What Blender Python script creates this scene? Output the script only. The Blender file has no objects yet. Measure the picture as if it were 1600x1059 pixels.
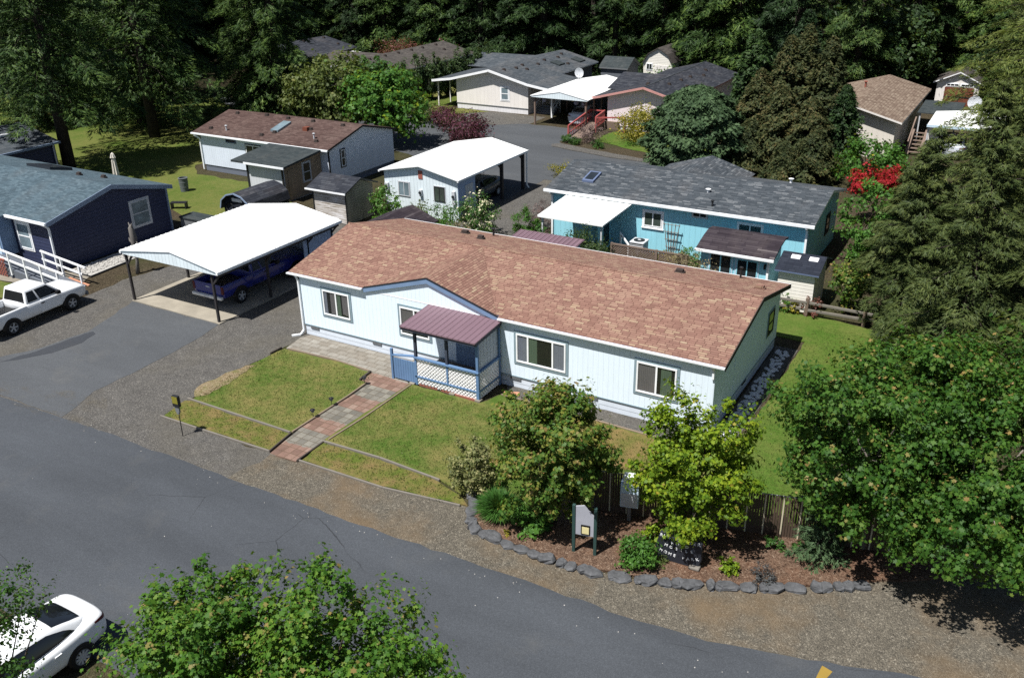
import bpy, math, random
import numpy as np
from mathutils import Vector, Matrix
random.seed(7); np.random.seed(7)
R = math.radians
scene = bpy.context.scene
COL = scene.collection
PI = math.pi

# ------------------------------------------------------------------ camera
F_PX, CX, CY, CZ = 1426.148, 26.1245, -26.8024, 16.555
YAW, PITCH, ROLL = -0.5295258, -0.4373135, -0.0177411
def _axes():
    cp, sp = math.cos(PITCH), math.sin(PITCH)
    f = Vector((math.sin(YAW)*cp, math.cos(YAW)*cp, sp))
    r = Vector((math.cos(YAW), -math.sin(YAW), 0)); u = r.cross(f)
    c, s = math.cos(ROLL), math.sin(ROLL)
    return f, c*r+s*u, c*u-s*r
FWD, RGT, UPV = _axes()
cam = bpy.data.objects.new("camera", bpy.data.cameras.new("camera"))
COL.objects.link(cam)
m = Matrix((RGT, UPV, -FWD)).transposed().to_4x4(); m.translation = (CX, CY, CZ)
cam.matrix_world = m
cam.data.sensor_width = 36; cam.data.lens = 36*F_PX/1600
cam.data.clip_end = 2000; cam.data.clip_start = .5
scene.camera = cam
def G(u, v, z=0.0):
    """the point at height z that the surveyed picture position (u, v) looks at"""
    d = FWD + RGT*((u-800)/F_PX) - UPV*((v-529.5)/F_PX)
    t = (z-CZ)/d.z
    return (CX+d.x*t, CY+d.y*t)

# ------------------------------------------------------------------ colour and node helpers
def lin(c):
    c /= 255.0
    return c/12.92 if c <= .04045 else ((c+.055)/1.055)**2.4
def S(r, g, b, e=1.0):
    return (lin(r)/e, lin(g)/e, lin(b)/e, 1)
class NT:
    def __init__(s, name):
        s.m = bpy.data.materials.new(name); s.m.use_nodes = True
        s.t = s.m.node_tree; s.p = s.t.nodes['Principled BSDF']; s.out = s.t.nodes['Material Output']
    def n(s, typ, ins=None, **kw):
        nd = s.t.nodes.new('ShaderNode'+typ)
        for k, v in kw.items(): setattr(nd, k, v)
        for k, v in (ins or {}).items(): s.set(nd, k, v)
        return nd
    def set(s, nd, k, v):
        i = nd.inputs[k]
        if isinstance(v, bpy.types.NodeSocket): s.t.links.new(v, i)
        elif isinstance(v, bpy.types.Node): s.t.links.new(v.outputs[0], i)
        else: i.default_value = v
    def P(s, **kw):
        for k, v in kw.items(): s.set(s.p, k.replace('_', ' '), v)
    def obj(s): return s.n('TexCoord').outputs['Object']
    def uv(s): return s.n('TexCoord').outputs['UV']
    def noise(s, vec, scale, detail=4, rough=.55):
        return s.n('TexNoise', {'Vector': vec, 'Scale': scale, 'Detail': detail, 'Roughness': rough}).outputs['Fac']
    def ramp(s, fac, stops, interp='LINEAR'):
        nd = s.n('ValToRGB', {'Fac': fac}); cr = nd.color_ramp; cr.interpolation = interp
        while len(cr.elements) < len(stops): cr.elements.new(.5)
        for e, (p, c) in zip(cr.elements, stops):
            e.position = p; e.color = c if hasattr(c, '__len__') else (c, c, c, 1)
        return nd.outputs['Color']
    def mix(s, fac, a, b, mode='MIX'):
        nd = s.n('Mix', data_type='RGBA', blend_type=mode)
        s.set(nd, 0, fac); s.set(nd, 6, a); s.set(nd, 7, b)
        return nd.outputs[2]
    def math(s, op, a, b=0.0):
        nd = s.n('Math', operation=op); s.set(nd, 0, a); s.set(nd, 1, b)
        return nd.outputs[0]
    def bump(s, h, strength=.3, dist=.02):
        return s.n('Bump', {'Height': h, 'Strength': strength, 'Distance': dist}).outputs['Normal']
    def mapping(s, vec, scale=(1, 1, 1), rot=(0, 0, 0)):
        return s.n('Mapping', {'Vector': vec, 'Scale': scale, 'Rotation': rot}).outputs['Vector']

def plain(name, col, rough=.6, var=.12, scale=1.5, spec=.3, metal=0.0, bump=0.0):
    t = NT(name); o = t.obj()
    f = t.noise(o, scale, 6, .65)
    a = tuple(c*(1-var) for c in col[:3])+(1,); b = tuple(min(1, c*(1+var)) for c in col[:3])+(1,)
    t.P(Base_Color=t.ramp(f, [(.3, a), (.7, b)]), Roughness=rough, Specular_IOR_Level=spec, Metallic=metal)
    if bump: t.P(Normal=t.bump(t.noise(o, scale*12, 3), bump, .01))
    return t.m
def shingle(name, stops, bw=.32, bh=.145, mortar=.012, mcol=(.02, .015, .014, 1), patch=.25, rough=.9):
    t = NT(name); uv = t.uv()
    br = t.n('TexBrick', {'Vector': uv, 'Color1': (0, 0, 0, 1), 'Color2': (1, 1, 1, 1), 'Mortar': (.5, .5, .5, 1), 'Scale': 1.0,
             'Mortar Size': mortar, 'Mortar Smooth': .3, 'Bias': 0.0, 'Brick Width': bw, 'Row Height': bh}, offset=.37, offset_frequency=3, squash=1.35, squash_frequency=2)
    col = t.ramp(br.outputs['Color'], stops)
    big = t.noise(t.mapping(uv, (.5, .22, 1)), .9, 5, .6)
    fine = t.noise(uv, 55, 2, .6)
    col = t.mix(t.math('MULTIPLY', t.math('SUBTRACT', big, .5), patch*2.4), col, (.5, .42, .36, 1), 'MIX')
    col = t.mix(.55, col, t.ramp(fine, [(.3, .55), (.7, 1.45)]), 'MULTIPLY')
    col = t.mix(t.math('MULTIPLY', br.outputs['Fac'], .8), col, mcol)
    streak = t.ramp(t.noise(t.mapping(uv, (2.2, .12, 1)), 1.2, 4), [(.35, .8), (.62, 1.0)])
    col = t.mix(.6, col, streak, 'MULTIPLY')
    t.P(Base_Color=col, Roughness=rough, Specular_IOR_Level=.15,
        Normal=t.bump(t.math('ADD', t.math('MULTIPLY', br.outputs['Fac'], -1.0), t.math('MULTIPLY', fine, .4)), .6, .012))
    return t.m
def siding(name, col, pitch=.2, vertical=True, groove=.012, rough=.55, dark=.55, var=.06):
    t = NT(name); uv = t.uv()
    sep = t.n('SeparateXYZ', {'Vector': uv})
    x = t.math('MULTIPLY', sep.outputs[0 if vertical else 1], 1/pitch)
    fr = t.math('FRACT', x)
    if vertical:
        h = t.ramp(fr, [(0, 0.0), (groove/pitch, 1.0), (1-groove/pitch, 1.0), (1, 0.0)])
    else:
        h = t.math('SUBTRACT', 1.0, fr)
    g = t.ramp(fr, [(0, dark), (groove/pitch*1.2, 1.0), (1-groove/pitch*1.2, 1.0), (1, dark)])
    n1 = t.noise(t.mapping(uv, (1.2, .35, 1)), 1.7, 6, .65)
    n2 = t.noise(t.mapping(uv, (9, .8, 1)), 2.0, 3)
    c = t.ramp(n1, [(.3, tuple(v*(1-var) for v in col[:3])+(1,)), (.7, tuple(min(1, v*(1+var)) for v in col[:3])+(1,))])
    c = t.mix(.5, c, t.ramp(n2, [(.3, .93), (.7, 1.03)]), 'MULTIPLY')
    c = t.mix(1.0, c, g, 'MULTIPLY')
    t.P(Base_Color=c, Roughness=rough, Specular_IOR_Level=.25, Normal=t.bump(h, .5, .012 if vertical else .02))
    return t.m
def glass(name, tint=(.012, .015, .018, 1), rough=.06, spec=.6):
    t = NT(name); o = t.obj()
    t.P(Base_Color=t.ramp(t.noise(o, 1.3, 3), [(.3, tint), (.75, tuple(c*2.2 for c in tint[:3])+(1,))]), Roughness=rough, Specular_IOR_Level=spec)
    return t.m
def clearglass(name, a=.35):
    t = NT(name)
    tr = t.n('BsdfTransparent', {'Color': (.75, .8, .8, 1)}); gl = t.n('BsdfGlossy', {'Color': (.9, .95, 1, 1), 'Roughness': .04})
    fr = t.n('LayerWeight', {'Blend': .5}).outputs['Facing']
    mx = t.n('MixShader', {0: t.math('ADD', t.math('MULTIPLY', t.math('POWER', fr, 4.0), .45), .05)}); t.set(mx, 1, tr); t.set(mx, 2, gl)
    t.t.links.new(mx.outputs[0], t.out.inputs['Surface'])
    return t.m
def leafmat(name, stops, transl=.35, rough=.55, clump=None, cscale=.8, spec=.25, bright=.12):
    """leaf colour: a random pick per leaf from a ramp, shifted in patches; part of the light passes through"""
    t = NT(name)
    rnd = t.n('NewGeometry').outputs['Random Per Island']
    o = t.obj()
    nz = t.noise(o, cscale, 3, .6)
    f = t.math('ADD', t.math('MULTIPLY', rnd, .55), t.math('MULTIPLY', t.math('SUBTRACT', nz, .28), .95))
    oi = t.n('ObjectInfo').outputs['Random']
    f = t.math('ADD', f, t.math('MULTIPLY', t.math('SUBTRACT', oi, .5), bright))
    col = t.ramp(f, stops)
    t.P(Base_Color=col, Roughness=rough, Specular_IOR_Level=spec)
    tl = t.n('BsdfTranslucent', {'Color': t.mix(.5, col, (.25, .32, .03, 1), 'MIX') if transl > .2 else col})
    mx = t.n('MixShader', {0: transl}); t.set(mx, 1, t.p.outputs[0]); t.set(mx, 2, tl.outputs[0])
    t.t.links.new(mx.outputs[0], t.out.inputs['Surface'])
    return t.m

# ------------------------------------------------------------------ mesh helpers
class MB:
    def __init__(s): s.v = []; s.f = []; s.mi = []
    def face(s, pts, mi=0):
        b = len(s.v); s.v += [tuple(p) for p in pts]; s.f.append(tuple(range(b, b+len(pts)))); s.mi.append(mi)
    def box(s, x0, x1, y0, y1, z0, z1, mi=0, rot=None, c=None):
        P = [(x0, y0, z0), (x1, y0, z0), (x1, y1, z0), (x0, y1, z0), (x0, y0, z1), (x1, y0, z1), (x1, y1, z1), (x0, y1, z1)]
        if rot:
            cx, cy = c or ((x0+x1)/2, (y0+y1)/2); k, q = math.cos(rot), math.sin(rot)
            P = [(cx+(x-cx)*k-(y-cy)*q, cy+(x-cx)*q+(y-cy)*k, z) for x, y, z in P]
        s.hexa(P, mi); return s
    def hexa(s, P, mi=0):
        for q in ((0, 3, 2, 1), (4, 5, 6, 7), (0, 1, 5, 4), (1, 2, 6, 5), (2, 3, 7, 6), (3, 0, 4, 7)):
            s.face([P[i] for i in q], mi)
    def beam(s, p, q, w, h=None, mi=0, up=(0, 0, 1)):
        """box of width w and height h from p to q"""
        h = h or w; p, q = Vector(p), Vector(q); d = (q-p).normalized(); u = Vector(up)
        if abs(d.dot(u)) > .98: u = Vector((0, 1, 0))
        a = d.cross(u).normalized()*(w/2); b = a.cross(d).normalized()*(h/2)
        s.hexa([p-a-b, p+a-b, q+a-b, q-a-b, p-a+b, p+a+b, q+a+b, q-a+b], mi); return s
    def tube(s, pts, rad, n=8, mi=0, cap=True):
        rings = []
        for i, p in enumerate(pts):
            p = Vector(p); a = Vector(pts[max(i-1, 0)]); b = Vector(pts[min(i+1, len(pts)-1)])
            d = (b-a).normalized(); u = Vector((0, 0, 1)) if abs(d.z) < .9 else Vector((1, 0, 0))
            x = d.cross(u).normalized(); y = d.cross(x)
            r = rad[i] if hasattr(rad, '__len__') else rad
            b0 = len(s.v)
            s.v += [tuple(p+x*(r*math.cos(2*PI*k/n))+y*(r*math.sin(2*PI*k/n))) for k in range(n)]
            rings.append(b0)
        for a, b in zip(rings, rings[1:]):
            for k in range(n):
                s.f.append((a+k, b+k, b+(k+1) % n, a+(k+1) % n)); s.mi.append(mi)
        if cap:
            s.f.append(tuple(range(rings[0], rings[0]+n))); s.mi.append(mi)
            s.f.append(tuple(reversed(range(rings[-1], rings[-1]+n)))); s.mi.append(mi)
        return s
    def loft(s, rings, mi=0, closed=True, caps=True):
        n = len(rings[0]); bs = []
        for r in rings: bs.append(len(s.v)); s.v += [tuple(p) for p in r]
        for a, b in zip(bs, bs[1:]):
            for k in range(n if closed else n-1):
                s.f.append((a+k, a+(k+1) % n, b+(k+1) % n, b+k)); s.mi.append(mi)
        if caps:
            s.f.append(tuple(reversed(range(bs[0], bs[0]+n)))); s.mi.append(mi)
            s.f.append(tuple(range(bs[-1], bs[-1]+n))); s.mi.append(mi)
        return s
    def lathe(s, prof, n=16, mi=0, axis='z', c=(0, 0, 0)):
        """prof: list of (r, h) turned about an axis through c"""
        bs = []
        for r, h in prof:
            bs.append(len(s.v))
            for k in range(n):
                a, b = r*math.cos(2*PI*k/n), r*math.sin(2*PI*k/n)
                p = (a, b, h) if axis == 'z' else ((a, h, b) if axis == 'y' else (h, a, b))
                s.v.append((p[0]+c[0], p[1]+c[1], p[2]+c[2]))
        for a, b in zip(bs, bs[1:]):
            for k in range(n):
                s.f.append((a+k, a+(k+1) % n, b+(k+1) % n, b+k)); s.mi.append(mi)
        return s
    def prism(s, poly, axis, a, b, mis=None, mi=0, capmi=None):
        """extrude a 2D polygon along an axis; poly in the other two axes (xz for y, yz for x, xy for z); mis: material per side"""
        def P(p, t): return {'y': (p[0], t, p[1]), 'x': (t, p[0], p[1]), 'z': (p[0], p[1], t)}[axis]
        n = len(poly)
        for i in range(n):
            p, q = poly[i], poly[(i+1) % n]
            s.face([P(p, a), P(q, a), P(q, b), P(p, b)], mis[i] if mis else mi)
        cm = mi if capmi is None else capmi
        s.face([P(p, a) for p in reversed(poly)], cm); s.face([P(p, b) for p in poly], cm); return s
    def build(s, name, mats, parent=None, smooth=False, fix=True, mod=None):
        if not isinstance(mats, (list, tuple)): mats = [mats]
        me = bpy.data.meshes.new(name); me.from_pydata(s.v, [], s.f)
        for x in mats: me.materials.append(x)
        me.polygons.foreach_set('material_index', s.mi)
        if fix:
            import bmesh
            bm = bmesh.new(); bm.from_mesh(me)
            bmesh.ops.remove_doubles(bm, verts=bm.verts, dist=.0004)
            bmesh.ops.recalc_face_normals(bm, faces=bm.faces)
            bm.to_mesh(me); bm.free()
        me.update(); autouv(me)
        if smooth: me.polygons.foreach_set('use_smooth', [True]*len(me.polygons))
        o = bpy.data.objects.new(name, me); COL.objects.link(o)
        if parent: o.parent = parent
        if mod == 'sub':
            k = o.modifiers.new('sub', 'SUBSURF'); k.levels = k.render_levels = 2
        elif mod:
            k = o.modifiers.new('bevel', 'BEVEL'); k.width = mod; k.segments = 2; k.limit_method = 'ANGLE'; k.angle_limit = R(35)
        return o
def autouv(me):
    uv = me.uv_layers.new(name='UVMap'); dat = np.zeros((len(me.loops), 2), dtype=np.float32)
    vs = me.vertices; lp = me.loops
    for p in me.polygons:
        n = p.normal
        if abs(n.z) > .985: t = Vector((1, 0, 0)); b = Vector((0, 1, 0))
        else:
            t = Vector((-n.y, n.x, 0)).normalized(); b = n.cross(t)
        for li in p.loop_indices:
            co = vs[lp[li].vertex_index].co
            dat[li] = (co.dot(t), co.dot(b))
    uv.data.foreach_set('uv', dat.ravel())
def thing(name, label, cat, loc=(0, 0, 0), rotz=0.0, group=None):
    o = bpy.data.objects.new(name, None); COL.objects.link(o)
    o.empty_display_size = .2
    o.location = loc; o.rotation_euler = (0, 0, rotz); tag(o, label, cat, group); return o
def tag(o, label, cat, group=None):
    o['label'] = label; o['category'] = cat
    if group: o['group'] = group
    return o
def kids(o): return [c for c in ALLKIDS.get(o.name, [])]
def copy_tree(o, parent=None):
    c = o.copy(); COL.objects.link(c)
    if parent: c.parent = parent
    for ch in list(o.children): copy_tree(ch, c)
    return c
def struct(o): o['kind'] = 'structure'; return o
def jitter_poly(pts, step=.5, amp=.05, seed=1):
    rnd = random.Random(seed); out = []
    n = len(pts)
    for i in range(n):
        a, b = Vector(pts[i]).to_2d(), Vector(pts[(i+1) % n]).to_2d(); L = (b-a).length
        k = max(1, int(L/step)); d = (b-a)/max(L, 1e-6); nn = Vector((-d.y, d.x))
        for j in range(k):
            q = a+(b-a)*(j/k)
            if j: q = q+nn*rnd.uniform(-amp, amp)
            out.append((q.x, q.y))
    return out
def sheet(name, pts, z, mat, amp=.05, step=.5, seed=1, kind='structure', thick=0.0):
    p = jitter_poly(pts, step, amp, seed); mb = MB()
    mb.face([(x, y, z) for x, y in p])
    if thick:
        for i in range(len(p)):
            a, b = p[i], p[(i+1) % len(p)]
            mb.face([(a[0], a[1], z-thick), (b[0], b[1], z-thick), (b[0], b[1], z), (a[0], a[1], z)])
    o = mb.build(name, mat); o['kind'] = kind
    return o
# ------------------------------------------------------------------ light
SUN = Vector((-.165, -.465, 1)).normalized()
sun = bpy.data.objects.new("sun", bpy.data.lights.new("sun", 'SUN')); COL.objects.link(sun)
sun.data.energy = 5.0; sun.data.angle = R(.53); sun.data.color = (1, .965, .91)
sun.rotation_euler = SUN.to_track_quat('Z', 'Y').to_euler(); sun.location = (0, 0, 60)
w = bpy.data.worlds.new("World"); scene.world = w; w.use_nodes = True
sky = w.node_tree.nodes.new('ShaderNodeTexSky'); sky.sky_type = 'NISHITA'; sky.sun_disc = False
sky.sun_elevation = math.asin(SUN.z); sky.sun_rotation = math.atan2(SUN.x, SUN.y)
bg = w.node_tree.nodes['Background']; bg.inputs['Strength'].default_value = .05
w.node_tree.links.new(sky.outputs[0], bg.inputs['Color'])
scene.view_settings.view_transform = 'Standard'; scene.view_settings.look = 'None'
scene.view_settings.exposure = .56; scene.view_settings.gamma = 1
scene.cycles.max_bounces = 6; scene.cycles.diffuse_bounces = 3; scene.cycles.transparent_max_bounces = 8
scene.cycles.transmission_bounces = 3; scene.cycles.glossy_bounces = 2
scene.cycles.use_denoising = False

# ------------------------------------------------------------------ ground materials
def gravel_mat(name, stops, patchcol, patch=.5, sc=26, big=.25):
    t = NT(name); o = t.obj()
    v = t.n('TexVoronoi', {'Vector': o, 'Scale': sc, 'Randomness': 1.0})
    vc = t.n('SeparateXYZ', {'Vector': v.outputs['Color']}).outputs[0]
    v2 = t.n('TexVoronoi', {'Vector': o, 'Scale': sc*.37})
    vc2 = t.n('SeparateXYZ', {'Vector': v2.outputs['Color']}).outputs[1]
    f = t.math('ADD', t.math('MULTIPLY', vc, .82), t.math('MULTIPLY', vc2, .18))
    c = t.ramp(f, stops)
    nz = t.noise(o, big, 6, .62)
    c = t.mix(t.ramp(nz, [(.46, 0.0), (.66, patch)]), c, patchcol)
    c = t.mix(.7, c, t.ramp(t.noise(o, 1.6, 5, .7), [(.3, .78), (.7, 1.2)]), 'MULTIPLY')
    t.P(Base_Color=c, Roughness=.95, Specular_IOR_Level=.1, Normal=t.bump(t.math('SUBTRACT', 1.0, v.outputs['Distance']), .7, .03))
    return t.m
def asphalt_mat(name, col, patchy=.18, seamed=False):
    t = NT(name); o = t.obj()
    sp = t.noise(o, 38, 3, .8)
    c = t.ramp(sp, [(.28, tuple(v*.62 for v in col[:3])+(1,)), (.55, col), (.8, tuple(v*1.75 for v in col[:3])+(1,))])
    c = t.mix(1.0, c, t.ramp(t.noise(t.mapping(o, (.12, .5, 1)), 1.0, 6, .6), [(.3, 1-patchy), (.7, 1+patchy)]), 'MULTIPLY')
    c = t.mix(t.ramp(t.noise(o, .42, 6, .7), [(.55, 0.0), (.75, .4)]), c, tuple(v*1.45 for v in (col[0]*1.1, col[1], col[2]*.85))+(1,))
    # fine wandering cracks
    w1 = t.n('TexVoronoi', {'Vector': t.mix(.16, o, t.n('TexNoise', {'Vector': o, 'Scale': 1.6, 'Detail': 6}).outputs['Color'], 'ADD'), 'Scale': .33}, feature='DISTANCE_TO_EDGE')
    cr = t.ramp(w1.outputs['Distance'], [(0, 1.0), (.0010, .8), (.0024, 0.0)])
    gate = t.ramp(t.noise(o, .23, 2), [(.54, 0.0), (.62, .8)])
    c = t.mix(t.math('MULTIPLY', cr, gate), c, (.012, .012, .013, 1))
    t.P(Base_Color=c, Roughness=.9, Specular_IOR_Level=.2, Normal=t.bump(sp, .35, .01))
    return t.m
def grass_mat(name, g1, g2, dry, dryness=.5, sc=.45):
    t = NT(name); o = t.obj()
    a = t.noise(o, sc, 7, .66)
    b = t.noise(o, 26, 4, .75)
    mid = t.noise(o, 3.2, 5, .7)
    c = t.ramp(b, [(.26, tuple(v*.55 for v in g1[:3])+(1,)), (.5, g1), (.74, g2)])
    c = t.mix(t.ramp(t.math('ADD', t.math('MULTIPLY', a, .7), t.math('MULTIPLY', mid, .3)), [(.40, 0.0), (.62, dryness)]), c,
              t.mix(.6, dry, t.ramp(b, [(.3, .55), (.7, 1.3)]), 'MULTIPLY'))
    c = t.mix(.7, c, t.ramp(t.noise(o, 9, 4, .7), [(.3, .8), (.7, 1.25)]), 'MULTIPLY')
    t.P(Base_Color=c, Roughness=.9, Specular_IOR_Level=.1, Normal=t.bump(b, .5, .04))
    return t.m
M = {}
M['gravel'] = gravel_mat('gravel', [(.1, S(96, 94, 92, 2)), (.45, S(120, 118, 115, 2)), (.8, S(136, 133, 128, 2)), (.97, S(180, 176, 168, 2))], S(128, 122, 108, 2), .5, 42)
M['shoulder'] = gravel_mat('shoulder_gravel', [(.1, S(100, 96, 88, 2)), (.45, S(126, 120, 109, 2)), (.8, S(145, 138, 124, 2)), (.97, S(192, 184, 168, 2))], S(150, 128, 100, 2), .7, 40, .35)
M['soil'] = gravel_mat('soil', [(.2, S(66, 58, 46, 2)), (.6, S(98, 88, 70, 2)), (.9, S(124, 112, 92, 2))], S(72, 82, 44, 2), .8, 34, .12)
M['forest_floor'] = gravel_mat('forest_floor', [(.2, S(30, 26, 20, 2)), (.6, S(56, 48, 36, 2)), (.9, S(80, 74, 50, 2))], S(40, 52, 24, 2), .8, 8, .1)
M['mulch'] = gravel_mat('bark_mulch', [(.1, S(92, 72, 60, 2)), (.45, S(128, 103, 87, 2)), (.8, S(148, 122, 103, 2)), (.97, S(190, 168, 148, 2))], S(140, 100, 76, 2), .45, 32, .8)
M['road'] = asphalt_mat('road_asphalt', S(97, 102, 109, 2))
M['drive'] = asphalt_mat('drive_asphalt', S(110, 114, 119, 2), .14)
M['backroad'] = asphalt_mat('back_asphalt', S(104, 108, 113, 2), .12)
M['tar'] = asphalt_mat('tar_patch', S(84, 88, 95, 2), .08)
M['lawn'] = grass_mat('lawn_grass', S(92, 122, 48, 2), S(126, 150, 72, 2), S(164, 150, 96, 2), .8)
M['lawn2'] = grass_mat('side_lawn_grass', S(88, 124, 44, 2), S(118, 152, 66, 2), S(148, 148, 84, 2), .55)
M['lawn3'] = grass_mat('field_grass', S(94, 120, 48, 2), S(134, 152, 70, 2), S(166, 154, 98, 2), .6, .16)
M['weeds'] = grass_mat('weedy_strip', S(106, 124, 52, 2), S(152, 162, 76, 2), S(164, 138, 96, 2), .85, 1.5)
M['bare'] = gravel_mat('bare_earth', [(.1, S(140, 122, 92, 2)), (.5, S(172, 152, 118, 2)), (.95, S(204, 188, 158, 2))], S(120, 126, 70, 2), .8, 30, 1.6)
M['dryturf'] = grass_mat('dry_turf', S(126, 128, 66, 2), S(160, 150, 92, 2), S(172, 142, 98, 2), .95, .9)
M['concrete'] = plain('concrete', S(196, 188, 172, 2), .9, .16, 1.2, .15, bump=.2)
M['dustyconc'] = plain('worn_concrete', S(176, 168, 154, 2), .9, .2, 2.2, .15, bump=.3)
def paver_mat(name, stops, sz, band=False, off=.0):
    t = NT(name); o = t.obj()
    n2 = t.n('TexNoise', {'Vector': o, 'Scale': 1.1, 'Detail': 2}).outputs['Color']
    o2 = t.mix(.05, o, n2, 'ADD')
    br = t.n('TexBrick', {'Vector': o2, 'Color1': (0, 0, 0, 1), 'Color2': (1, 1, 1, 1), 'Mortar': (.5, .5, .5, 1), 'Scale': 1.0, 'Mortar Size': .014,
              'Mortar Smooth': .2, 'Brick Width': sz, 'Row Height': sz if band else sz*.62}, offset=off, squash=1.0)
    c = t.ramp(br.outputs['Color'], stops)
    if band:
        y = t.n('SeparateXYZ', {'Vector': o}).outputs[1]
        k = t.math('FRACT', t.math('MULTIPLY', t.math('ADD', y, 8.12), 1/1.86))
        red = t.ramp(br.outputs['Color'], [(0, S(150, 122, 110, 2)), (.5, S(170, 138, 124, 2)), (1, S(182, 156, 142, 2))])
        k = t.math('ADD', k, t.math('MULTIPLY', t.math('SUBTRACT', t.noise(o, 2.2, 3), .5), .35))
        isr = t.ramp(k, [(0, 1.0), (.47, 1.0), (.5, 0.0), (.97, 0.0)], 'LINEAR')
        c = t.mix(isr, c, red)
    c = t.mix(.8, c, t.ramp(t.noise(o, 1.5, 6, .7), [(.3, .72), (.7, 1.2)]), 'MULTIPLY')
    c = t.mix(.6, c, t.ramp(t.noise(o, 30, 3, .7), [(.3, .75), (.7, 1.2)]), 'MULTIPLY')
    c = t.mix(t.math('MULTIPLY', br.outputs['Fac'], .6), c, S(112, 96, 74, 2))
    t.P(Base_Color=c, Roughness=.92, Specular_IOR_Level=.12, Normal=t.bump(t.math('MULTIPLY', br.outputs['Fac'], -1), .6, .02))
    return t.m
M['patio'] = paver_mat('patio_pavers', [(0, S(168, 160, 148, 2)), (.5, S(177, 171, 160, 2)), (1, S(188, 183, 173, 2))], .5, False, .5)
M['walk'] = paver_mat('walk_pavers', [(0, S(136, 133, 124, 2)), (.5, S(156, 152, 142, 2)), (1, S(172, 168, 156, 2))], .31, True)
# ------------------------------------------------------------------ building materials
M['roof_red'] = shingle('roof_red', [(0, S(166, 126, 113, 2)), (.3, S(180, 139, 124, 2)), (.6, S(190, 150, 133, 2)), (.82, S(199, 162, 142, 2)), (.94, S(204, 174, 147, 2)), (1, S(212, 186, 158, 2))], .27, .118, .013, S(112, 78, 68, 2), .07)
M['roof_blue'] = shingle('roof_bluegrey', [(0, S(80, 88, 96, 2)), (.5, S(97, 105, 113, 2)), (.8, S(112, 119, 126, 2)), (1, S(146, 151, 156, 2))], .3, .12, .008, S(62, 68, 75, 2), .15)
M['roof_slate'] = shingle('roof_slate', [(0, S(88, 108, 120, 2)), (.5, S(104, 126, 139, 2)), (1, S(120, 142, 154, 2))], .22, .11, .006, S(88, 107, 119, 2), .1)
M['roof_brown'] = shingle('roof_brown', [(0, S(98, 78, 74, 2)), (.5, S(114, 92, 87, 2)), (1, S(130, 108, 102, 2))], .3, .14, .01, S(84, 66, 62, 2), .12)
M['roof_dkgreen'] = shingle('roof_dark_green', [(0, S(70, 80, 84, 2)), (1, S(90, 98, 100, 2))], .3, .14, .008, S(60, 68, 72, 2), .1)
M['roof_char'] = shingle('roof_charcoal', [(0, S(60, 64, 74, 2)), (.6, S(76, 80, 90, 2)), (1, S(94, 98, 106, 2))], .4, .16, .012, S(48, 50, 58, 2), .12)
M['roof_navy'] = shingle('roof_navy', [(0, S(52, 58, 72, 2)), (1, S(66, 72, 86, 2))], .3, .15, .01, S(44, 48, 60, 2), .08)
M['roof_plum'] = shingle('roof_plum', [(0, S(62, 54, 62, 2)), (.6, S(76, 68, 76, 2)), (.92, S(92, 84, 90, 2)), (1, S(140, 132, 134, 2))], .8, .16, .012, S(56, 50, 56, 2), .12)
M['roof_grey'] = shingle('roof_grey', [(0, S(86, 94, 102, 2)), (.5, S(100, 108, 116, 2)), (1, S(116, 122, 128, 2))], .4, .16, .01, S(78, 86, 92, 2), .2)
M['roof_taupe'] = shingle('roof_taupe', [(0, S(92, 88, 86, 2)), (.5, S(106, 101, 98, 2)), (1, S(120, 115, 110, 2))], .4, .16, .01, S(84, 80, 78, 2), .12)
M['roof_beige'] = shingle('roof_beige', [(0, S(140, 120, 106, 2)), (.5, S(166, 146, 130, 2)), (1, S(184, 166, 148, 2))], .4, .2, .016, S(120, 102, 90, 2), .1)
M['white_wall'] = siding('main_siding', (.75, .86, .96, 1), .203, True, .008, .6, .93, .02)
M['skirt'] = siding('main_skirting', (.60, .66, .74, 1), .2, False, .02, .55, .6, .05)
M['skirt_white'] = siding('white_skirting', (.72, .72, .74, 1), .3, True, .015, .55, .8)
M['navy_wall'] = siding('navy_siding', (.034, .042, .088, 1), .2, False, .02, .5, .5)
M['ice_wall'] = siding('ice_blue_siding', (.66, .73, .84, 1), .2, True, .012, .55, .85)
M['grey_skirt'] = siding('grey_skirting', (.14, .16, .2, 1), .3, False, .02, .6, .7)
M['shed_wall'] = siding('annex_siding', (.55, .58, .62, 1), .25, True, .012, .6, .8)
M['annex_wood'] = siding('annex_board', (.30, .23, .16, 1), .6, True, .015, .7, .6, .2)
M['turq_wall'] = siding('turquoise_siding', (.30, .64, .76, 1), .3, True, .012, .5, .82)
M['cream_lap'] = siding('cream_lap', (.74, .72, .66, 1), .16, False, .018, .55, .7)
M['greywall'] = siding('grey_siding', (.12, .135, .16, 1), .3, True, .012, .6, .8)
M['cream_wall'] = siding('cream_siding', (.76, .73, .70, 1), .4, True, .012, .6, .86)
M['pink_wall'] = siding('pink_siding', (.76, .66, .68, 1), .4, True, .012, .6, .88)
M['taupe_wall'] = siding('bluegrey_siding', (.16, .185, .215, 1), .3, True, .012, .6, .8)
M['beige_wall'] = siding('beige_siding', (.72, .68, .62, 1), .4, True, .012, .6, .86)
M['ribwall'] = siding('ribbed_white_metal', (.70, .79, .84, 1), .23, True, .02, .4, .74)
M['ribblue'] = siding('ribbed_blue_metal', (.33, .43, .62, 1), .23, True, .02, .4, .7)
M['ribdark'] = siding('ribbed_shade_metal', (.42, .46, .52, 1), .23, True, .02, .4, .6)  # darker copy of the ribbed white metal, shade put into its colour
M['white_metal'] = siding('white_roof_metal', (.84, .86, .85, 1), .3, True, .012, .4, .96, .03)
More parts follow.
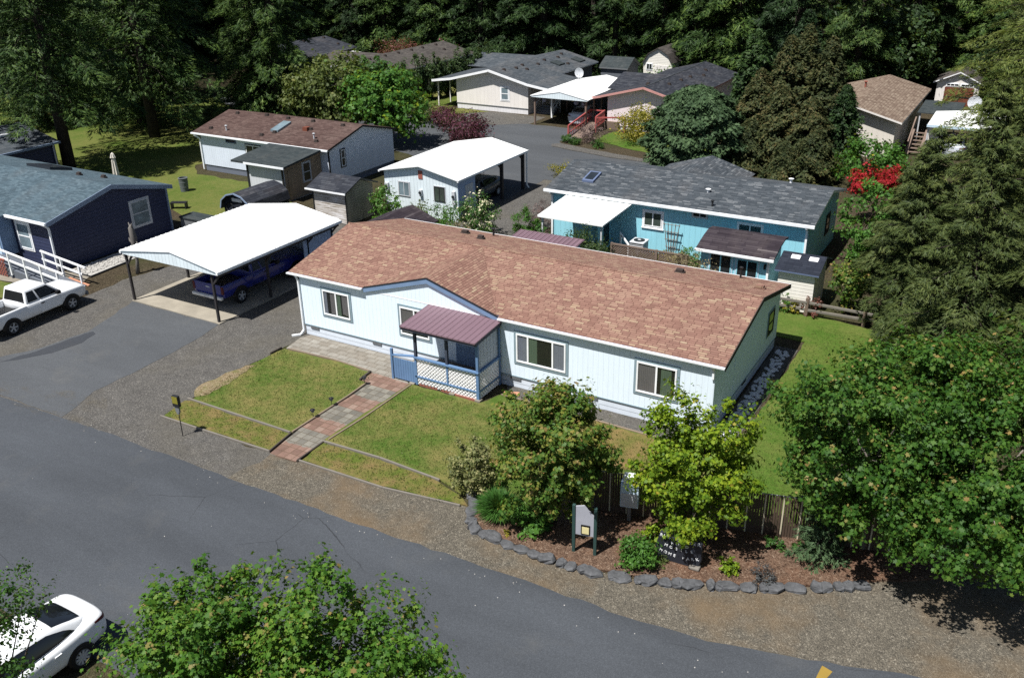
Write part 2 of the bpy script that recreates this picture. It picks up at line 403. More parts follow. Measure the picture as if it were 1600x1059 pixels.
M['purple_metal'] = siding('purple_roof_metal', S(158, 130, 142, 2), .24, True, .016, .45, .55, .06)
def weathered(name):
    t = NT(name); uv = t.uv(); sep = t.n('SeparateXYZ', {'Vector': uv})
    fr = t.math('FRACT', t.math('MULTIPLY', sep.outputs[1], 1/.14))
    n = t.noise(t.mapping(uv, (.6, 7, 1)), 1.6, 6, .7)
    c = t.ramp(n, [(.36, (.2, .17, .13, 1)), (.5, (.42, .39, .36, 1)), (.66, (.72, .72, .74, 1))])
    c = t.mix(1.0, c, t.ramp(fr, [(0, .35), (.12, 1.0)]), 'MULTIPLY')
    t.P(Base_Color=c, Roughness=.85, Normal=t.bump(t.math('SUBTRACT', 1.0, fr), .6, .02)); return t.m
M['weathered'] = weathered('weathered_lap_boards')
M['weathered2'] = siding('grey_lap_boards', (.26, .24, .19, 1), .14, False, .02, .85, .55, .2)
for k, c, rg in [('white', (.82, .84, .86, 1), .45), ('vinyl', (.84, .86, .88, 1), .35), ('trimblue', (.17, .255, .40, 1), .5), ('teal_trim', (.22, .30, .345, 1), .5),
                 ('porchblue', (.115, .205, .36, 1), .55), ('porchdark', (.045, .055, .08, 1), .6), ('gutter', (.82, .85, .88, 1), .4), ('bluegutter', (.20, .26, .36, 1), .4),
                 ('soffit', (.55, .6, .66, 1), .6), ('iron', (.02, .021, .023, 1), .5), ('post', (.035, .032, .034, 1), .6), ('blackplastic', (.012, .012, .013, 1), .45),
                 ('greyplastic', (.16, .17, .18, 1), .5), ('ltgrey', (.5, .52, .55, 1), .5), ('brownwood', (.17, .125, .1, 1), .75), ('oldwood', (.17, .155, .135, 1), .85), ('timber', (.20, .155, .115, 1), .85),
                 ('darktimber', (.05, .04, .035, 1), .8), ('redwood', (.30, .10, .075, 1), .7), ('redrail', (.36, .085, .08, 1), .55), ('pinktrim', (.50, .26, .24, 1), .5), ('bluepale', (.52, .66, .78, 1), .5),
                 ('brick', (.30, .12, .085, 1), .9), ('terracotta', (.5, .24, .15, 1), .85), ('navytrim', (.11, .145, .24, 1), .5), ('garagebrown', (.16, .055, .035, 1), .5), ('yellowline', S(190, 158, 72, 2), .8),
                 ('signyellow', (.22, .20, .03, 1), .5), ('signgreen', (.03, .065, .06, 1), .5), ('paper', (.72, .64, .34, 1), .7), ('boardshade', (.36, .37, .42, 1), .6), ('slatebrown', (.075, .052, .038, 1), .7), ('battens', (.55, .50, .36, 1), .7),
                 ('slate', (.022, .025, .034, 1), .55), ('letters', (.78, .8, .82, 1), .5), ('rubber', (.012, .012, .013, 1), .8), ('alloy', (.45, .46, .48, 1), .35), ('chrome', (.6, .62, .64, 1), .2),
                 ('redlens', (.09, .008, .01, 1), .25), ('clearlens', (.62, .64, .66, 1), .15), ('drift', (.15, .14, .13, 1), .9), ('barrel', (.11, .125, .13, 1), .6), ('canvas', (.66, .63, .56, 1), .8),
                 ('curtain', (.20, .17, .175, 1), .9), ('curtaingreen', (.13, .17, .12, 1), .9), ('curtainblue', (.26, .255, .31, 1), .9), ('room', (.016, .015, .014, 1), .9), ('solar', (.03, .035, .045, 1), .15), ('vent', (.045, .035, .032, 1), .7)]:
    M[k] = plain(k, c, rg, .1, 2.0)
M['glass'] = glass('window_glass'); M['pane'] = clearglass('clear_pane')
M['glassgreen'] = glass('window_glass_green', (.03, .04, .035, 1)); M['glasspale'] = glass('window_glass_pale', (.10, .135, .155, 1), .08)
M['carglass'] = glass('car_glass', (.006, .007, .009, 1), .04, .7)
def carpaint(name, col):
    t = NT(name); t.P(Base_Color=col, Roughness=.3, Specular_IOR_Level=.5, Coat_Weight=.6, Coat_Roughness=.06); return t.m
M['cwhite'] = carpaint('white_paint', (.80, .82, .84, 1)); M['cblue'] = carpaint('blue_paint', (.016, .024, .2, 1)); M['csilver'] = carpaint('silver_paint', (.48, .52, .58, 1)); M['cdark'] = carpaint('grey_paint', (.10, .105, .115, 1))
def lattice_mat():
    t = NT('white_lattice'); uv = t.uv(); sep = t.n('SeparateXYZ', {'Vector': uv})
    t.P(Base_Color=(.8, .8, .82, 1), Roughness=.6); return t.m
M['lattice'] = lattice_mat()
M['rock'] = plain('basalt', (.085, .088, .094, 1), .9, .5, 3.0, .2, bump=.8)
M['whiterock'] = plain('white_rock', (.62, .63, .68, 1), .9, .2, 4.0, .2)
M['river'] = plain('river_rock', (.36, .35, .33, 1), .9, .35, 9.0, .2)
M['bark'] = plain('bark', (.09, .075, .06, 1), .95, .35, 3.0, .1, bump=.7)
M['palebark'] = plain('pale_bark', (.20, .18, .155, 1), .95, .3, 3.0, .1, bump=.5)
M['darkbark'] = plain('dark_bark', (.05, .042, .036, 1), .95, .35, 3.0, .1, bump=.7)
# ------------------------------------------------------------------ foliage materials
M['l_maple'] = leafmat('leaf_maple', [(.0, (.016, .055, .010, 1)), (.3, (.042, .12, .014, 1)), (.6, (.085, .185, .02, 1)), (.82, (.15, .23, .03, 1)), (1, (.24, .27, .045, 1))], .36)
M['l_bronze'] = leafmat('leaf_bronze', [(.0, (.02, .058, .012, 1)), (.35, (.05, .12, .018, 1)), (.62, (.11, .17, .025, 1)), (.82, (.2, .19, .035, 1)), (1, (.29, .18, .05, 1))], .32)
M['l_tip'] = leafmat('leaf_new_growth', [(.0, (.11, .13, .03, 1)), (.4, (.19, .17, .045, 1)), (.7, (.25, .17, .06, 1)), (1, (.34, .28, .10, 1))], .3)
M['l_maple_deep'] = leafmat('leaf_maple_deep', [(.0, (.011, .04, .009, 1)), (.3, (.03, .09, .012, 1)), (.6, (.06, .14, .018, 1)), (.82, (.11, .18, .028, 1)), (1, (.2, .21, .04, 1))], .34)
M['l_lime'] = leafmat('leaf_lime', [(.0, (.045, .10, .010, 1)), (.3, (.11, .20, .014, 1)), (.6, (.21, .30, .018, 1)), (1, (.38, .40, .03, 1))], .4)
M['l_green'] = leafmat('leaf_green', [(.0, (.014, .04, .012, 1)), (.35, (.03, .085, .018, 1)), (.7, (.06, .14, .026, 1)), (1, (.12, .2, .04, 1))], .3)
M['l_bright'] = leafmat('leaf_bright', [(.0, (.025, .075, .012, 1)), (.4, (.05, .14, .02, 1)), (.8, (.1, .22, .035, 1)), (1, (.18, .28, .06, 1))], .34)
M['l_olive'] = leafmat('leaf_olive', [(.0, (.035, .055, .016, 1)), (.4, (.07, .1, .026, 1)), (.8, (.115, .14, .04, 1)), (1, (.18, .18, .06, 1))], .25)
M['l_lawn'] = leafmat('blade_lawn', [(.0, (.06, .085, .02, 1)), (.5, (.10, .13, .035, 1)), (1, (.17, .17, .06, 1))], .35)
M['l_dark'] = leafmat('leaf_dark', [(.0, (.014, .03, .012, 1)), (.4, (.03, .06, .02, 1)), (.8, (.06, .1, .03, 1)), (1, (.1, .14, .045, 1))], .22)
M['l_plum'] = leafmat('leaf_plum', [(.0, (.03, .008, .016, 1)), (.5, (.075, .018, .035, 1)), (1, (.16, .045, .07, 1))], .25)
M['l_red'] = leafmat('leaf_red', [(.0, (.18, .008, .012, 1)), (.5, (.38, .015, .025, 1)), (1, (.55, .05, .06, 1))], .4)
M['l_rust'] = leafmat('leaf_rust', [(.0, (.06, .02, .018, 1)), (.5, (.13, .045, .035, 1)), (1, (.2, .085, .06, 1))], .25)
M['l_yellow'] = leafmat('leaf_yellow', [(.0, (.09, .10, .015, 1)), (.4, (.22, .2, .025, 1)), (.8, (.38, .32, .04, 1)), (1, (.5, .42, .1, 1))], .35)
M['l_varieg'] = leafmat('leaf_variegated', [(.0, (.05, .07, .025, 1)), (.35, (.15, .17, .06, 1)), (.7, (.32, .30, .14, 1)), (1, (.5, .46, .28, 1))], .3)
M['l_tan'] = leafmat('leaf_tan', [(.0, (.09, .075, .04, 1)), (.5, (.2, .17, .085, 1)), (1, (.32, .26, .15, 1))], .2)
M['l_greyshrub'] = leafmat('leaf_grey', [(.0, (.03, .032, .034, 1)), (.6, (.08, .085, .085, 1)), (1, (.15, .15, .15, 1))], .15)
M['l_dusk'] = leafmat('leaf_dusky', [(.0, (.07, .05, .05, 1)), (.6, (.17, .12, .11, 1)), (1, (.28, .2, .18, 1))], .15)
M['l_blossomw'] = leafmat('blossom_cream', [(.0, (.6, .56, .36, 1)), (1, (.8, .76, .55, 1))], .3)
M['l_blossomp'] = leafmat('blossom_pink', [(.0, (.5, .08, .2, 1)), (1, (.7, .3, .4, 1))], .3)
M['n_fir'] = leafmat('needles_fir', [(.0, (.02, .036, .012, 1)), (.4, (.055, .082, .022, 1)), (.75, (.105, .13, .035, 1)), (1, (.17, .17, .055, 1))], .2, .6, cscale=.5)
M['n_forest'] = leafmat('needles_forest', [(.0, (.008, .022, .007, 1)), (.4, (.022, .05, .014, 1)), (.75, (.05, .095, .022, 1)), (1, (.1, .15, .035, 1))], .18, .6, cscale=.3, bright=.55)
M['n_spruce'] = leafmat('needles_spruce', [(.0, (.009, .026, .007, 1)), (.4, (.028, .064, .014, 1)), (.75, (.09, .15, .028, 1)), (1, (.17, .23, .05, 1))], .18, .6, cscale=.4)
M['n_olive'] = leafmat('needles_olive', [(.0, (.03, .05, .012, 1)), (.4, (.08, .115, .024, 1)), (.75, (.15, .175, .04, 1)), (1, (.24, .23, .06, 1))], .22, .6, cscale=.4)
M['n_brown'] = leafmat('needles_brown', [(.0, (.014, .024, .009, 1)), (.38, (.034, .05, .016, 1)), (.66, (.07, .075, .024, 1)), (.88, (.125, .095, .036, 1)), (1, (.19, .12, .052, 1))], .15, .7, cscale=.55)
M['n_round'] = leafmat('needles_blue_green', [(.0, (.018, .038, .018, 1)), (.4, (.045, .085, .035, 1)), (.8, (.085, .14, .06, 1)), (1, (.13, .18, .085, 1))], .15, .7, cscale=.6)
M['blade'] = leafmat('grass_blade', [(.0, (.02, .07, .012, 1)), (.5, (.045, .13, .022, 1)), (1, (.1, .2, .05, 1))], .3)
# ------------------------------------------------------------------ foliage geometry
MAPLE = np.array([(0, -.5, 0), (.16, -.3, .02), (.5, -.34, .0), (.36, -.08, .06), (.52, .2, .0), (.2, .2, .06), (0, .55, -.05), (-.2, .2, .06), (-.52, .2, .0), (-.36, -.08, .06), (-.5, -.34, .0), (-.16, -.3, .02)])
OVAL = np.array([(0, -.5, 0), (.3, -.12, .06), (.24, .25, .04), (0, .5, -.06), (-.24, .25, .04), (-.3, -.12, .06)])
DIAM = np.array([(0, -.5, 0), (.28, 0, .05), (0, .5, -.04), (-.28, 0, .05)])
NEED = np.array([(-.09, -.5, 0), (.09, -.5, 0), (.02, .5, -.06), (-.02, .5, -.06)])
BROAD = np.array([(-.22, -.5, 0), (.22, -.5, 0), (.34, .1, -.03), (.0, .5, -.1), (-.34, .1, -.03)])
def unit(a): return a/np.maximum(np.linalg.norm(a, axis=-1, keepdims=True), 1e-9)
def leaf_arrays(cen, nor, size, tmpl, rng, along=None):
    n = len(cen)
    nor = unit(nor)
    ref = along if along is not None else rng.normal(size=(n, 3))
    yv = unit(ref-nor*(ref*nor).sum(1, keepdims=True)); xv = np.cross(yv, nor)
    T = tmpl[None]*size[:, None, None]
    return cen[:, None]+T[..., 0:1]*xv[:, None]+T[..., 1:2]*yv[:, None]+T[..., 2:3]*nor[:, None]
def leaf_mesh(name, chunks, mats):
    """chunks: list of (array n,k,3 , material index)"""
    vs = []; ls = []; tot = []; mi = []; off = 0
    for A, m_ in chunks:
        n, k = A.shape[:2]; vs.append(A.reshape(-1, 3)); tot += [k]*n; mi += [m_]*n; off += n*k
    V = np.concatenate(vs).astype(np.float32); tot = np.array(tot, dtype=np.int32)
    me = bpy.data.meshes.new(name); me.vertices.add(len(V)); me.vertices.foreach_set('co', V.ravel())
    me.loops.add(len(V)); me.loops.foreach_set('vertex_index', np.arange(len(V), dtype=np.int32))
    me.polygons.add(len(tot)); st = np.concatenate([[0], np.cumsum(tot)[:-1]]).astype(np.int32)
    me.polygons.foreach_set('loop_start', st); me.polygons.foreach_set('loop_total', tot)
    for x in mats: me.materials.append(x)
    me.polygons.foreach_set('material_index', np.array(mi, dtype=np.int32)); me.update(calc_edges=True)
    return me
def link(name, me, parent=None):
    o = bpy.data.objects.new(name, me); COL.objects.link(o)
    if parent: o.parent = parent
    return o
def crown_mesh(seed, lobes, nclump, per, leaf, mats, tmpl=MAPLE, clump=(.35, .6), tips=.0, shell=.55, flat=.75, ztrim=None, shoots=0, upb=.35):
    """leaf clumps scattered through a few overlapping lobes (cx,cy,cz,rx,ry,rz); returns mesh and clump centres"""
    rng = np.random.default_rng(seed)
    wts = np.array([l[3]*l[4]*l[5] for l in lobes])**.75; wts /= wts.sum()
    idx = rng.choice(len(lobes), nclump, p=wts); L = np.array(lobes)[idx]
    d = unit(rng.normal(size=(nclump, 3))); r = shell+(1-shell)*rng.random((nclump, 1))**.6
    r *= 1+.16*np.sin(d[:, :1]*5+seed)*np.cos(d[:, 1:2]*4-seed)
    C = L[:, :3]+d*r*L[:, 3:]
    if shoots:
        k = rng.choice(nclump, shoots); up = np.column_stack([rng.normal(size=(shoots, 2))*.25, .3+rng.random(shoots)*.5])
        C[k] = L[k, :3]+unit(d[k]*np.array([1, 1, .4])+np.array([0, 0, .7]))*L[k, 3:]+up*L[k, 5:6]*.45
    if ztrim is not None: C = C[C[:, 2] > ztrim]
    nclump = len(C)
    rad = clump[0]*.7+(clump[1]*1.15-clump[0]*.7)*rng.random(nclump)**1.5
    if shoots: pass
    K = int(per); e = unit(rng.normal(size=(nclump, K, 3))); rr = rng.random((nclump, K, 1))**.45
    out = unit(C-np.array(lobes)[:, :3].mean(0)) if len(C) else C
    P = C[:, None]+e*rr*rad[:, None, None]*np.array([1, 1, flat])+(out*rad[:, None])[:, None]*(rng.random((nclump, K, 1))*1.5-.75)
    N = e*.55+out[:, None]*.45+np.array([0, 0, upb])+rng.normal(size=e.shape)*.42
    P = P.reshape(-1, 3); N = N.reshape(-1, 3)
    top = (e[..., 2]*rr[..., 0]).reshape(-1)
    sz = leaf*(.45+.95*rng.random(len(P))**1.3)
    A = leaf_arrays(P, N, sz, tmpl, rng)
    ch = []
    if tips > 0:
        clumptip = np.repeat(rng.random(nclump) < .55, K)
        is_tip = (top > .25) & clumptip & (rng.random(len(P)) < tips)
        ch = [(A[~is_tip], 0), (A[is_tip], 1)]
    else: ch = [(A, 0)]
    return leaf_mesh('crown', [c for c in ch if len(c[0])], mats), C
def trunk_mesh(base_r, top, clumps, seed, mat, stems=1, nlimb=14, spread=.25):
    rng = random.Random(seed); mb = MB()
    tops = []
    for s in range(stems):
        a = 2*PI*s/stems+rng.random(); dx, dy = (math.cos(a)*spread, math.sin(a)*spread) if stems > 1 else (0, 0)
        pts = [(dx*.35, dy*.35, -.05), (dx*.7+rng.uniform(-.05, .05), dy*.7, top*.3), (dx*1.5, dy*1.5+rng.uniform(-.06, .06), top*.65), (dx*2.1, dy*2.1, top)]
        mb.tube(pts, [base_r, base_r*.8, base_r*.6, base_r*.3], 8); tops.append(pts)
    if len(clumps):
        for i in range(nlimb):
            c = clumps[rng.randrange(len(clumps))]; p = tops[rng.randrange(stems)]
            t = rng.uniform(.35, .95)*3; k = min(2, int(t)); q = Vector(p[k]).lerp(Vector(p[k+1]), t-k)
            mid = q.lerp(Vector(c), .5)+Vector((0, 0, .1*(Vector(c)-q).length))
            mb.tube([q, mid, Vector(c)], [base_r*.42, base_r*.26, base_r*.07], 5, cap=False)
    me_o = mb
    return me_o
def broadleaf(name, label, cat, loc, lobes, nclump, per, leaf, mats, seed, trunk_r=.1, trunk_top=2.0, bark='bark', stems=1, group=None, spread=.25, nlimb=16, **kw):
    t = thing(name, label, cat, (loc[0], loc[1], 0), 0, group)
    me, C = crown_mesh(seed, lobes, nclump, per, leaf, [M[k] for k in mats], **kw)
    link('crown', me, t)
    if trunk_r: trunk_mesh(trunk_r, trunk_top, [tuple(c) for c in C], seed, None, stems, nlimb, spread).build('trunk', M[bark], t, smooth=True, fix=False)
    return t
def shrub(name, label, loc, r, h, mats, seed, leaf=.09, n=60, per=40, tmpl=OVAL, group=None, cat='shrub', tips=0., lobes=None, clump=None, stem=True, **kw):
    lobes = lobes or [(0, 0, h*.52, r, r, h*.48), (r*.35, -r*.2, h*.4, r*.65, r*.7, h*.4), (-r*.35, r*.25, h*.42, r*.65, r*.65, h*.42)]
    t = thing(name, label, cat, (loc[0], loc[1], 0), 0, group)
    me, C = crown_mesh(seed, lobes, n, per, leaf, [M[k] for k in mats], tmpl, clump or (r*.18, r*.34), tips, .6, **kw)
    link('foliage', me, t)
    if stem:
        mb = MB(); rg = random.Random(seed)
        for i in range(5):
            c = C[rg.randrange(len(C))]; mb.tube([(rg.uniform(-.08, .08), rg.uniform(-.08, .08), -.02), (c[0]*.4, c[1]*.4, c[2]*.5), tuple(c)], [.03, .02, .008], 5, cap=False)
        mb.build('stem', M['bark'], t, fix=False)
    return t
def conifer_meshes(seed, H, rad, z0, nb, sprays, size, nmat, tip=None, droop=.35, top_pow=.85, trunk_r=.28, upturn=0.0, bark='darkbark', tipfrac=.0, dens=1.0, bush=.0, tm=NEED, rootless=False):
    """a conifer: whorls of drooping boughs, each carrying flat sprays of needles"""
    rng = np.random.default_rng(seed); cen = []; nor = []; alo = []; siz = []; tp = []
    mb = MB()
    if not rootless: mb.tube([(0, 0, -.1), (.05, 0, H*.33), (0, .06, H*.66), (0, 0, H*.99)], [trunk_r*1.1, trunk_r*.8, trunk_r*.45, .03], 8)
    ga = 2.39996
    for i in range(nb):
        q = (i+rng.random()*.8)/nb
        z = z0+(H-z0)*q**1.05
        frac = (z-z0)/(H-z0)
        L = rad*max(.03, (1-frac))**top_pow*(.68+.42*rng.random())
        if frac < .12: L *= .8+.2*frac/.12
        az = i*ga+rng.normal()*.25; ca, sa = math.cos(az), math.sin(az)
        dr = droop*(1-frac*.7)+rng.normal()*.06
        def pt(s): return np.array([ca*L*s, sa*L*s, z+L*(.18*s-dr*s*s*1.15+upturn*s**3)])
        if L > .5 and not rootless: mb.tube([pt(0), pt(.4), pt(.8)], [max(.02, .045*L/rad*trunk_r/.28), .02, .008], 4, cap=False)
        n = max(5, int(sprays*dens*(L/rad)**.9*(.8+.4*rng.random())))
        s = (.12+.88*rng.random(n)**.75) if bush == 0 else rng.random(n)**.5
        side = rng.choice([-1, 1], n); wid = L*(.34*(1-s)**.7+.10)*rng.random(n)**.8
        pv = np.array([-sa, ca, 0.0]); base = np.stack([pt(x) for x in s])
        P = base+pv*(side*wid)[:, None]+np.array([0, 0, -1])*(wid*.28)[:, None]+rng.normal(size=(n, 3))*size*.28
        D = np.array([ca, sa, 0])*(.75)+pv*(side*.75)[:, None]+np.array([0, 0, -.30-dr*.4])+rng.normal(size=(n, 3))*.22
        Nn = np.array([ca*.25, sa*.25, 1.0])+rng.normal(size=(n, 3))*.38
        cen.append(P); nor.append(Nn); alo.append(D); siz.append(size*(.65+.7*rng.random(n))); tp.append((s > .7) & (rng.random(n) < tipfrac))
    P = np.concatenate(cen); N = np.concatenate(nor); D = np.concatenate(alo); Z = np.concatenate(siz); TP = np.concatenate(tp)
    fans = []; mis = []
    for k in (-1, 0, 1):
        Dk = unit(D)+np.cross(unit(N), unit(D))*(.55*k)
        A = leaf_arrays(P+unit(Dk)*(Z*.28)[:, None], N+rng.normal(size=N.shape)*.18, Z*(1 if k == 0 else .8), tm, rng, along=Dk)
        if tip: fans += [(A[~TP], 0), (A[TP], 1)]
        else: fans.append((A, 0))
    me = leaf_mesh('crown', [f for f in fans if len(f[0])], [M[nmat]]+([M[tip]] if tip else []))
    return me, mb
def conifer(name, label, loc, args, cat='conifer', group=None, bark='darkbark', rot=0.0):
    t = thing(name, label, cat, (loc[0], loc[1], 0), rot, group)
    me, mb = conifer_meshes(**args)
    link('crown', me, t); mb.build('trunk', M[bark], t, smooth=True, fix=False)
    return t
# ------------------------------------------------------------------ ground
mb = MB(); mb.face([(-420, -260, 0), (420, -260, 0), (420, 620, 0), (-420, 620, 0)]); g = mb.build('ground', M['soil']); struct(g)
sheet('forest_floor', [(-150, 30), (-60, 24), (-46, 44), (-52, 62), (-24, 62), (-12, 68), (0, 62), (10, 60), (26, 70), (40, 60), (160, 60), (160, 330), (-150, 330)], .004, M['forest_floor'], .5, 3)
sheet('gravel_yard', [(-30, -10.3), (5.6, -10.2), (13.2, -10.2), (13.2, -8.0), (5.7, -8.0), (.3, -8.15), (.06, -6.9), (.1, -1.4), (.6, .3), (-.1, 9.6), (2.4, 14), (2.6, 26), (-1, 32), (-3, 27), (-3.2, 14.5), (-10.2, 13), (-11, 8), (-12.6, 1.2), (-12.6, -2.6), (-12.2, -5), (-30, -5.5)], .004, M['gravel'], .12, .6, 3)
sheet('gravel_shoulder', [(5.4, -10.2), (13.5, -10.1), (20, -9.95), (23, -9.4), (27, -8.4), (32, -7.3), (60, -3), (60, 3), (34, -1.5), (28, -3.0), (24.4, -5.0), (22.5, -6.4), (20.1, -7.6), (18.6, -8.2), (16, -8.5), (13.9, -8.3), (13.2, -7.4), (5.6, -8.1)], .008, M['shoulder'], .1, .5, 4)
road_edge = [(-70, -10.0), (-30, -9.95), (-6.2, -10.0), (-1.4, -9.85), (6.6, -9.82), (11.6, -9.76), (15.9, -9.6), (19.7, -9.55), (21.4, -9.4), (22.9, -9.02), (26.2, -8.1), (31, -6.9), (60, .5)]
sheet('road', [(x, y) for x, y in reversed(road_edge)]+[(-70, -17.3), (-20, -17.3), (9, -17.25), (24, -17.0), (40, -14.5), (60, -9)], .014, M['road'], .05, .4, 5)
sheet('verge', [(-40, -17.35), (9, -17.3), (24, -17.05), (40, -14.6), (60, -9.2), (60, -60), (-40, -60)], .009, M['soil'], .12, .6, 6)
sheet('driveway', [(-3.0, -9.9), (-3.3, -8.9), (-3.7, -8.0), (-3.65, -5.7), (-3.8, -3.0), (-4.15, -1.12), (-9.9, -1.08), (-9.2, -3.0), (-8.75, -4.4), (-9.1, -6.5), (-9.9, -8.0), (-11.5, -9.9)], .011, M['drive'], .06, .5, 7)
sheet('driveway_patch', [G(0, 566), G(60, 548), G(108, 530), G(146, 518), G(149, 522), G(128, 536), G(80, 552), G(28, 562)], .017, M['tar'], .05, .35, 8)
# back road and drives
sheet('back_road', [(-70, 24), (-48, 40), (-30, 42), (-23.5, 43.5), (-20.5, 42.0), (-18.0, 40.3), (-14.6, 40.6), (-12.4, 42.2), (-6.7, 42.2), (-5.8, 39.6), (-6.9, 37.6), (-6.0, 36.4), (-.5, 34.9), (6, 33.2), (9, 32.5), (9.5, 27), (4, 26.5), (-2.6, 27), (-2.5, 17.5), (-8.0, 17.5), (-8.1, 25.5), (-10.5, 27), (-20, 30.5), (-30, 31), (-48, 30), (-70, 14)], .012, M['backroad'], .1, .8, 9)
sheet('back_gravel', [(-21.5, 42.4), (-17.6, 40.2), (-14.3, 40.7), (-12.2, 42.3), (-12.2, 45.4), (-18, 45.5), (-22, 45.6)], .007, M['gravel'], .15, .5, 10)
sheet('island_kerb', [(-6.6, 35.7), (-6.9, 36.3), (-6.4, 36.8), (-3.2, 36.0), (.6, 35.2), (3, 34.9), (3, 34.2), (-1, 34.4)], .07, M['gravel'], .06, .4, 11, thick=.07)
sheet('back_lawn', [(-60, 8), (-33, 13), (-16, 9.2), (-11.4, 9.8), (-11, 12.6), (-14.5, 15), (-18.4, 15.2), (-18.8, 17.2), (-25.4, 17.2), (-27.5, 19), (-27.5, 29), (-48, 40), (-70, 34)], .018, M['lawn3'], .2, .8, 12)
sheet('far_lawn', [(-28, 42.5), (-23.5, 43.6), (-20.8, 42.8), (-18, 45.4), (-22.4, 45.6), (-24, 56), (-28.5, 56), (-28.8, 46)], .018, M['lawn3'], .12, .6, 13)
sheet('pink_house_lawn', [(-4.8, 39.2), (-1, 37.6), (6, 35.4), (8, 38), (4, 42.5), (-4.4, 42.6)], .018, M['lawn2'], .12, .6, 14)
# front lawns and beds
sheet('front_lawn', [(.3, -6.7), (.14, -5.6), (.12, -3.7), (.3, -1.66), (2.8, -1.55), (4.75, -1.68), (4.95, -2.44), (5.3, -2.45), (5.36, -3.7), (5.25, -6.1), (5.32, -6.74)], .05, M['lawn'], .05, .35, 15, thick=.05)
sheet('front_lawn', [(6.62, -6.62), (6.82, -1.75), (10.0, -1.78), (10.4, -.75), (13.6, -.8), (18.6, -1.0), (18.9, 0), (18.9, -5.0), (17.0, -5.6), (15.4, -6.0), (13.9, -6.9), (12.5, -7.0), (11.6, -6.7), (9.1, -6.55)], .05, M['lawn'], .05, .35, 16, thick=.05)
sheet('weedy_strip', [(.32, -8.05), (.1, -6.9), (.32, -6.78), (5.3, -6.82), (5.5, -7.95)], .055, M['weeds'], .04, .3, 17, thick=.05)
sheet('weedy_strip', [(6.84, -7.92), (6.72, -6.72), (9.1, -6.65), (11.6, -6.8), (12.6, -7.1), (13.1, -7.45), (10.2, -7.85)], .055, M['weeds'], .04, .3, 18, thick=.05)
sheet('side_lawn', [(18.92, -4.9), (18.92, -.2), (19.3, .2), (19.3, 9.2), (16.5, 9.4), (16.8, 12.0), (19.5, 12.1), (24, 11.2), (27, 9), (27, -2.6), (22.4, -4.3)], .05, M['lawn2'], .05, .4, 19, thick=.05)
sheet('mulch_bed', [(13.4, -7.4), (13.7, -8.2), (15.1, -8.4), (16.4, -8.45), (17.7, -8.35), (18.75, -8.05), (20.1, -7.6), (22.1, -6.7), (23.6, -5.85), (24.5, -5.2), (28, -3), (27, -2.2), (22.1, -4.0), (17.0, -5.3), (15.2, -5.9), (13.9, -6.8)], .07, M['mulch'], .05, .4, 20, thick=.07)
sheet('foundation_bed', [(10.6, -.78), (18.5, -.98), (18.5, -.02), (10.2, -.02)], .03, M['gravel'], .05, .4, 21)
sheet('back_yard', [(-3.6, 8.2), (18.4, 8.3), (19.2, 9.3), (19.4, 16.8), (3, 16.8), (2, 15), (-3.2, 14)], .006, M['soil'], .1, .6, 22)
sheet('white_rock_bed', [(18.42, -.3), (19.18, -.2), (19.22, 8.3), (18.3, 8.3)], .02, M['gravel'], .04, .5, 23)
sheet('patio', [(.3, -1.56), (.12, -.5), (.32, -.04), (6.3, -.04), (6.3, -1.5), (6.85, -1.72), (5.5, -1.78), (2.8, -1.46)], .035, M['patio'], .03, .4, 24, thick=.04)
sheet('walkway', [(5.58, -8.13), (6.69, -8.08), (6.7, -6.7), (6.86, -5.0), (6.88, -1.76), (4.85, -1.62), (4.98, -2.38), (5.38, -2.5), (5.42, -3.7), (5.33, -6.2)], .04, M['walk'], .012, .4, 25, thick=.04)
sheet('road_marking', [(24.05, -9.55), (24.2, -9.55), (24.2, -9.56), (24.36, -8.92), (24.1, -8.84)], .02, M['yellowline'], .01, .3, 26)
sheet('concrete_pad', [(-9.95, -1.05), (-4.1, -1.1), (-4.1, 7.1), (-9.95, 7.1)], .05, M['concrete'], .01, .8, 27, thick=.05)
sheet('side_path', [(-20, -2.5), (-14.4, -1.9), (-13.7, -1.2), (-14.6, .1), (-20, -.1)], .02, M['dustyconc'], .05, .4, 28)
sheet('corner_lawn', [(-24, -6), (-14.5, -3.4), (-14.8, -2.2), (-20, -2.5), (-26, -2.8)], .022, M['lawn'], .08, .4, 29)
sheet('side_rock_bed', [(-16.3, .05), (-14.5, .12), (-14.7, 2.4), (-14.95, 7.4), (-16.4, 7.4)], .03, M['river'], .05, .4, 30)
sheet('bare_patch', [(-.3, -5.9), (.2, -6.5), (.55, -6.1), (.5, -4.6), (.35, -3.4), (.0, -3.6), (-.2, -4.8)], .058, M['bare'], .08, .25, 32)
sheet('bare_patch', [(12.7, -.95), (18.4, -1.15), (18.2, -2.3), (16.4, -3.4), (15.0, -2.9), (13.6, -2.2)], .054, M['dryturf'], .15, .3, 33)
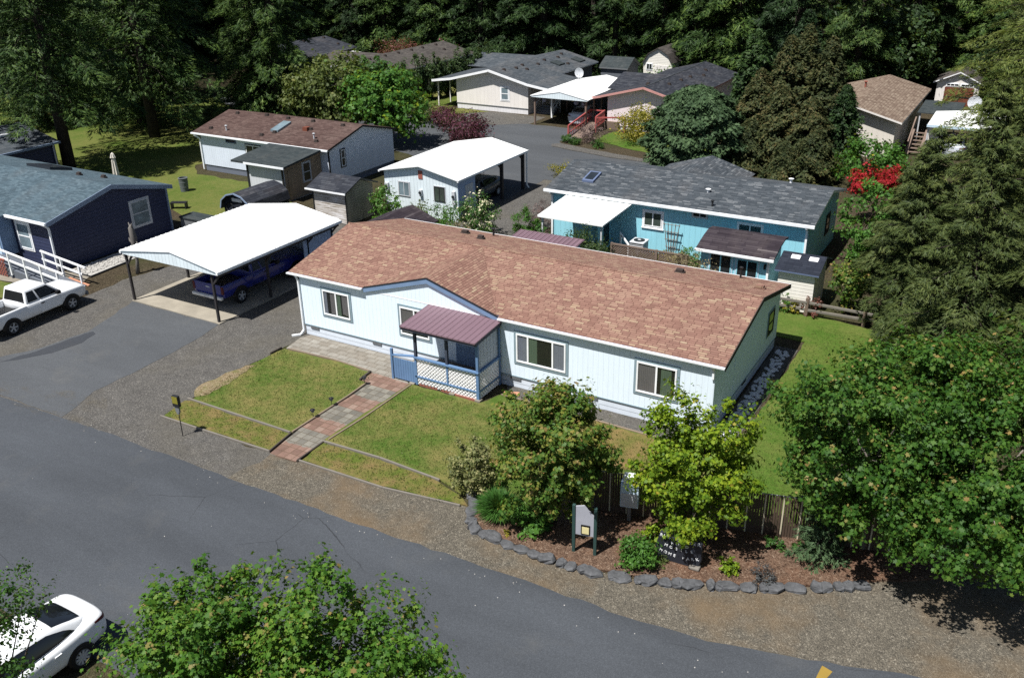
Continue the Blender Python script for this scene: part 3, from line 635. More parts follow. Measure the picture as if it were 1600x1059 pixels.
# scattered gravel that has washed onto the mouth of the drive
def scatter_mat():
    t = NT('washed_gravel'); o = t.obj()
    v = t.n('TexVoronoi', {'Vector': o, 'Scale': 30}); c = t.ramp(t.n('SeparateXYZ', {'Vector': v.outputs['Color']}).outputs[0], [(.1, S(110, 104, 92, 2)), (.9, S(176, 166, 146, 2))])
    d = t.noise(t.mapping(o, (.55, 1.1, 1)), 1.1, 5, .75); al = t.math('MULTIPLY', t.ramp(d, [(.48, 0.0), (.7, .55)]), t.ramp(v.outputs['Distance'], [(.2, 1.0), (.75, .25)]))
    t.P(Base_Color=c, Roughness=.95, Specular_IOR_Level=.1, Alpha=al); return t.m
sheet('washed_gravel', [(-9, -10.1), (-1.4, -10.2), (-1.5, -9.2), (-2.8, -8.1), (-4.2, -8.3), (-5.6, -8.9), (-8.5, -9.3)], .022, scatter_mat(), .1, .4, 31, kind='stuff')
rng = random.Random(15); mb = MB()
for i in range(75):
    x = rng.uniform(-6, 26); y = -9.75-abs(rng.gauss(0, .5))*(1 if rng.random() < .75 else 6); r = rng.uniform(.008, .022)
    if y < -17: continue
    mb.loft([[(x+r*q*math.cos(2*PI*j/5+i), y+r*q*math.sin(2*PI*j/5+i), .013+r*h) for j in range(5)] for q, h in ((1, 0), (.9, .6), (.3, .9))])
o = mb.build('road_pebbles', M['river'], fix=False); o['kind'] = 'stuff'
# white rocks in the strip by the gable wall
rng = random.Random(5); mb = MB()
for i in range(420):
    x = rng.uniform(18.5, 19.0); y = rng.uniform(.1, 7.9); r = rng.uniform(.04, .1)
    if rng.random() < .35: continue
    n = 6; k = rng.random()*6
    rings = [[(x+r*q*math.cos(2*PI*j/n+k)*rng.uniform(.8, 1.2), y+r*q*math.sin(2*PI*j/n+k)*rng.uniform(.8, 1.2), .02+r*h) for j in range(n)] for q, h in ((.9, 0), (1, .4), (.5, .85))]
    mb.loft(rings)
o = mb.build('white_gravel', M['whiterock'], smooth=False, fix=False); o['kind'] = 'stuff'
rng = random.Random(6); mb = MB()
for i in range(900):
    x = rng.uniform(-16.2, -14.9); y = rng.uniform(.1, 7.3) ; r = rng.uniform(.03, .08)
    n = 5; k = rng.random()*6
    rings = [[(x+r*q*math.cos(2*PI*j/n+k), y+r*q*math.sin(2*PI*j/n+k), .03+r*h) for j in range(n)] for q, h in ((.9, 0), (1, .4), (.5, .8))]
    mb.loft(rings)
o = mb.build('river_gravel', M['river'], fix=False); o['kind'] = 'stuff'
# weeds and blades along the strips and lawn edges
def tufts(name, areas, n, h, seed, mat='blade'):
    rng = np.random.default_rng(seed); P = []
    for x0, x1, y0, y1, k in areas: P.append(np.column_stack([rng.uniform(x0, x1, k), rng.uniform(y0, y1, k), np.full(k, .05)]))
    P = np.concatenate(P); up = np.column_stack([rng.normal(size=(len(P), 2))*.5, np.ones(len(P))])
    sz = h*(.5+rng.random(len(P))); nn = rng.normal(size=(len(P), 3))*np.array([1, 1, .2])
    A = leaf_arrays(P+up*(sz*.4)[:, None], nn, sz, NEED*np.array([2.2, 1, 1]), rng, along=up)
    o = link(name, leaf_mesh(name, [(A, 0)], [M[mat]])); o['kind'] = 'stuff'
tufts('weeds', [(.3, 5.3, -7.95, -6.85, 350), (6.85, 12.4, -7.75, -6.75, 250)], 0, .05, 3, 'l_varieg')
tufts('weed_grass', [(.3, 5.3, -7.95, -6.85, 700), (6.85, 12.4, -7.75, -6.75, 900), (.15, .5, -6.4, -1.7, 200)], 0, .06, 4, 'l_lawn')
tufts('lawn_grass', [(.35, 5.2, -6.6, -1.8, 7000), (6.9, 12.4, -6.5, -1.9, 8000), (12.4, 18.7, -5.4, -1.2, 6000), (19.3, 24, -3.5, 11, 10000)], 0, .045, 5, 'l_lawn')
# ------------------------------------------------------------------ building helpers
def frame_pts(face, c):
    """maps (a, d, z): a along the wall, d outwards, z up -> point; face 'y-' is a wall at y=c facing -y, 'x+' one at x=c facing +x"""
    if face == 'y-': return lambda a, d, z: (a, c-d, z)
    if face == 'x+': return lambda a, d, z: (c+d, a, z)
    if face == 'x-': return lambda a, d, z: (c-d, a, z)
    return lambda a, d, z: (a, c+d, z)
def fbox(mb, f, a0, a1, d0, d1, z0, z1, mi=0):
    P = [f(a, d, z) for z in (z0, z1) for a, d in ((a0, d0), (a1, d0), (a1, d1), (a0, d1))]
    mb.hexa(P, mi)
def window(parent, face, c, a0, a1, z0, z1, bars=(.5,), hbars=(), trim='vinyl', tw=.09, frame='vinyl', fw=.05, curtains=(), glassm='glass', layered=False, sill=False):
    f = frame_pts(face, c); mb = MB()
    if tw:
        fbox(mb, f, a0-tw, a1+tw, .002, .028, z1, z1+tw, 0); fbox(mb, f, a0-tw, a1+tw, .002, .028, z0-tw, z0, 0)
        fbox(mb, f, a0-tw, a0, .002, .028, z0, z1, 0); fbox(mb, f, a1, a1+tw, .002, .028, z0, z1, 0)
    fbox(mb, f, a0, a1, .003, .05, z1-fw, z1, 1); fbox(mb, f, a0, a1, .003, .05, z0, z0+fw, 1)
    fbox(mb, f, a0, a0+fw, .003, .05, z0+fw, z1-fw, 1); fbox(mb, f, a1-fw, a1, .003, .05, z0+fw, z1-fw, 1)
    for b in bars:
        x = a0+(a1-a0)*b; fbox(mb, f, x-fw*.55, x+fw*.55, .004, .046, z0+fw, z1-fw, 1)
    for b in hbars:
        z = z0+(z1-z0)*b; fbox(mb, f, a0+fw, a1-fw, .004, .044, z-fw*.5, z+fw*.5, 1)
    if sill: fbox(mb, f, a0-tw-.02, a1+tw+.02, .029, .07, z0-tw-.03, z0-tw+.02, 1)
    w_ = mb.build('window', [M[trim], M[frame]], parent)
    mb = MB()
    if layered:
        fbox(mb, f, a0+fw, a1-fw, .0025, .006, z0+fw, z1-fw); mb.build('room', M['room'], w_)  # thin black sheet, the unlit room's darkness put into its colour
        for (s, e, zz, cm, wav) in curtains:
            mb = MB(); x0 = a0+fw+(a1-a0-2*fw)*s; x1 = a0+fw+(a1-a0-2*fw)*e; n = max(6, int((x1-x0)/.035)); top = z1-fw; bot = z0+fw+(z1-z0-2*fw)*zz
            for i in range(n):
                p, q = x0+(x1-x0)*i/n, x0+(x1-x0)*(i+1)/n; d1 = .011+(.009 if i % 2 else 0); d2 = .011+(.009 if (i+1) % 2 else 0)
                b1 = bot+wav*math.sin(i*.9); b2 = bot+wav*math.sin((i+1)*.9)
                mb.face([f(p, d1, b1), f(q, d2, b2), f(q, d2, top), f(p, d1, top)])
            mb.build('curtain', M[cm], w_, fix=False)
        mb = MB(); mb.face([f(a, .028, z) for a, z in ((a0+fw*.8, z0+fw*.8), (a1-fw*.8, z0+fw*.8), (a1-fw*.8, z1-fw*.8), (a0+fw*.8, z1-fw*.8))]); mb.build('pane', M['pane'], w_, fix=False)
    else:
        fbox(mb, f, a0+fw*.5, a1-fw*.5, .01, .03, z0+fw*.5, z1-fw*.5); mb.build('pane', M[glassm], w_)
    return w_
def roof_slab(name, parent, axis, a0, a1, e0, ez0, r, rz, e1, ez1, t, top, side, under='soffit'):
    """gable roof with its ridge along axis from a0 to a1; eaves at e0 (height ez0) and e1 (ez1), ridge at r, rz"""
    mb = MB(); poly = [(e0, ez0), (r, rz), (e1, ez1), (e1, ez1-t), (r, rz-t), (e0, ez0-t)]
    mb.prism(poly, 'x' if axis == 'x' else 'y', a0, a1, mis=[0, 0, 1, 2, 2, 1], capmi=1)
    return mb.build(name, [M[top], M[side], M[under]], parent)
def gable_wall(parent, axis, a0, a1, e0, e1, zb, zt0, r, rz, zt1, mat, name='wall'):
    mb = MB(); mb.prism([(e0, zb), (e1, zb), (e1, zt1), (r, rz), (e0, zt0)], axis, a0, a1)
    return mb.build(name, M[mat], parent)
def roof_vent(parent, x, y, z, s=.22, mat='vent', slope=(0, 0)):
    mb = MB(); mb.box(x-s, x+s, y-s*.7, y+s*.7, z-.12, z+.03); mb.box(x-s*.75, x+s*.75, y-s*.55, y+s*.45, z+.03, z+.13)
    return mb.build('roof_vent', M[mat], parent, mod=.012)
def pipe_vent(parent, x, y, z, h=.35, r=.05, mat='iron'):
    mb = MB(); mb.tube([(x, y, z-.15), (x, y, z+h)], r, 8); mb.lathe([(0, h+.09+z), (r*2.1, h+.05+z), (r*1.2, h-.02+z)], 8, c=(x, y, 0))
    return mb.build('vent_pipe', M[mat], parent)
def downspout(parent, pts, mat='gutter', w=.075):
    mb = MB()
    for p, q in zip(pts, pts[1:]): mb.beam(p, q, w)
    return mb.build('downspout', M[mat], parent)
def zroof(y, y0, z0, y1, z1): return z0+(y-y0)*(z1-z0)/(y1-y0)

# ------------------------------------------------------------------ the pale house in the middle
H = thing('mobile_home', 'pale blue-white home with red-brown shingle roof and front entry gable', 'house')
L, W, RZ, EZ = 18.29, 8.18, 3.79, 2.85
mb = MB()
zt = 2.79
mb.face([(0, 0, .5), (L, 0, .5), (L, 0, zt), (9.72, 0, zt), (6.7, 0, 3.69), (3.66, 0, zt), (0, 0, zt)])
mb.face([(L, 0, .5), (L, W, .5), (L, W, zt), (L, W/2, RZ-.1), (L, 0, zt)])
mb.face([(0, W, .5), (0, 0, .5), (0, 0, zt), (0, W/2, RZ-.1), (0, W, zt)])
mb.face([(L, W, .5), (0, W, .5), (0, W, zt), (L, W, zt)])
mb.build('wall', M['white_wall'], H, fix=False)
mb = MB(); mb.box(.03, L-.03, .03, W-.03, 0, .5); mb.build('skirting', M['skirt'], H)
mb = MB(); mb.box(-.012, L+.012, -.012, 0.0, .475, .515); mb.box(L, L+.012, 0, W, .475, .515); mb.build('base_trim', M['teal_trim'], H)
mb = MB(); mb.box(3.7, 9.7, -.008, -.0005, 2.70, 2.735); mb.build('joint_strip', M['white'], H)
mb = MB()
for xa, xb, ee in ((-.5, 3.52, -.10), (3.52, 9.88, .03), (9.88, L+.33, -.10)):
    ez = EZ-.01+(ee+.10)*(RZ-EZ+.01)/(W/2+.10)
    mb.prism([(ee, ez), (W/2, RZ), (W+.06, EZ), (W+.06, EZ-.1), (W/2, RZ-.1), (ee, ez-.1)], 'x', xa, xb, mis=[0, 0, 1, 2, 2, 1], capmi=1)
mb.build('roof', [M['roof_red'], M['navytrim'], M['soffit']], H, fix=False)
mb = MB(); k = .022
mb.face([(3.56, -.07, EZ+.012), (6.68, -.07, RZ+k), (6.68, W/2, RZ+k)]); mb.face([(9.84, -.07, EZ+.012), (6.68, W/2, RZ+k), (6.68, -.07, RZ+k)])
mb.build('entry_roof', M['roof_red'], H, fix=False)
mb = MB()
for x0, x1, s in ((3.5, 6.68, 1), (9.9, 6.68, -1)):
    z0, z1 = EZ-.01, RZ+.01
    mb.hexa([(x0, -.085, z0-.2), (x1, -.085, z1-.2), (x1, -.02, z1-.2), (x0, -.02, z0-.2), (x0, -.085, z0), (x1, -.085, z1), (x1, -.02, z1), (x0, -.02, z0)])
mb.build('entry_fascia', M['trimblue'], H)
mb = MB()
mb.beam((3.52, -.075, EZ+.012), (6.68, -.075, RZ+.035), .06, .03); mb.beam((6.68, -.075, RZ+.035), (9.88, -.075, EZ+.012), .06, .03)
mb.build('drip_edge', M['iron'], H)
for a, b in ((-.52, 3.5), (9.92, L+.35)):
    mb = MB(); prof = [(-.10, EZ-.025), (-.215, EZ-.02), (-.21, EZ-.075), (-.17, EZ-.095), (-.10, EZ-.095)]
    mb.prism(prof, 'x', a, b); mb.build('gutter', M['gutter'], H)
mb = MB(); mb.box(-.52, L+.34, W+.062, W+.15, EZ-.12, EZ-.02); mb.build('gutter', M['gutter'], H)
mb = MB()
for yy0, z0, yy1, z1 in ((-.10, EZ-.01, W/2, RZ), (W/2, RZ, W+.06, EZ)):
    mb.hexa([(L+.331, yy0, z0-.17), (L+.331, yy1, z1-.17), (L+.36, yy1, z1-.17), (L+.36, yy0, z0-.17), (L+.331, yy0, z0+.004), (L+.331, yy1, z1+.004), (L+.36, yy1, z1+.004), (L+.36, yy0, z0+.004)])
mb.build('rake_board', M['darktimber'], H)
mb = MB(); mb.tube([(-.5, W/2, RZ+.012), (L+.33, W/2, RZ+.012)], .035, 6); mb.build('ridge_cap', M['roof_red'], H)
downspout(H, [(-.1, -.11, EZ-.12), (-.03, -.05, EZ-.34), (-.03, -.05, .2), (-.05, -.25, .06), (-.35, -.5, .04)])
downspout(H, [(L-.05, -.11, EZ-.12), (L-.05, -.045, EZ-.25), (L-.05, -.045, 2.28)])
window(H, 'y-', 0, 1.24, 2.66, 1.2, 2.33, (.5,), (), 'teal_trim', .1, 'vinyl', .06, [(.0, .12, .0, 'curtainblue', 0), (.26, .5, .03, 'curtain', .01), (.53, .68, .0, 'curtaingreen', 0), (.74, 1, .1, 'curtain', .02)], layered=True)
window(H, 'y-', 0, 5.26, 6.66, 1.16, 2.36, (.5,), (), 'teal_trim', .1, 'vinyl', .06, [(0, .48, .06, 'curtain', .01)], layered=True)
window(H, 'y-', 0, 10.63, 12.71, 1.16, 2.33, (.24, .74), (), 'teal_trim', .1, 'vinyl', .06, [(0, .2, .02, 'curtainblue', 0), (.78, 1, 0, 'curtainblue', 0), (.24, .42, 0, 'curtaingreen', 0)], layered=True)
window(H, 'y-', 0, 15.49, 16.97, 1.13, 2.32, (.5,), (), 'teal_trim', .1, 'vinyl', .06, [(0, .47, 0, 'curtain', .0), (.62, .9, .0, 'curtaingreen', .0)], layered=True)
window(H, 'x+', L, 6.55, 7.35, 1.15, 2.1, (), (.5,), 'teal_trim', .08, 'iron', .05)
for x0, x1 in ((.34, .8), (3.7, 4.16), (10.34, 10.8), (13.55, 14.02)):
    mb = MB(); mb.box(x0, x1, .0, .028, .33, .46)
    for i in range(4): mb.box(x0+.02, x1-.02, -.012, .0, .345+i*.03, .36+i*.03)
    mb.build('foundation_vent', M['greyplastic'], H)
mb = MB(); mb.box(L-.03, L-.003, 3.6, 4.1, .33, .46); mb.build('foundation_vent', M['blackplastic'], H)
zb = lambda y: zroof(y, W/2, RZ, W+.06, EZ)
for x, y in ((4.0, 6.9), (14.6, 6.4), (18.0, 5.9)): roof_vent(H, x, y, zb(y)+.03, .2, 'roof_red' if x > 17 else 'vent')
for x, y in ((5.35, 6.1),): roof_vent(H, x, y, zb(y)+.05, .17)
pipe_vent(H, 5.1, 7.6, zb(7.6), .3); pipe_vent(H, 16.75, 7.6, zb(7.6), .42, .04)
mb = MB(); mb.box(L+.002, L+.012, 2.3, 2.34, .52, 3.2); mb.build('joint_strip', M['white_wall'], H)
# entry porch
P = thing('entry_porch', 'small blue entry porch with purple metal roof and white lattice', 'porch', (6.7, 0, 0))
pw, pd = 3.3, 1.62
mb = MB()
for i in range(0, 1):
    pass
z1, z0, y1, y0 = 2.72, 2.57, -.02, -1.97
mb.hexa([(.0, y0, z0-.05), (pw+.04, y0, z0-.05), (pw+.04, y1, z1-.05), (.0, y1, z1-.05), (.0, y0, z0), (pw+.04, y0, z0), (pw+.04, y1, z1), (.0, y1, z1)])
for i in range(15):
    x = .02+i*(pw-.0)/14
    mb.hexa([(x-.03, y0, z0), (x+.03, y0, z0), (x+.03, y1, z1), (x-.03, y1, z1), (x-.01, y0, z0+.016), (x+.01, y0, z0+.016), (x+.01, y1, z1+.016), (x-.01, y1, z1+.016)])
mb.build('porch_roof', M['purple_metal'], P)
mb = MB(); mb.beam((0, -1.9, 2.47), (pw, -1.9, 2.47), .06, .12); mb.beam((.05, -1.9, 2.47), (.05, -.06, 2.6), .06, .12); mb.beam((pw, -1.9, 2.47), (pw, -.06, 2.6), .06, .12); mb.build('roof_beam', M['porchdark'], P)
for x, y in ((.42, -pd), (3.2, -pd), (3.2, -.1), (1.85, -pd)):
    mb = MB(); mb.box(x-.05, x+.05, y-.05, y+.05, 1.25 if x < 3 else .02, 2.42); mb.build('post', M['porchdark' if x < 3 else 'porchblue'], P)
mb = MB(); mb.box(.38, 3.22, -pd+.03, -.02, .34, .44); mb.build('deck', M['oldwood'], P)
mb = MB(); mb.box(-.8+.0, .38, -1.6, -.05, .04, .2); mb.box(-.3, .38, -1.6, -.05, .2, .34); mb.build('steps', M['dustyconc'], P)
mb = MB()
for q in (((.36, -pd-.03, 1.22), (3.27, -pd-.03, 1.22)), ((3.22, -pd, 1.22), (3.22, -.05, 1.22))): mb.beam(*q, .13, .06)
for q in (((.36, -pd-.02, .40), (3.27, -pd-.02, .40)), ((3.21, -pd, .40), (3.21, -.05, .40))): mb.beam(*q, .05, .06)
mb.build('handrail', M['porchblue'], P)
def lattice(parent, f, a0, a1, z0, z1, pitch=.15, wdt=.056, name='lattice_panel', mat='lattice'):
    mb = MB(); H_ = z1-z0; n = int((a1-a0+H_)/pitch)+1
    for sgn in (1, -1):
        for i in range(n):
            s = a0-(H_ if sgn > 0 else 0)+i*pitch if sgn > 0 else a0+i*pitch
            p0, p1 = (s, z0), (s+sgn*H_, z1)
            # clip to the panel
            pts = []
            for (a, z) in (p0, p1): pts.append([a, z])
            (xa, za), (xb, zb_) = pts
            lo, hi = 0.0, 1.0; dx = xb-xa
            if dx > 0: lo = max(lo, (a0-xa)/dx); hi = min(hi, (a1-xa)/dx)
            else: lo = max(lo, (a1-xa)/dx); hi = min(hi, (a0-xa)/dx)
            if hi-lo < .03: continue
            A = (xa+dx*lo, za+H_*lo); B = (xa+dx*hi, za+H_*hi); d = .012 if sgn > 0 else 0.0
            nx, nz = -(B[1]-A[1]), (B[0]-A[0]); l_ = math.hypot(nx, nz); nx *= wdt/2/l_; nz *= wdt/2/l_
            P_ = []
            for dd in (d, d+.008):
                P_ += [f(A[0]-nx, dd, A[1]-nz), f(B[0]-nx, dd, B[1]-nz), f(B[0]+nx, dd, B[1]+nz), f(A[0]+nx, dd, A[1]+nz)]
            mb.hexa(P_)
    return mb.build(name, M[mat], parent, fix=False)
ff = frame_pts('y-', -pd-.0)
lattice(P, ff, .45, 1.8, .44, 1.19); lattice(P, ff, 1.9, 3.16, .44, 1.19); lattice(P, ff, .45, 3.16, .08, .37)
fx = frame_pts('x+', 3.2)
lattice(P, fx, -pd+.08, -.12, .44, 1.19); lattice(P, fx, -pd+.08, -.12, .08, .37)
mb = MB(); mb.box(1.81, 1.89, -pd-.04, -pd, .43, 1.2); mb.box(3.14, 3.256, -pd-.056, -pd+.045, .05, 1.19); mb.box(.36, .45, -pd-.045, -pd, .05, 1.2); mb.build('lattice_stile', M['porchblue'], P)
mb = MB()
for i in range(9):
    x = -.66+i*.115; mb.box(x+.004, x+.111, -pd-.03, -pd, .1, .98)
mb.box(-.68, .4, -pd+.0, -pd+.04, .2, .28)
mb.build('gate_boards', M['porchblue'], P)
mb = MB(); mb.beam((-.74, -pd, 1.06), (.38, -pd, 1.24), .12, .05); mb.box(-.78, -.69, -pd-.05, -pd+.04, .03, 1.34); mb.build('stair_rail', M['porchblue'], P)
mb = MB(); mb.box(1.2, 2.12, .0-.03, -.002, .45, 2.42); mb.build('front_door', M['trimblue'], P)
mb = MB()
for x0, x1 in ((.5, 1.35), (1.5, 2.1)): mb.box(pw*0+x0, x1, -pd-.02, -pd-.005, .02, .12)
mb.box(2.15, 3.1, -pd-.06, -pd-.02, -.0, .09); mb.build('brick_base', M['brick'], P)
for x in (.2, 2.05, 3.2):
    mb = MB(); mb.box(x-.12, x+.12, -pd-.12, -pd+.1, 0, .09+.02*x*.3); mb.build('footing', M['dustyconc'], P, mod=.02)

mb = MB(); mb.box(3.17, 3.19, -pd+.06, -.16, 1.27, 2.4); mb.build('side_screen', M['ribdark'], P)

# ------------------------------------------------------------------ carport with two pitched white metal planes
C = thing('carport', 'long white metal gable carport sheltering the blue pickup', 'carport', (-6.9, 3, 0))
ox, oy = -6.9, 3
x0, x1, y0, y1 = -9.98-ox, -3.66-ox, -1.15-oy, 7.2-oy; xr = -6.55-ox
mb = MB(); t = .1
def corr(mb, xa, za, xb, zb_, n=28):
    for i in range(n):
        pass
poly = [(x0, 2.6), (xr, 3.08), (x1, 2.6), (x1, 2.56), (xr, 3.04), (x0, 2.56)]
mb.prism(poly, 'y', y0, y1, mis=[0, 0, 1, 1, 1, 1], capmi=1); mb.build('carport_roof', [M['white_metal'], M['white']], C)
mb = MB()
for i in range(29):
    y = y0+.05+i*(y1-y0-.1)/28
    mb.beam((x0, y, 2.61), (xr, y, 3.09), .035, .022); mb.beam((xr, y, 3.09), (x1, y, 2.61), .035, .022)
mb.build('roof_ribs', M['white_metal'], C)
mb = MB(); mb.prism([(x0+.1, 2.42), (x1-.1, 2.42), (x1-.1, 2.53), (xr, 3.01), (x0+.1, 2.53)], 'y', y0+.04, y0+.09); mb.build('gable_panel', M['ribwall'], C)
mb = MB(); mb.beam((x0+.05, y0+.02, 2.55), (xr, y0+.02, 3.05), .03, .05); mb.beam((xr, y0+.02, 3.05), (x1-.05, y0+.02, 2.55), .03, .05); mb.build('gable_edge', M['teal_trim'], C)
for x in (x0-.02, x1-.07):
    mb = MB(); mb.box(x, x+.1, y0-.02, y1+.02, 2.46, 2.58); mb.build('gutter', M['white'], C)
mb = MB(); mb.beam((x0+.12, y0+.1, 2.38), (x0+.12, y1-.1, 2.38), .09, .16); mb.beam((x1-.14, y0+.1, 2.38), (x1-.14, y1-.1, 2.38), .09, .16); mb.build('beam', M['post'], C)
for x in (x0+.12, x1-.6):
    for y in (-.95-oy, 2.36-oy, 5.2-oy, 7.0-oy):
        mb = MB(); mb.box(x-.05, x+.05, y-.05, y+.05, .05, 2.3)
        po = mb.build('post', M['post'], C)
        mb = MB(); s = 1 if y < 5-oy else -1
        mb.beam((x, y, 1.85), (x, y+.45*s, 2.3), .07); mb.beam((x, y, 1.85), (x+(.4 if x < 0 else .45), y, 2.32), .07); mb.build('brace', M['post'], po)
mb = MB(); mb.box(x0+.15, x0+.2, 4.4-oy, y1-.1, .06, 2.42); mb.box(x0+.2, x1-.6, y1-.16, y1-.1, .06, 2.42); mb.box(x1-.6, x1-.55, 4.9-oy, y1-.1, .06, 2.42); mb.box(x0+.2, x1-.6, 4.95+1.2-oy, 5.0+1.2-oy, .06, 2.4); mb.build('storage_wall', M['ribblue'], C)
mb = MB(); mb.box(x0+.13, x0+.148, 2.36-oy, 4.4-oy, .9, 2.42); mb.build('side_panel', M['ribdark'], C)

# ------------------------------------------------------------------ navy house on the left
D = thing('mobile_home', 'navy blue house with slate grey roof and white ramp at the left edge', 'house')
gable_wall(D, 'x', -32, -16.62, -.1, 7.35, .0, 2.68, 3.65, 3.55, 2.68, 'navy_wall')
mb = MB(); mb.box(-22.6, -19.85, -.9, -.11, .55, 2.66); mb.build('entry_bay', M['trimblue'], D)
roof_slab('roof', D, 'x', -32.2, -16.4, -.4, 2.75, 3.7, 3.72, 7.6, 2.75, .14, 'roof_slate', 'bluegutter')
mb = MB(); mb.prism([(-24.5, 2.72), (-22, 3.3), (-19.7, 2.72)], 'y', -1.1, 2.5); mb.build('entry_roof', M['roof_slate'], D)
mb = MB()
for yy0, z0, yy1, z1 in ((-.42, 2.75, 3.7, 3.72), (3.7, 3.72, 7.62, 2.75)):
    mb.hexa([(-16.4, yy0, z0-.24), (-16.4, yy1, z1-.24), (-16.36, yy1, z1-.24), (-16.36, yy0, z0-.24), (-16.4, yy0, z0), (-16.4, yy1, z1), (-16.36, yy1, z1), (-16.36, yy0, z0)])
mb.build('rake_board', M['bluegutter'], D)
mb = MB(); mb.box(-19.75, -16.38, -.52, -.41, 2.62, 2.74); mb.build('gutter', M['gutter'], D)
downspout(D, [(-16.7, -.46, 2.62), (-16.68, -.15, 2.35), (-16.68, -.15, .1)], 'gutter', .09)
downspout(D, [(-16.58, 7.3, 2.6), (-16.58, 7.3, .1)], 'bluegutter', .09)
window(D, 'y-', -.1, -19.5, -18.45, .9, 2.28, (), (.5,), 'vinyl', .1, 'vinyl', .06, glassm='glasspale')
window(D, 'x+', -16.62, 4.8, 5.95, 1.0, 2.38, (), (.5,), 'ltgrey', .1, 'ltgrey', .05, glassm='glasspale')
mb = MB(); mb.box(-20.75, -20.0, -.94, -.9, .6, 2.5); mb.build('front_door', M['bluepale'], D)
zD = lambda y: zroof(y, 3.7, 3.72, 7.6, 2.75)
mb = MB()
mb.hexa([(-25.6, 5.0, zD(5.0)), (-23.4, 5.0, zD(5.0)), (-23.4, 6.4, zD(6.4)), (-25.6, 6.4, zD(6.4)), (-25.6, 5.0, zD(5.0)+.16), (-23.4, 5.0, zD(5.0)+.16), (-23.4, 6.4, zD(6.4)+.16), (-25.6, 6.4, zD(6.4)+.16)]); mb.build('skylight', M['solar'], D)
for x, y in ((-20.8, 5.0), (-19.5, 5.6)): roof_vent(D, x, y, zD(y)+.05, .17)
# wheelchair ramp in front
RP = thing('access_ramp', 'wheelchair ramp with white handrails in front of the navy house', 'ramp', (-16, -1.2, 0))
mb = MB()
mb.hexa([(-4.6, -.62, 0), (2.35, -.62, 0), (2.35, .42, 0), (-4.6, .42, 0), (-4.6, -.62, .72), (2.35, -.62, .03), (2.35, .42, .03), (-4.6, .42, .72)]); mb.build('ramp_deck', M['greywall'], RP)
mb = MB(); mb.hexa([(1.0, .42, 0), (2.5, .42, 0), (2.5, .52, 0), (1.0, .52, 0), (1.0, .42, .2), (2.5, .42, .06), (2.5, .52, .06), (1.0, .52, .2)]); mb.build('kerb_board', M['terracotta'], RP)
def rampz(x): return .72+(x+4.6)*(.03-.72)/6.95
for y, xa, xb, nm in ((-.66, -4.6, 2.0, 5), (.46, -.9, 2.15, 2)):
    mb = MB(); mb.beam((xa, y, rampz(xa)+.95), (xb+.35, y, rampz(xb+.35)+.95), .09, .07); mb.beam((xa, y, rampz(xa)+.52), (xb, y, rampz(xb)+.52), .05, .09); mb.build('handrail', M['white'], RP)
    for i in range(nm+1):
        x = xa+.15+(xb-xa-.3)*i/nm; mb = MB(); mb.box(x-.045, x+.045, y-.045, y+.045, max(.0, rampz(x)*.4), rampz(x)+.92); mb.box(x-.05, x+.05, y-.04, y+.04, 0, max(.03, rampz(x)*.4), 1); mb.build('rail_post', [M['white'], M['porchdark']], RP)
mb = MB(); mb.beam((-4.7, -1.5, 1.5), (-3.0, -.7, .95), .08); mb.build('handrail', M['white'], RP)
t = thing('lattice_screen', 'reddish wooden lattice screen under the ramp at the left edge', 'lattice', (-19.3, -1.9, 0))
lattice(t, frame_pts('y-', 0), -1.2, 1.0, .05, .95, .2, .045, 'screen', 'redwood'); mb = MB(); mb.box(-1.25, 1.05, -.03, .03, .93, 1.0); mb.build('cap_rail', M['redwood'], t)
# garage roofed building behind the navy house
D2 = thing('mobile_home', 'grey-roofed dark house behind the navy house, shaded by spruces', 'house')
gable_wall(D2, 'y', 2, 11.7, -40.4, -32.7, 0, 2.66, -36.5, 3.5, 2.66, 'navy_wall')
roof_slab('roof', D2, 'y', 1.8, 12, -40.7, 2.75, -36.5, 3.7, -32.5, 2.75, .14, 'roof_grey', 'bluegutter')
mb = MB(); mb.box(-32.5, -32.4, 1.8, 12, 2.6, 2.74); mb.build('gutter', M['bluegutter'], D2)
downspout(D2, [(-32.6, 11.5, 2.6), (-32.6, 11.5, .1)], 'ltgrey', .09)
mb = MB(); mb.box(-35.2, -34.7, 9.3, 10.0, 3.3, 3.42); mb.build('skylight', M['ltgrey'], D2)
# ------------------------------------------------------------------ ice-blue house with brown roof, and its annex
B = thing('mobile_home', 'ice-blue house with brown shingle roof and flat skylight behind the carport', 'house')
gable_wall(B, 'x', -25.7, -14.0, 18.35, 25.4, .45, 2.66, 21.85, 3.55, 2.66, 'ice_wall')
mb = MB(); mb.box(-25.66, -14.04, 18.4, 25.36, 0, .45); mb.build('skirting', M['grey_skirt'], B)
roof_slab('roof', B, 'x', -26.25, -13.75, 18.1, 2.75, 21.85, 3.68, 25.6, 2.75, .13, 'roof_brown', 'iron')
mb = MB(); mb.box(-26.27, -13.73, 17.98, 18.09, 2.64, 2.74); mb.build('gutter', M['gutter'], B)
downspout(B, [(-26, 18.03, 2.6), (-25.75, 18.3, 2.3), (-25.75, 18.3, .1)], 'gutter', .1)
mb = MB(); mb.box(-14.0, -13.93, 18.33, 18.42, 0, 2.6); mb.build('corner_trim', M['iron'], B)
window(B, 'y-', 18.35, -21.35, -20.0, 1.3, 2.3, (.5,), (), 'iron', .07, 'vinyl', .06)
window(B, 'x+', -14.0, 19.6, 20.0, 1.3, 2.4, (), (.5,), 'iron', .08, 'vinyl', .05)
window(B, 'y-', 18.35, -23.2, -22.3, 2.3, 2.5, (), (), 'navytrim', .05, 'navytrim', .04)
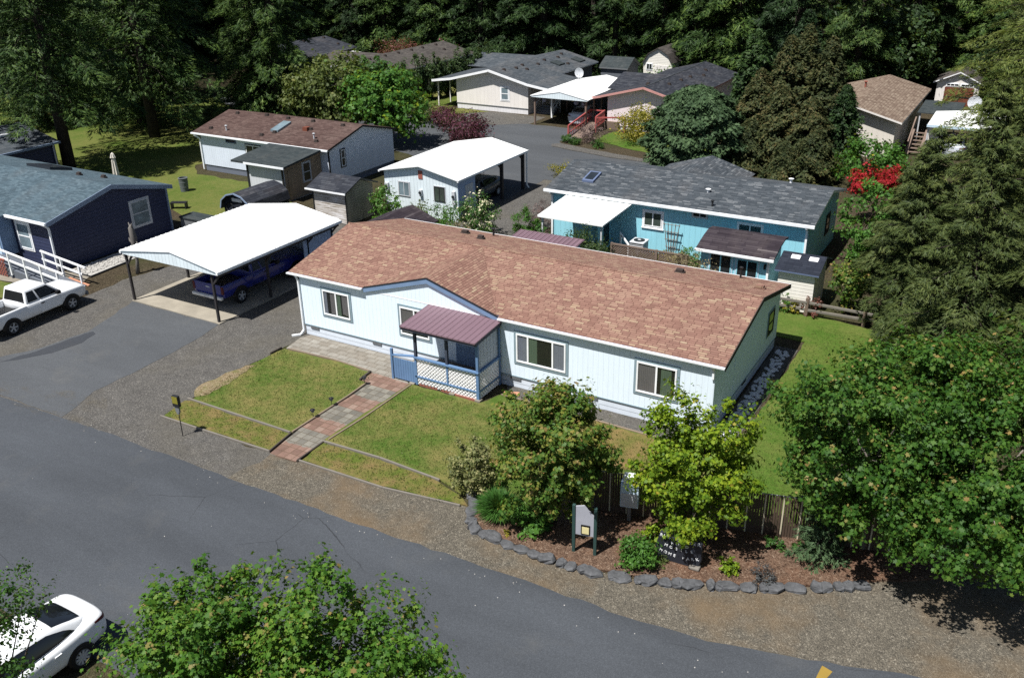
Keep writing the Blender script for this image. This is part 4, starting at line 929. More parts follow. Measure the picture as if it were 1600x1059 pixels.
zB = lambda y: zroof(y, 18.1, 2.75, 21.85, 3.68)
for x, y in ((-24.9, 21.4), (-25.1, 18.9), (-20.2, 18.85), (-19.5, 19.4) , (-20.1, 21.5), (-22.2, 21.6), (-17.1, 20.4), (-15.4, 18.95), (-15.1, 21.4), (-17.8, 21.5)): roof_vent(B, x, y, zB(y)+.02, .16)
pipe_vent(B, -23.6, 18.9, zB(18.9), .3, .05, 'ltgrey'); pipe_vent(B, -15.9, 19.3, zB(19.3), .3, .05, 'ltgrey')
mb = MB(); mb.hexa([(-20.0, 19.5, zB(19.5)), (-19.3, 19.5, zB(19.5)), (-19.3, 20.9, zB(20.9)), (-20.0, 20.9, zB(20.9)), (-20.0, 19.5, zB(19.5)+.14), (-19.3, 19.5, zB(19.5)+.14), (-19.3, 20.9, zB(20.9)+.14), (-20.0, 20.9, zB(20.9)+.14)]); mb.build('skylight', M['glasspale'], B)
mb = MB(); mb.box(-17.6, -17.2, 20.1, 20.5, 3.2, 3.5); mb.build('roof_turbine', M['garagebrown'], B)
A_ = thing('house_annex', 'flat-pitched annex with dark green roof built onto the ice-blue house', 'annex')
mb = MB(); mb.hexa([(-18.75, 14.4, 2.28), (-14.25, 14.4, 2.28), (-14.25, 18.0, 2.62), (-18.75, 18.0, 2.62), (-18.75, 14.4, 2.4), (-14.25, 14.4, 2.4), (-14.25, 18.0, 2.74), (-18.75, 18.0, 2.74)]); mb.build('roof', M['roof_dkgreen'], A_)
mb = MB(); mb.box(-17.6, -14.2, 14.34, 14.395, 2.27, 2.39); mb.build('gutter', M['gutter'], A_)
mb = MB(); mb.hexa([(-17.7, 14.75, 0), (-14.65, 14.75, 0), (-14.65, 18.3, 0), (-17.7, 18.3, 0), (-17.7, 14.75, 2.29), (-14.65, 14.75, 2.29), (-14.65, 18.3, 2.6), (-17.7, 18.3, 2.6)]); mb.build('wall', M['shed_wall'], A_)
mb = MB(); mb.hexa([(-14.648, 14.85, .05), (-14.62, 14.85, .05), (-14.62, 18.3, .05), (-14.648, 18.3, .05), (-14.648, 14.85, 2.25), (-14.62, 14.85, 2.25), (-14.62, 18.3, 2.55), (-14.648, 18.3, 2.55)]); mb.build('side_board', M['annex_wood'], A_)
window(A_, 'x+', -14.62, 16.5, 17.2, .95, 2.15, (), (.5,), 'ltgrey', .07, 'ltgrey', .05)
mb = MB(); mb.box(-14.61, -14.58, 15.1, 15.95, .08, 2.02); mb.build('door', M['annex_wood'], A_)
for x in (-17.68, -14.68): 
    mb = MB(); mb.box(x-.06, x+.06, 14.68, 14.745, 0, 2.3); mb.build('corner_post', M['iron'], A_)
# sheds
T = thing('garden_shed', 'weathered grey board shed with dark gable roof behind the carport', 'shed')
gable_wall(T, 'x', -10.65, -8.15, 12.95, 15.45, 0, 1.95, 14.2, 2.45, 1.95, 'weathered2')
mb = MB(); mb.box(-10.63, -8.17, 12.925, 12.947, .05, 1.93); mb.build('front_boards', M['weathered'], T)
for x in (-10.66, -8.2):
    mb = MB(); mb.box(x, x+.06, 12.88, 12.924, 0, 1.95); mb.build('corner_trim', M['iron'], T)
roof_slab('roof', T, 'x', -10.95, -7.95, 12.65, 1.98, 14.2, 2.58, 15.75, 1.98, .09, 'roof_char', 'iron')
mb = MB(); mb.box(-10.97, -7.93, 12.6, 12.645, 1.9, 1.99); mb.build('fascia', M['white'], T)
T = thing('barn_shed', 'small dark barn shed with rounded shingle roof beside the annex', 'shed')
prof = [(-15.3, .9), (-15.15, 1.4), (-14.7, 1.75), (-14.1, 1.9), (-13.5, 1.75), (-13.05, 1.4), (-12.9, .9)]
mb = MB(); mb.prism([(-15.2, 0)]+[(x*.985-.21, z-.06) for x, z in prof]+[(-13.0, 0)], 'y', 10.2, 13.2); mb.build('wall', M['roof_navy'], T)
mb = MB(); mb.prism(prof+[(x*.99-.14, z-.05) for x, z in reversed(prof)], 'y', 9.95, 13.35); mb.build('roof', M['roof_char'], T, smooth=False)
mb = MB()
for (a, b), (c_, d) in zip(prof, prof[1:]): mb.beam((a, 9.93, b), (c_, 9.93, d), .05, .08)
mb.build('arch_trim', M['bluegutter'], T)
mb = MB(); mb.box(-14.5, -13.7, 10.14, 10.19, 1.35, 1.55); mb.build('sign_plate', M['white'], T)
for x in (-14.75, -13.6):
    mb = MB(); mb.tube([(x+.28*math.cos(a), 10.15, .95+.28*math.sin(a)) for a in [i*PI/8 for i in range(17)]], .03, 5); mb.build('wall_ring', M['iron'], T)
T = thing('garden_shed', 'low shed with dark plum gable roof just behind the red-brown roof', 'shed')
gable_wall(T, 'y', 8.9, 11.4, -3.85, -.95, 0, 1.75, -2.4, 2.25, 1.75, 'greywall')
roof_slab('roof', T, 'y', 8.7, 11.6, -4.05, 1.76, -2.4, 2.4, -.75, 1.76, .08, 'roof_plum', 'iron')
T = thing('garden_shed', 'shed with purple ribbed metal roof behind the red-brown roof', 'shed')
mb = MB(); mb.box(4.75, 8.0, 9.5, 10.8, 0, 2.0); mb.build('wall', M['ribblue'], T)
mb = MB(); mb.hexa([(4.6, 9.2, 2.02), (8.15, 9.2, 2.02), (8.15, 11.0, 2.2), (4.6, 11.0, 2.2), (4.6, 9.2, 2.07), (8.15, 9.2, 2.07), (8.15, 11.0, 2.25), (4.6, 11.0, 2.25)])
for i in range(15):
    x = 4.65+i*3.45/14; mb.beam((x, 9.2, 2.08), (x, 11.0, 2.26), .03, .025)
mb.build('roof', M['purple_metal'], T)
# white metal garage with open carport end
T = thing('metal_garage', 'white ribbed metal garage with open bay by the back road', 'garage')
mb = MB(); mb.prism([(-7.95, 0), (-2.65, 0), (-2.65, 2.5), (-5.2, 3.02), (-7.95, 2.5)], 'y', 16.4, 18.3); mb.build('wall', M['ribwall'], T)
mb = MB(); mb.box(-2.648, -2.625, 16.42, 18.28, .05, 2.48); mb.build('side_wall', M['ribblue'], T)  # blue sheet over the white side wall, its shade painted in
mb = MB(); mb.box(-2.62, -2.6, 17.15, 18.0, .1, 2.05); mb.build('side_door', M['ltgrey'], T)
roof_slab('roof', T, 'y', 16.15, 24.5, -8.15, 2.58, -5.2, 3.14, -2.45, 2.58, .06, 'white_metal', 'white')
for x in (-2.52, -8.2):
    mb = MB(); mb.box(x, x+.1, 16.15, 24.55, 2.46, 2.57); mb.build('gutter', M['white'], T)
for x in (-7.9, -2.75):
    for y in (21.6, 24.3):
        mb = MB(); mb.box(x-.09, x+.09, y-.09, y+.09, 0, 2.45); po = mb.build('post', M['post'], T)
        mb = MB(); mb.beam((x, y, 1.95), (x, y-.55, 2.45), .08); mb.beam((x, y, 1.95), (x+(.5 if x < -5 else -.5), y, 2.45), .08); mb.build('brace', M['post'], po)
downspout(T, [(-2.47, 24.35, 2.45), (-2.5, 24.4, .3), (-2.4, 24.5, .1)], 'gutter', .08)
window(T, 'y-', 16.4, -6.9, -6.1, 1.1, 1.98, (.5,), (), 'ltgrey', .04, 'ltgrey', .04, glassm='glasspale'); window(T, 'y-', 16.4, -4.3, -3.55, 1.1, 1.98, (.5,), (), 'ltgrey', .04, 'iron', .04, glassm='glassgreen')
for x, z, w_, h_ in ((-2.9, 1.05, .22, .8), (-7.75, 1.3, .25, .5), (-5.25, 1.25, .2, .4)):
    mb = MB(); mb.box(x-w_/2, x+w_/2, 16.26, 16.398, z, z+h_); bx_ = mb.build('meter_box', M['ltgrey'], T, mod=.015)
    mb = MB(); mb.lathe([(.0, -.09), (.075, -.08), (.085, 0)], 12, axis='y', c=(x, 16.258, z+h_*.62)); mb.build('meter_dial', M['glass'], bx_)
mb = MB(); mb.box(-5.4, -5.1, 16.37, 16.398, 2.3, 2.8); mb.build('gable_vent', M['redwood'], T)
t = thing('welding_tank', 'dark upright tank standing at the corner of the white metal garage', 'tank', (-2.35, 16.75, 0)); mb = MB(); mb.lathe([(0, 0), (.17, 0), (.18, .05), (.18, .95), (.12, 1.1), (.05, 1.15), (.05, 1.25), (0, 1.26)], 12); mb.build('tank', M['blackplastic'], t, smooth=True)
# turquoise house
Q = thing('mobile_home', 'turquoise house with blue-grey shingle roof and white patio awning', 'house')
gable_wall(Q, 'x', 3.35, 17.35, 16.75, 23.35, .0, 2.64, 20.1, 3.42, 2.64, 'turq_wall')
roof_slab('roof', Q, 'x', 3.05, 17.65, 16.45, 2.75, 20.1, 3.56, 23.75, 2.75, .13, 'roof_blue', 'gutter')
mb = MB(); mb.prism([(7.2, 2.74), (9.8, 3.52), (12.4, 2.74)], 'y', 20.2, 24.6); mb.build('cross_gable', M['roof_blue'], Q)
mb = MB(); mb.box(3.03, 17.67, 16.35, 16.448, 2.62, 2.76); mb.build('gutter', M['gutter'], Q)
downspout(Q, [(17.3, 16.4, 2.6), (17.28, 16.7, 2.4), (17.28, 16.7, .1)], 'vinyl', .1); downspout(Q, [(3.4, 16.4, 2.6), (3.42, 16.7, 2.4), (3.42, 16.7, .1)], 'vinyl', .1)
window(Q, 'y-', 16.75, 8.85, 9.85, 1.42, 2.2, (.5,), (), 'vinyl', .1, 'vinyl', .05, glassm='glassgreen', sill=True)
window(Q, 'y-', 16.75, 11.5, 12.25, 2.28, 2.52, (.5,), (), 'ltgrey', .05, 'ltgrey', .04); window(Q, 'y-', 16.75, 13.9, 15.1, 1.6, 2.28, (.5,), (), 'vinyl', .07, 'vinyl', .05)
window(Q, 'x+', 17.35, 20.7, 21.5, 1.0, 2.0, (), (.5,), 'iron', .07, 'iron', .05)
zQ = lambda y: zroof(y, 16.45, 2.75, 20.1, 3.56)
mb = MB(); mb.hexa([(4.72, 17.7, zQ(17.7)), (5.4, 17.7, zQ(17.7)), (5.4, 18.8, zQ(18.8)), (4.72, 18.8, zQ(18.8)), (4.72, 17.7, zQ(17.7)+.12), (5.4, 17.7, zQ(17.7)+.12), (5.4, 18.8, zQ(18.8)+.12), (4.72, 18.8, zQ(18.8)+.12)]); sk = mb.build('skylight', M['navytrim'], Q)
mb = MB(); mb.hexa([(4.82, 17.83, zQ(17.83)+.1), (5.3, 17.83, zQ(17.83)+.1), (5.3, 18.67, zQ(18.67)+.1), (4.82, 18.67, zQ(18.67)+.1), (4.82, 17.83, zQ(17.83)+.135), (5.3, 17.83, zQ(17.83)+.135), (5.3, 18.67, zQ(18.67)+.135), (4.82, 18.67, zQ(18.67)+.135)]); mb.build('pane', M['glass'], sk)
pipe_vent(Q, 11.7, 18.35, zQ(18.35), .12, .07, 'white'); pipe_vent(Q, 12.4, 17.0, zQ(17.0), .25); pipe_vent(Q, 14.95, 22.4, zroof(22.4, 20.1, 3.56, 23.75, 2.75), .2, .07, 'white')
mb = MB(); mb.hexa([(4.1, 13.7, 2.05), (7.85, 13.7, 2.05), (8.25, 16.4, 2.5), (4.45, 16.4, 2.5), (4.1, 13.7, 2.12), (7.85, 13.7, 2.12), (8.25, 16.4, 2.57), (4.45, 16.4, 2.57)])
for i in range(14):
    s = i/13; mb.beam((4.1+3.75*s, 13.7, 2.13), (4.45+3.8*s, 16.4, 2.58), .03, .02)
mb.build('awning', M['white_metal'], Q)
for x in (4.3, 7.7):
    mb = MB(); mb.box(x-.04, x+.04, 13.85, 13.93, 0, 2.05); mb.build('awning_post', M['ltgrey'], Q)
mb = MB(); mb.box(6.95, 7.0, 15.0, 16.7, 0, 2.3); mb.build('wind_wall', M['turq_wall'], Q)
mb = MB(); mb.box(7.0, 7.03, 15.7, 16.4, .2, 2.0); mb.build('side_door', M['glass'], Q)
t = thing('step_rail', 'white stair handrail beside the air conditioner at the turquoise house', 'handrail', (7.9, 15.4, 0)); mb = MB(); mb.beam((0, .4, 1.15), (.75, -.1, .7), .06, .09); mb.build('top_rail', M['white'], t)
for x, y, h in ((.1, .33, 1.08), (.72, -.08, .7)):
    mb = MB(); mb.box(x-.04, x+.04, y-.04, y+.04, 0, h); mb.build('rail_post', M['white'], t)
t = thing('air_conditioner', 'grey air conditioner unit standing against the turquoise wall', 'air conditioner', (9.0, 15.85, 0))
mb = MB(); mb.box(-.4, .4, -.4, .4, .0, .08); mb.box(-.36, .36, -.36, .36, .08, .78, 1)
for i in range(9): mb.box(-.375, .375, -.375, .375, .14+i*.07, .165+i*.07, 0)
mb.build('casing', [M['ltgrey'], M['greyplastic']], t, mod=.02)
mb = MB(); mb.box(-.4, .4, -.4, .4, .79, .88); mb.build('top_cover', M['ltgrey'], t, mod=.03)
mb = MB(); mb.lathe([(.3, .885), (.3, .9), (.0, .91)], 20); mb.build('fan_grille', M['blackplastic'], t)
mb = MB(); mb.lathe([(.09, .915), (.0, .93)], 12); mb.build('fan_hub', M['ltgrey'], t)
t = thing('garden_trellis', 'dark fan-shaped wooden trellis against the turquoise wall', 'trellis', (10.5, 16.5, 0)); mb = MB()
for i in range(5):
    s = (i-2)/2; mb.beam((s*.17, 0, .1), (s*.42, .0, 1.82), .035, .02)
mb.build('uprights', M['brownwood'], t); mb = MB()
for z in (.55, .95, 1.35, 1.75):
    k = .17+.25*z/1.82; mb.beam((-k-.05, -.025, z), (k+.05, -.025, z), .04, .02)
mb.build('crossbars', M['brownwood'], t)
# sun room
T = thing('sun_room', 'small turquoise sun room with curved plum roof in front of the turquoise house', 'garden room')
mb = MB(); prof = [(12.85, 2.04), (13.9, 2.36), (14.7, 2.5), (15.3, 2.42), (15.3, 2.34), (14.7, 2.42), (13.9, 2.28), (12.85, 1.96)]
mb.prism(prof, 'x', 13.05, 16.75); mb.build('roof', M['roof_plum'], T)
mb = MB(); mb.box(13.03, 16.77, 12.78, 12.848, 1.93, 2.05); mb.build('fascia', M['white'], T)
mb = MB(); mb.prism([(13.15, 0), (15.2, 0), (15.2, 2.34), (14.7, 2.42), (13.9, 2.27), (13.15, 2.03)], 'x', 13.25, 16.5); mb.build('wall', M['turq_wall'], T)
window(T, 'y-', 13.15, 15.0, 16.0, .85, 1.75, (.5,), (), 'bluepale', .07, 'turq_wall', .05, sill=True); window(T, 'y-', 13.15, 13.7, 14.75, .85, 1.85, (.5,), (), 'bluepale', .07, 'turq_wall', .05)
mb = MB(); mb.box(16.42, 16.52, 13.08, 13.148, 0, 1.98); mb.build('corner_trim', M['vinyl'], T)
mb = MB(); mb.box(16.28, 16.36, 13.05, 13.148, 1.45, 1.7); mb.build('porch_lamp', M['iron'], T)
T = thing('resin_shed', 'cream lap-sided resin shed with navy roof and two roof lights', 'shed')
gable_wall(T, 'x', 17.15, 18.75, 12.35, 14.6, 0, 1.85, 13.5, 2.22, 1.85, 'cream_lap')
roof_slab('roof', T, 'x', 17.0, 18.95, 12.15, 1.9, 13.5, 2.36, 14.8, 1.9, .07, 'roof_navy', 'navytrim')
for x in (17.45, 18.25):
    z = lambda y: zroof(y, 12.15, 1.9, 13.5, 2.36); mb = MB(); mb.hexa([(x, 13.05, z(13.05)), (x+.4, 13.05, z(13.05)), (x+.4, 13.3, z(13.3)), (x, 13.3, z(13.3)), (x, 13.05, z(13.05)+.03), (x+.4, 13.05, z(13.05)+.03), (x+.4, 13.3, z(13.3)+.03), (x, 13.3, z(13.3)+.03)]); mb.build('roof_light', M['white'], T)
t = thing('lattice_fence', 'low brown lattice fence between the red-brown roof and turquoise house', 'fence', (8.6, 13.2, 0))
for a, b in ((0, 2.4), (2.4, 4.0)):
    lattice(t, frame_pts('y-', 0), a+.08, b-.05, .65, 1.4, .13, .05, 'lattice_panel', 'brownwood')
mb = MB(); mb.box(0, 4.0, -.04, .04, 1.4, 1.48); mb.box(0, 4.0, -.03, .03, .56, .64); mb.build('rail', M['brownwood'], t)
for x in (0, 2.38, 3.95):
    mb = MB(); mb.box(x-.05, x+.06, -.055, .055, 0, 1.5); mb.build('post', M['brownwood'], t)
t = thing('split_rail_fence', 'weathered split rail fence at the back of the side lawn', 'fence', (16.6, 11.9, 0))
rg = random.Random(3)
for i, x in enumerate((-.4, 2.05, 4.5, 6.9)):
    mb = MB(); mb.box(x-.07, x+.07, -.06, .06, 0, .92); mb.build('post', M['brownwood' if i else 'oldwood'], t, mod=.015)
for a, b in ((-.4, 2.05), (2.05, 4.5), (4.5, 6.9)):
    for z in (.36, .68):
        mb = MB(); mb.beam((a, rg.uniform(-.05, .05), z+rg.uniform(-.04, .04)), (b, rg.uniform(-.05, .05), z+rg.uniform(-.04, .04)), .07, .13); mb.build('rail', M['oldwood'], t, mod=.02)

# ------------------------------------------------------------------ far row of houses
T = thing('mobile_home', 'cream house with grey roof and covered side porch beyond the back road', 'house')
gable_wall(T, 'y', 45.7, 52.2, -21.8, -14.2, .5, 2.66, -18, 3.6, 2.66, 'cream_wall'); gable_wall(T, 'y', 52.3, 59.8, -21.8, -14.6, .0, 2.66, -18, 3.6, 2.66, 'greywall', 'rear_wall')
mb = MB(); mb.box(-21.77, -14.23, 45.72, 52.2, 0, .5); mb.build('skirting', M['skirt_white'], T)
mb = MB(); mb.box(-21.83, -14.17, 45.67, 45.695, .47, .53); mb.build('base_trim', M['greyplastic'], T)
roof_slab('roof', T, 'y', 45.2, 60, -22.1, 2.76, -18, 3.72, -14.0, 2.74, .12, 'roof_grey', 'white')
mb = MB(); mb.hexa([(-14.02, 45.2, 2.62), (-11.9, 45.2, 2.35), (-11.9, 51.8, 2.35), (-14.02, 51.8, 2.62), (-14.02, 45.2, 2.735), (-11.9, 45.2, 2.46), (-11.9, 51.8, 2.46), (-14.02, 51.8, 2.735)]); mb.build('porch_roof', M['roof_grey'], T)
mb = MB(); mb.hexa([(-24.2, 45.3, 2.36), (-22.08, 45.3, 2.62), (-22.08, 55, 2.62), (-24.2, 55, 2.36), (-24.2, 45.3, 2.48), (-22.08, 45.3, 2.74), (-22.08, 55, 2.74), (-24.2, 55, 2.48)]); mb.build('porch_roof', M['roof_grey'], T)
mb = MB(); mb.prism([(-26, 2.7), (-22.6, 3.6), (-18.3, 2.7)], 'y', 50, 58); 
mb = MB(); mb.prism([(52.5, 2.7), (55.5, 3.66), (58.5, 2.7)], 'x', -25, -18.2); mb.build('cross_gable', M['roof_grey'], T)
mb = MB()
for a, za, b, zb_ in ((-24.2, 2.42, -22.1, 2.7), (-22.1, 2.7, -18, 3.68), (-18, 3.68, -14, 2.7), (-14, 2.7, -11.9, 2.4)): mb.beam((a, 45.17, za), (b, 45.17, zb_), .06, .2)
mb.build('fascia', M['white'], T)
for y in (45.8, 47.8, 50):
    mb = MB(); mb.box(-24.0, -23.9, y, y+.1, 0, 2.4); mb.build('porch_post', M['cream_wall'], T)
window(T, 'y-', 45.7, -17.0, -16.2, 1.1, 2.25, (), (.5,), 'white', .1, 'white', .07, glassm='glasspale')
zT = lambda x: zroof(x, -18, 3.72, -14, 2.74)
for x, y in ((-17.3, 46.8), (-17.0, 48.5), (-16.3, 49.3), (-17.2, 50), (-16.6, 52), (-17.0, 54), (-15.2, 55.5), (-16.8, 56.5), (-17.2, 58)): roof_vent(T, x, y, zT(x)+.03, .17)
for x, y in ((-15.8, 54.5), (-15.3, 58)):
    mb = MB(); mb.hexa([(x-.5, y-.6, zT(x-.5)), (x+.5, y-.6, zT(x+.5)), (x+.5, y+.6, zT(x+.5)), (x-.5, y+.6, zT(x-.5)), (x-.5, y-.6, zT(x-.5)+.12), (x+.5, y-.6, zT(x+.5)+.12), (x+.5, y+.6, zT(x+.5)+.12), (x-.5, y+.6, zT(x-.5)+.12)]); mb.build('skylight', M['roof_dkgreen'], T)
t = thing('porch_steps', 'white railed porch steps beside the cream house', 'steps', (-14.0, 46.6, 0)); mb = MB()
for i in range(4): mb.box(.2+i*0, 1.9, .0+i*.3, .3+i*.3, 0, .15+i*.15)
mb.build('treads', M['greyplastic'], t)
mb = MB(); mb.beam((.15, -.1, .85), (.15, 1.3, 1.5), .07); mb.beam((1.9, -.1, .85), (1.9, 1.3, 1.5), .07); mb.beam((1.9, -.1, .45), (1.9, 1.3, 1.1), .12, .05)
for x in (.15, 1.9):
    for y, z in ((-.1, .85), (1.25, 1.48)): mb.box(x-.04, x+.04, y-.04, y+.04, 0, z)
mb.build('handrail', M['white'], t)
def dish(label, x, y, z, r=.4):
    t = thing('satellite_dish', label, 'satellite dish', (x, y, z)); mb = MB(); mb.tube([(0, 0, 0), (0, 0, .5)], .035, 6); mb.build('mast', M['greyplastic'], t)
    mb = MB(); mb.lathe([(r, 0), (r*.7, .07), (r*.35, .12), (0, .14)], 18, axis='y', c=(0, -.12, .62)); mb.lathe([(r, -.02), (r*.7, .05), (r*.35, .10), (0, .12)], 18, axis='y', c=(0, -.12, .62)); mb.build('reflector', M['ltgrey'], t)
    mb = MB(); mb.beam((0, .0, .35), (0, -.55, .5), .03); mb.box(-.05, .05, -.62, -.52, .45, .6); mb.build('feed_arm', M['ltgrey'], t)
dish('grey satellite dish above the carport roof of the cream house', -11.6, 50.8, 2.5, .45)
T = thing('carport', 'white metal carport over a silver sedan between the far houses', 'carport')
roof_slab('roof', T, 'y', 42.1, 51.5, -12.0, 2.48, -9.2, 2.98, -6.55, 2.48, .07, 'white_metal', 'white', 'white')
mb = MB(); mb.prism([(-11.9, 2.34), (-6.65, 2.34), (-6.65, 2.42), (-9.2, 2.9), (-11.9, 2.42)], 'y', 42.13, 42.18); mb.build('gable_panel', M['ribwall'], T)
for x in (-11.7, -6.9):
    for y in (42.4, 45.5, 48.5, 51.2):
        mb = MB(); mb.box(x-.07, x+.07, y-.07, y+.07, 0, 2.4); po = mb.build('post', M['vinyl' if (x < -9 and y > 43 and y < 47) else 'brownwood'], T)
        if y < 43:
            mb = MB(); mb.beam((x, y, 1.9), (x+(.4 if x < -9 else -.4), y, 2.36), .07); mb.build('brace', M['brownwood'], po)
mb = MB(); mb.box(-11.6, -7.0, 49.6, 49.7, 0, 2.4); mb.build('storage_wall', M['greywall'], T)
for i, x in enumerate((-10.9, -7.9, -7.2)):
    mb = MB(); mb.tube([(x, 42.6, 2.34), (x, 42.6, 2.2)], .012, 5); mb.lathe([(.0, 1.9), (.16, 1.95), (.2, 2.08), (.17, 2.2), (.0, 2.2)], 10, c=(x, 42.6, 0))
    tag(mb.build('hanging_basket', M['curtainblue']), ['pale hanging basket at the left end of the far white carport', 'pale hanging basket near the right post of the far white carport', 'pale hanging basket at the right end of the far white carport'][i], 'hanging basket', 'baskets hanging from the far carport')
T = thing('mobile_home', 'pale pink house with charcoal roof and red trim beyond the back road', 'house')
gable_wall(T, 'y', 43.6, 58, -5.5, .6, .3, 2.64, -2.2, 3.5, 2.64, 'pink_wall'); mb = MB(); mb.box(-5.45, .55, 43.65, 58, 0, .3); mb.build('skirting', M['skirt_white'], T)
roof_slab('roof', T, 'y', 43.1, 58.3, -5.9, 2.74, -2.2, 3.66, 1.2, 2.74, .13, 'roof_char', 'pinktrim')
mb = MB(); mb.hexa([(-7.0, 43.3, 2.4), (-5.88, 43.3, 2.6), (-5.88, 52, 2.6), (-7.0, 52, 2.4), (-7.0, 43.3, 2.5), (-5.88, 43.3, 2.73), (-5.88, 52, 2.73), (-7.0, 52, 2.5)]); mb.build('porch_roof', M['roof_char'], T)
mb = MB(); mb.prism([(46.5, 2.7), (50, 3.62), (53.5, 2.7)], 'x', -6.9, -2.4); mb.build('cross_gable', M['roof_char'], T)
mb = MB()
for a, za, b, zb_ in ((-7.0, 2.44, -5.9, 2.66), (-5.9, 2.68, -2.2, 3.6), (-2.2, 3.6, 1.2, 2.68)): mb.beam((a, 43.07, za), (b, 43.07, zb_), .06, .17)
mb.build('fascia', M['pinktrim'], T)
mb = MB(); mb.box(-2.24, -2.16, 43.57, 43.598, .3, 3.4); mb.box(-5.4, .5, 43.575, 43.597, 2.62, 2.67); mb.build('trim_board', M['cream_wall'], T)
mb = MB(); mb.tube([(-2.2, 43.1, 3.67), (-2.2, 58.3, 3.67)], .045, 6); mb.build('ridge_cap', M['roof_grey'], T)
zT = lambda x: zroof(x, -2.2, 3.66, 1.2, 2.74)
for x, y in ((-2.4, 44.6), (-1.3, 46.5), (-1.2, 49), (-1.1, 51), (-.6, 53), (-1.1, 55), (-.2, 47.8)): roof_vent(T, x, y, zT(max(x, -2.2))+.03, .16)
for y in (43.7, 47, 50):
    mb = MB(); mb.box(-6.85, -6.73, y-.06, y+.06, 0, 2.42); mb.build('porch_post', M['brownwood'], T)
t = thing('porch_ramp', 'red-railed wooden porch ramp beside the pink house', 'ramp', (-6.0, 41.5, 0)); mb = MB()
mb.hexa([(-.9, -2.2, .0), (.3, -2.2, .0), (.3, 1.9, 0), (-.9, 1.9, 0), (-.9, -2.2, .04), (.3, -2.2, .04), (.3, 1.9, .6), (-.9, 1.9, .6)]); mb.box(-.9, 1.6, 1.9, 2.2, 0, .62); mb.build('ramp_deck', M['brownwood'], t)
for x, ya, yb in ((-.9, -2.3, 1.9), (.35, .2, 1.9)):
    mb = MB(); z = lambda y: .04+.56*(y+2.2)/4.1
    mb.beam((x, ya, z(ya)+.9), (x, yb, z(yb)+.9), .1); mb.beam((x, ya, z(ya)+.3), (x, yb, z(yb)+.3), .05)
    n = 14
    for i in range(n+1):
        y = ya+(yb-ya)*i/n; mb.box(x-.02, x+.02, y-.02, y+.02, z(y), z(y)+.88)
    mb.box(x-.06, x+.06, ya-.06, ya+.06, 0, z(ya)+.92); mb.build('handrail', M['redrail'], t)
mb = MB(); mb.beam((.35, 1.9, 1.45), (-.9, 1.9, 1.45), .09); mb.beam((.35, .2, 1.2), (2.6, .9, 1.3), .1); mb.box(2.55, 2.66, .85, .95, 0, 1.3); mb.build('handrail', M['redrail'], t)
T = thing('barn_shed', 'white gambrel barn shed with grey roof against the dark forest', 'shed')
prof = [(-10.4, 2.5), (-9.85, 3.4), (-8.8, 4.0), (-7.75, 3.4), (-7.2, 2.5)]
mb = MB(); mb.prism([(-10.25, 0)]+[(x*.985-.133, z-.06) for x, z in prof]+[(-7.35, 0)], 'y', 63, 67.6); mb.build('wall', M['cream_lap'], T)
mb = MB(); mb.prism(prof+[(x*.992-.07, z-.07) for x, z in reversed(prof)], 'y', 62.8, 67.8); mb.build('roof', M['roof_taupe'], T)
mb = MB(); mb.box(-9.1, -7.7, 62.95, 62.99, .1, 2.3); mb.build('barn_door', M['cream_wall'], T); window(T, 'y-', 63, -10.0, -9.4, 1.8, 2.4, (.5,), (), 'white', .06, 'white', .04)
T = thing('garden_shed', 'dark grey-green shed half hidden behind the cream house', 'shed')
gable_wall(T, 'x', -13.8, -11.0, 60.2, 63.2, 0, 2.2, 61.7, 3.0, 2.2, 'greywall'); roof_slab('roof', T, 'x', -14, -10.8, 60, 2.2, 61.7, 3.1, 63.4, 2.2, .1, 'roof_dkgreen', 'greyplastic')
T = thing('mobile_home', 'blue-grey house with taupe shingle roof behind the arborvitae row', 'house')
gable_wall(T, 'y', 45.6, 60, -36.8, -29.1, 0, 2.66, -33, 3.7, 2.66, 'taupe_wall'); roof_slab('roof', T, 'y', 45.2, 60.4, -37.2, 2.75, -33, 3.82, -28.8, 2.75, .13, 'roof_taupe', 'white')
mb = MB(); mb.prism([(46.5, 2.72), (50.2, 3.7), (54, 2.72)], 'x', -40, -33.2); mb.build('cross_gable', M['roof_taupe'], T)
window(T, 'x+', -29.1, 50.6, 51.6, .9, 2.3, (), (.55,), 'ltgrey', .1, 'ltgrey', .05); window(T, 'x+', -29.1, 53.3, 54.2, .9, 2.3, (), (.5,), 'ltgrey', .1, 'ltgrey', .05)
zT = lambda x: zroof(x, -33, 3.82, -28.8, 2.75)
for y in (46.5, 49, 51.2, 53.5, 55.5, 58): roof_vent(T, -32.4, y, zT(-32.4)+.03, .17)
roof_vent(T, -31, 57.5, zT(-31)+.03, .17)
T = thing('mobile_home', 'house with charcoal hip roof farthest left beyond the green trees', 'house')
gable_wall(T, 'y', 52.2, 59, -53, -45, 0, 2.66, -49, 3.6, 2.66, 'greywall'); roof_slab('roof', T, 'y', 50, 59.4, -53.4, 2.75, -49, 3.75, -44.4, 2.75, .13, 'roof_char', 'greyplastic')
zT = lambda x: zroof(x, -49, 3.75, -44.4, 2.75)
for x, y in ((-48.4, 52), (-48.4, 55), (-48.4, 58.4), (-46, 58)): roof_vent(T, x, y, zT(x)+.03, .17)
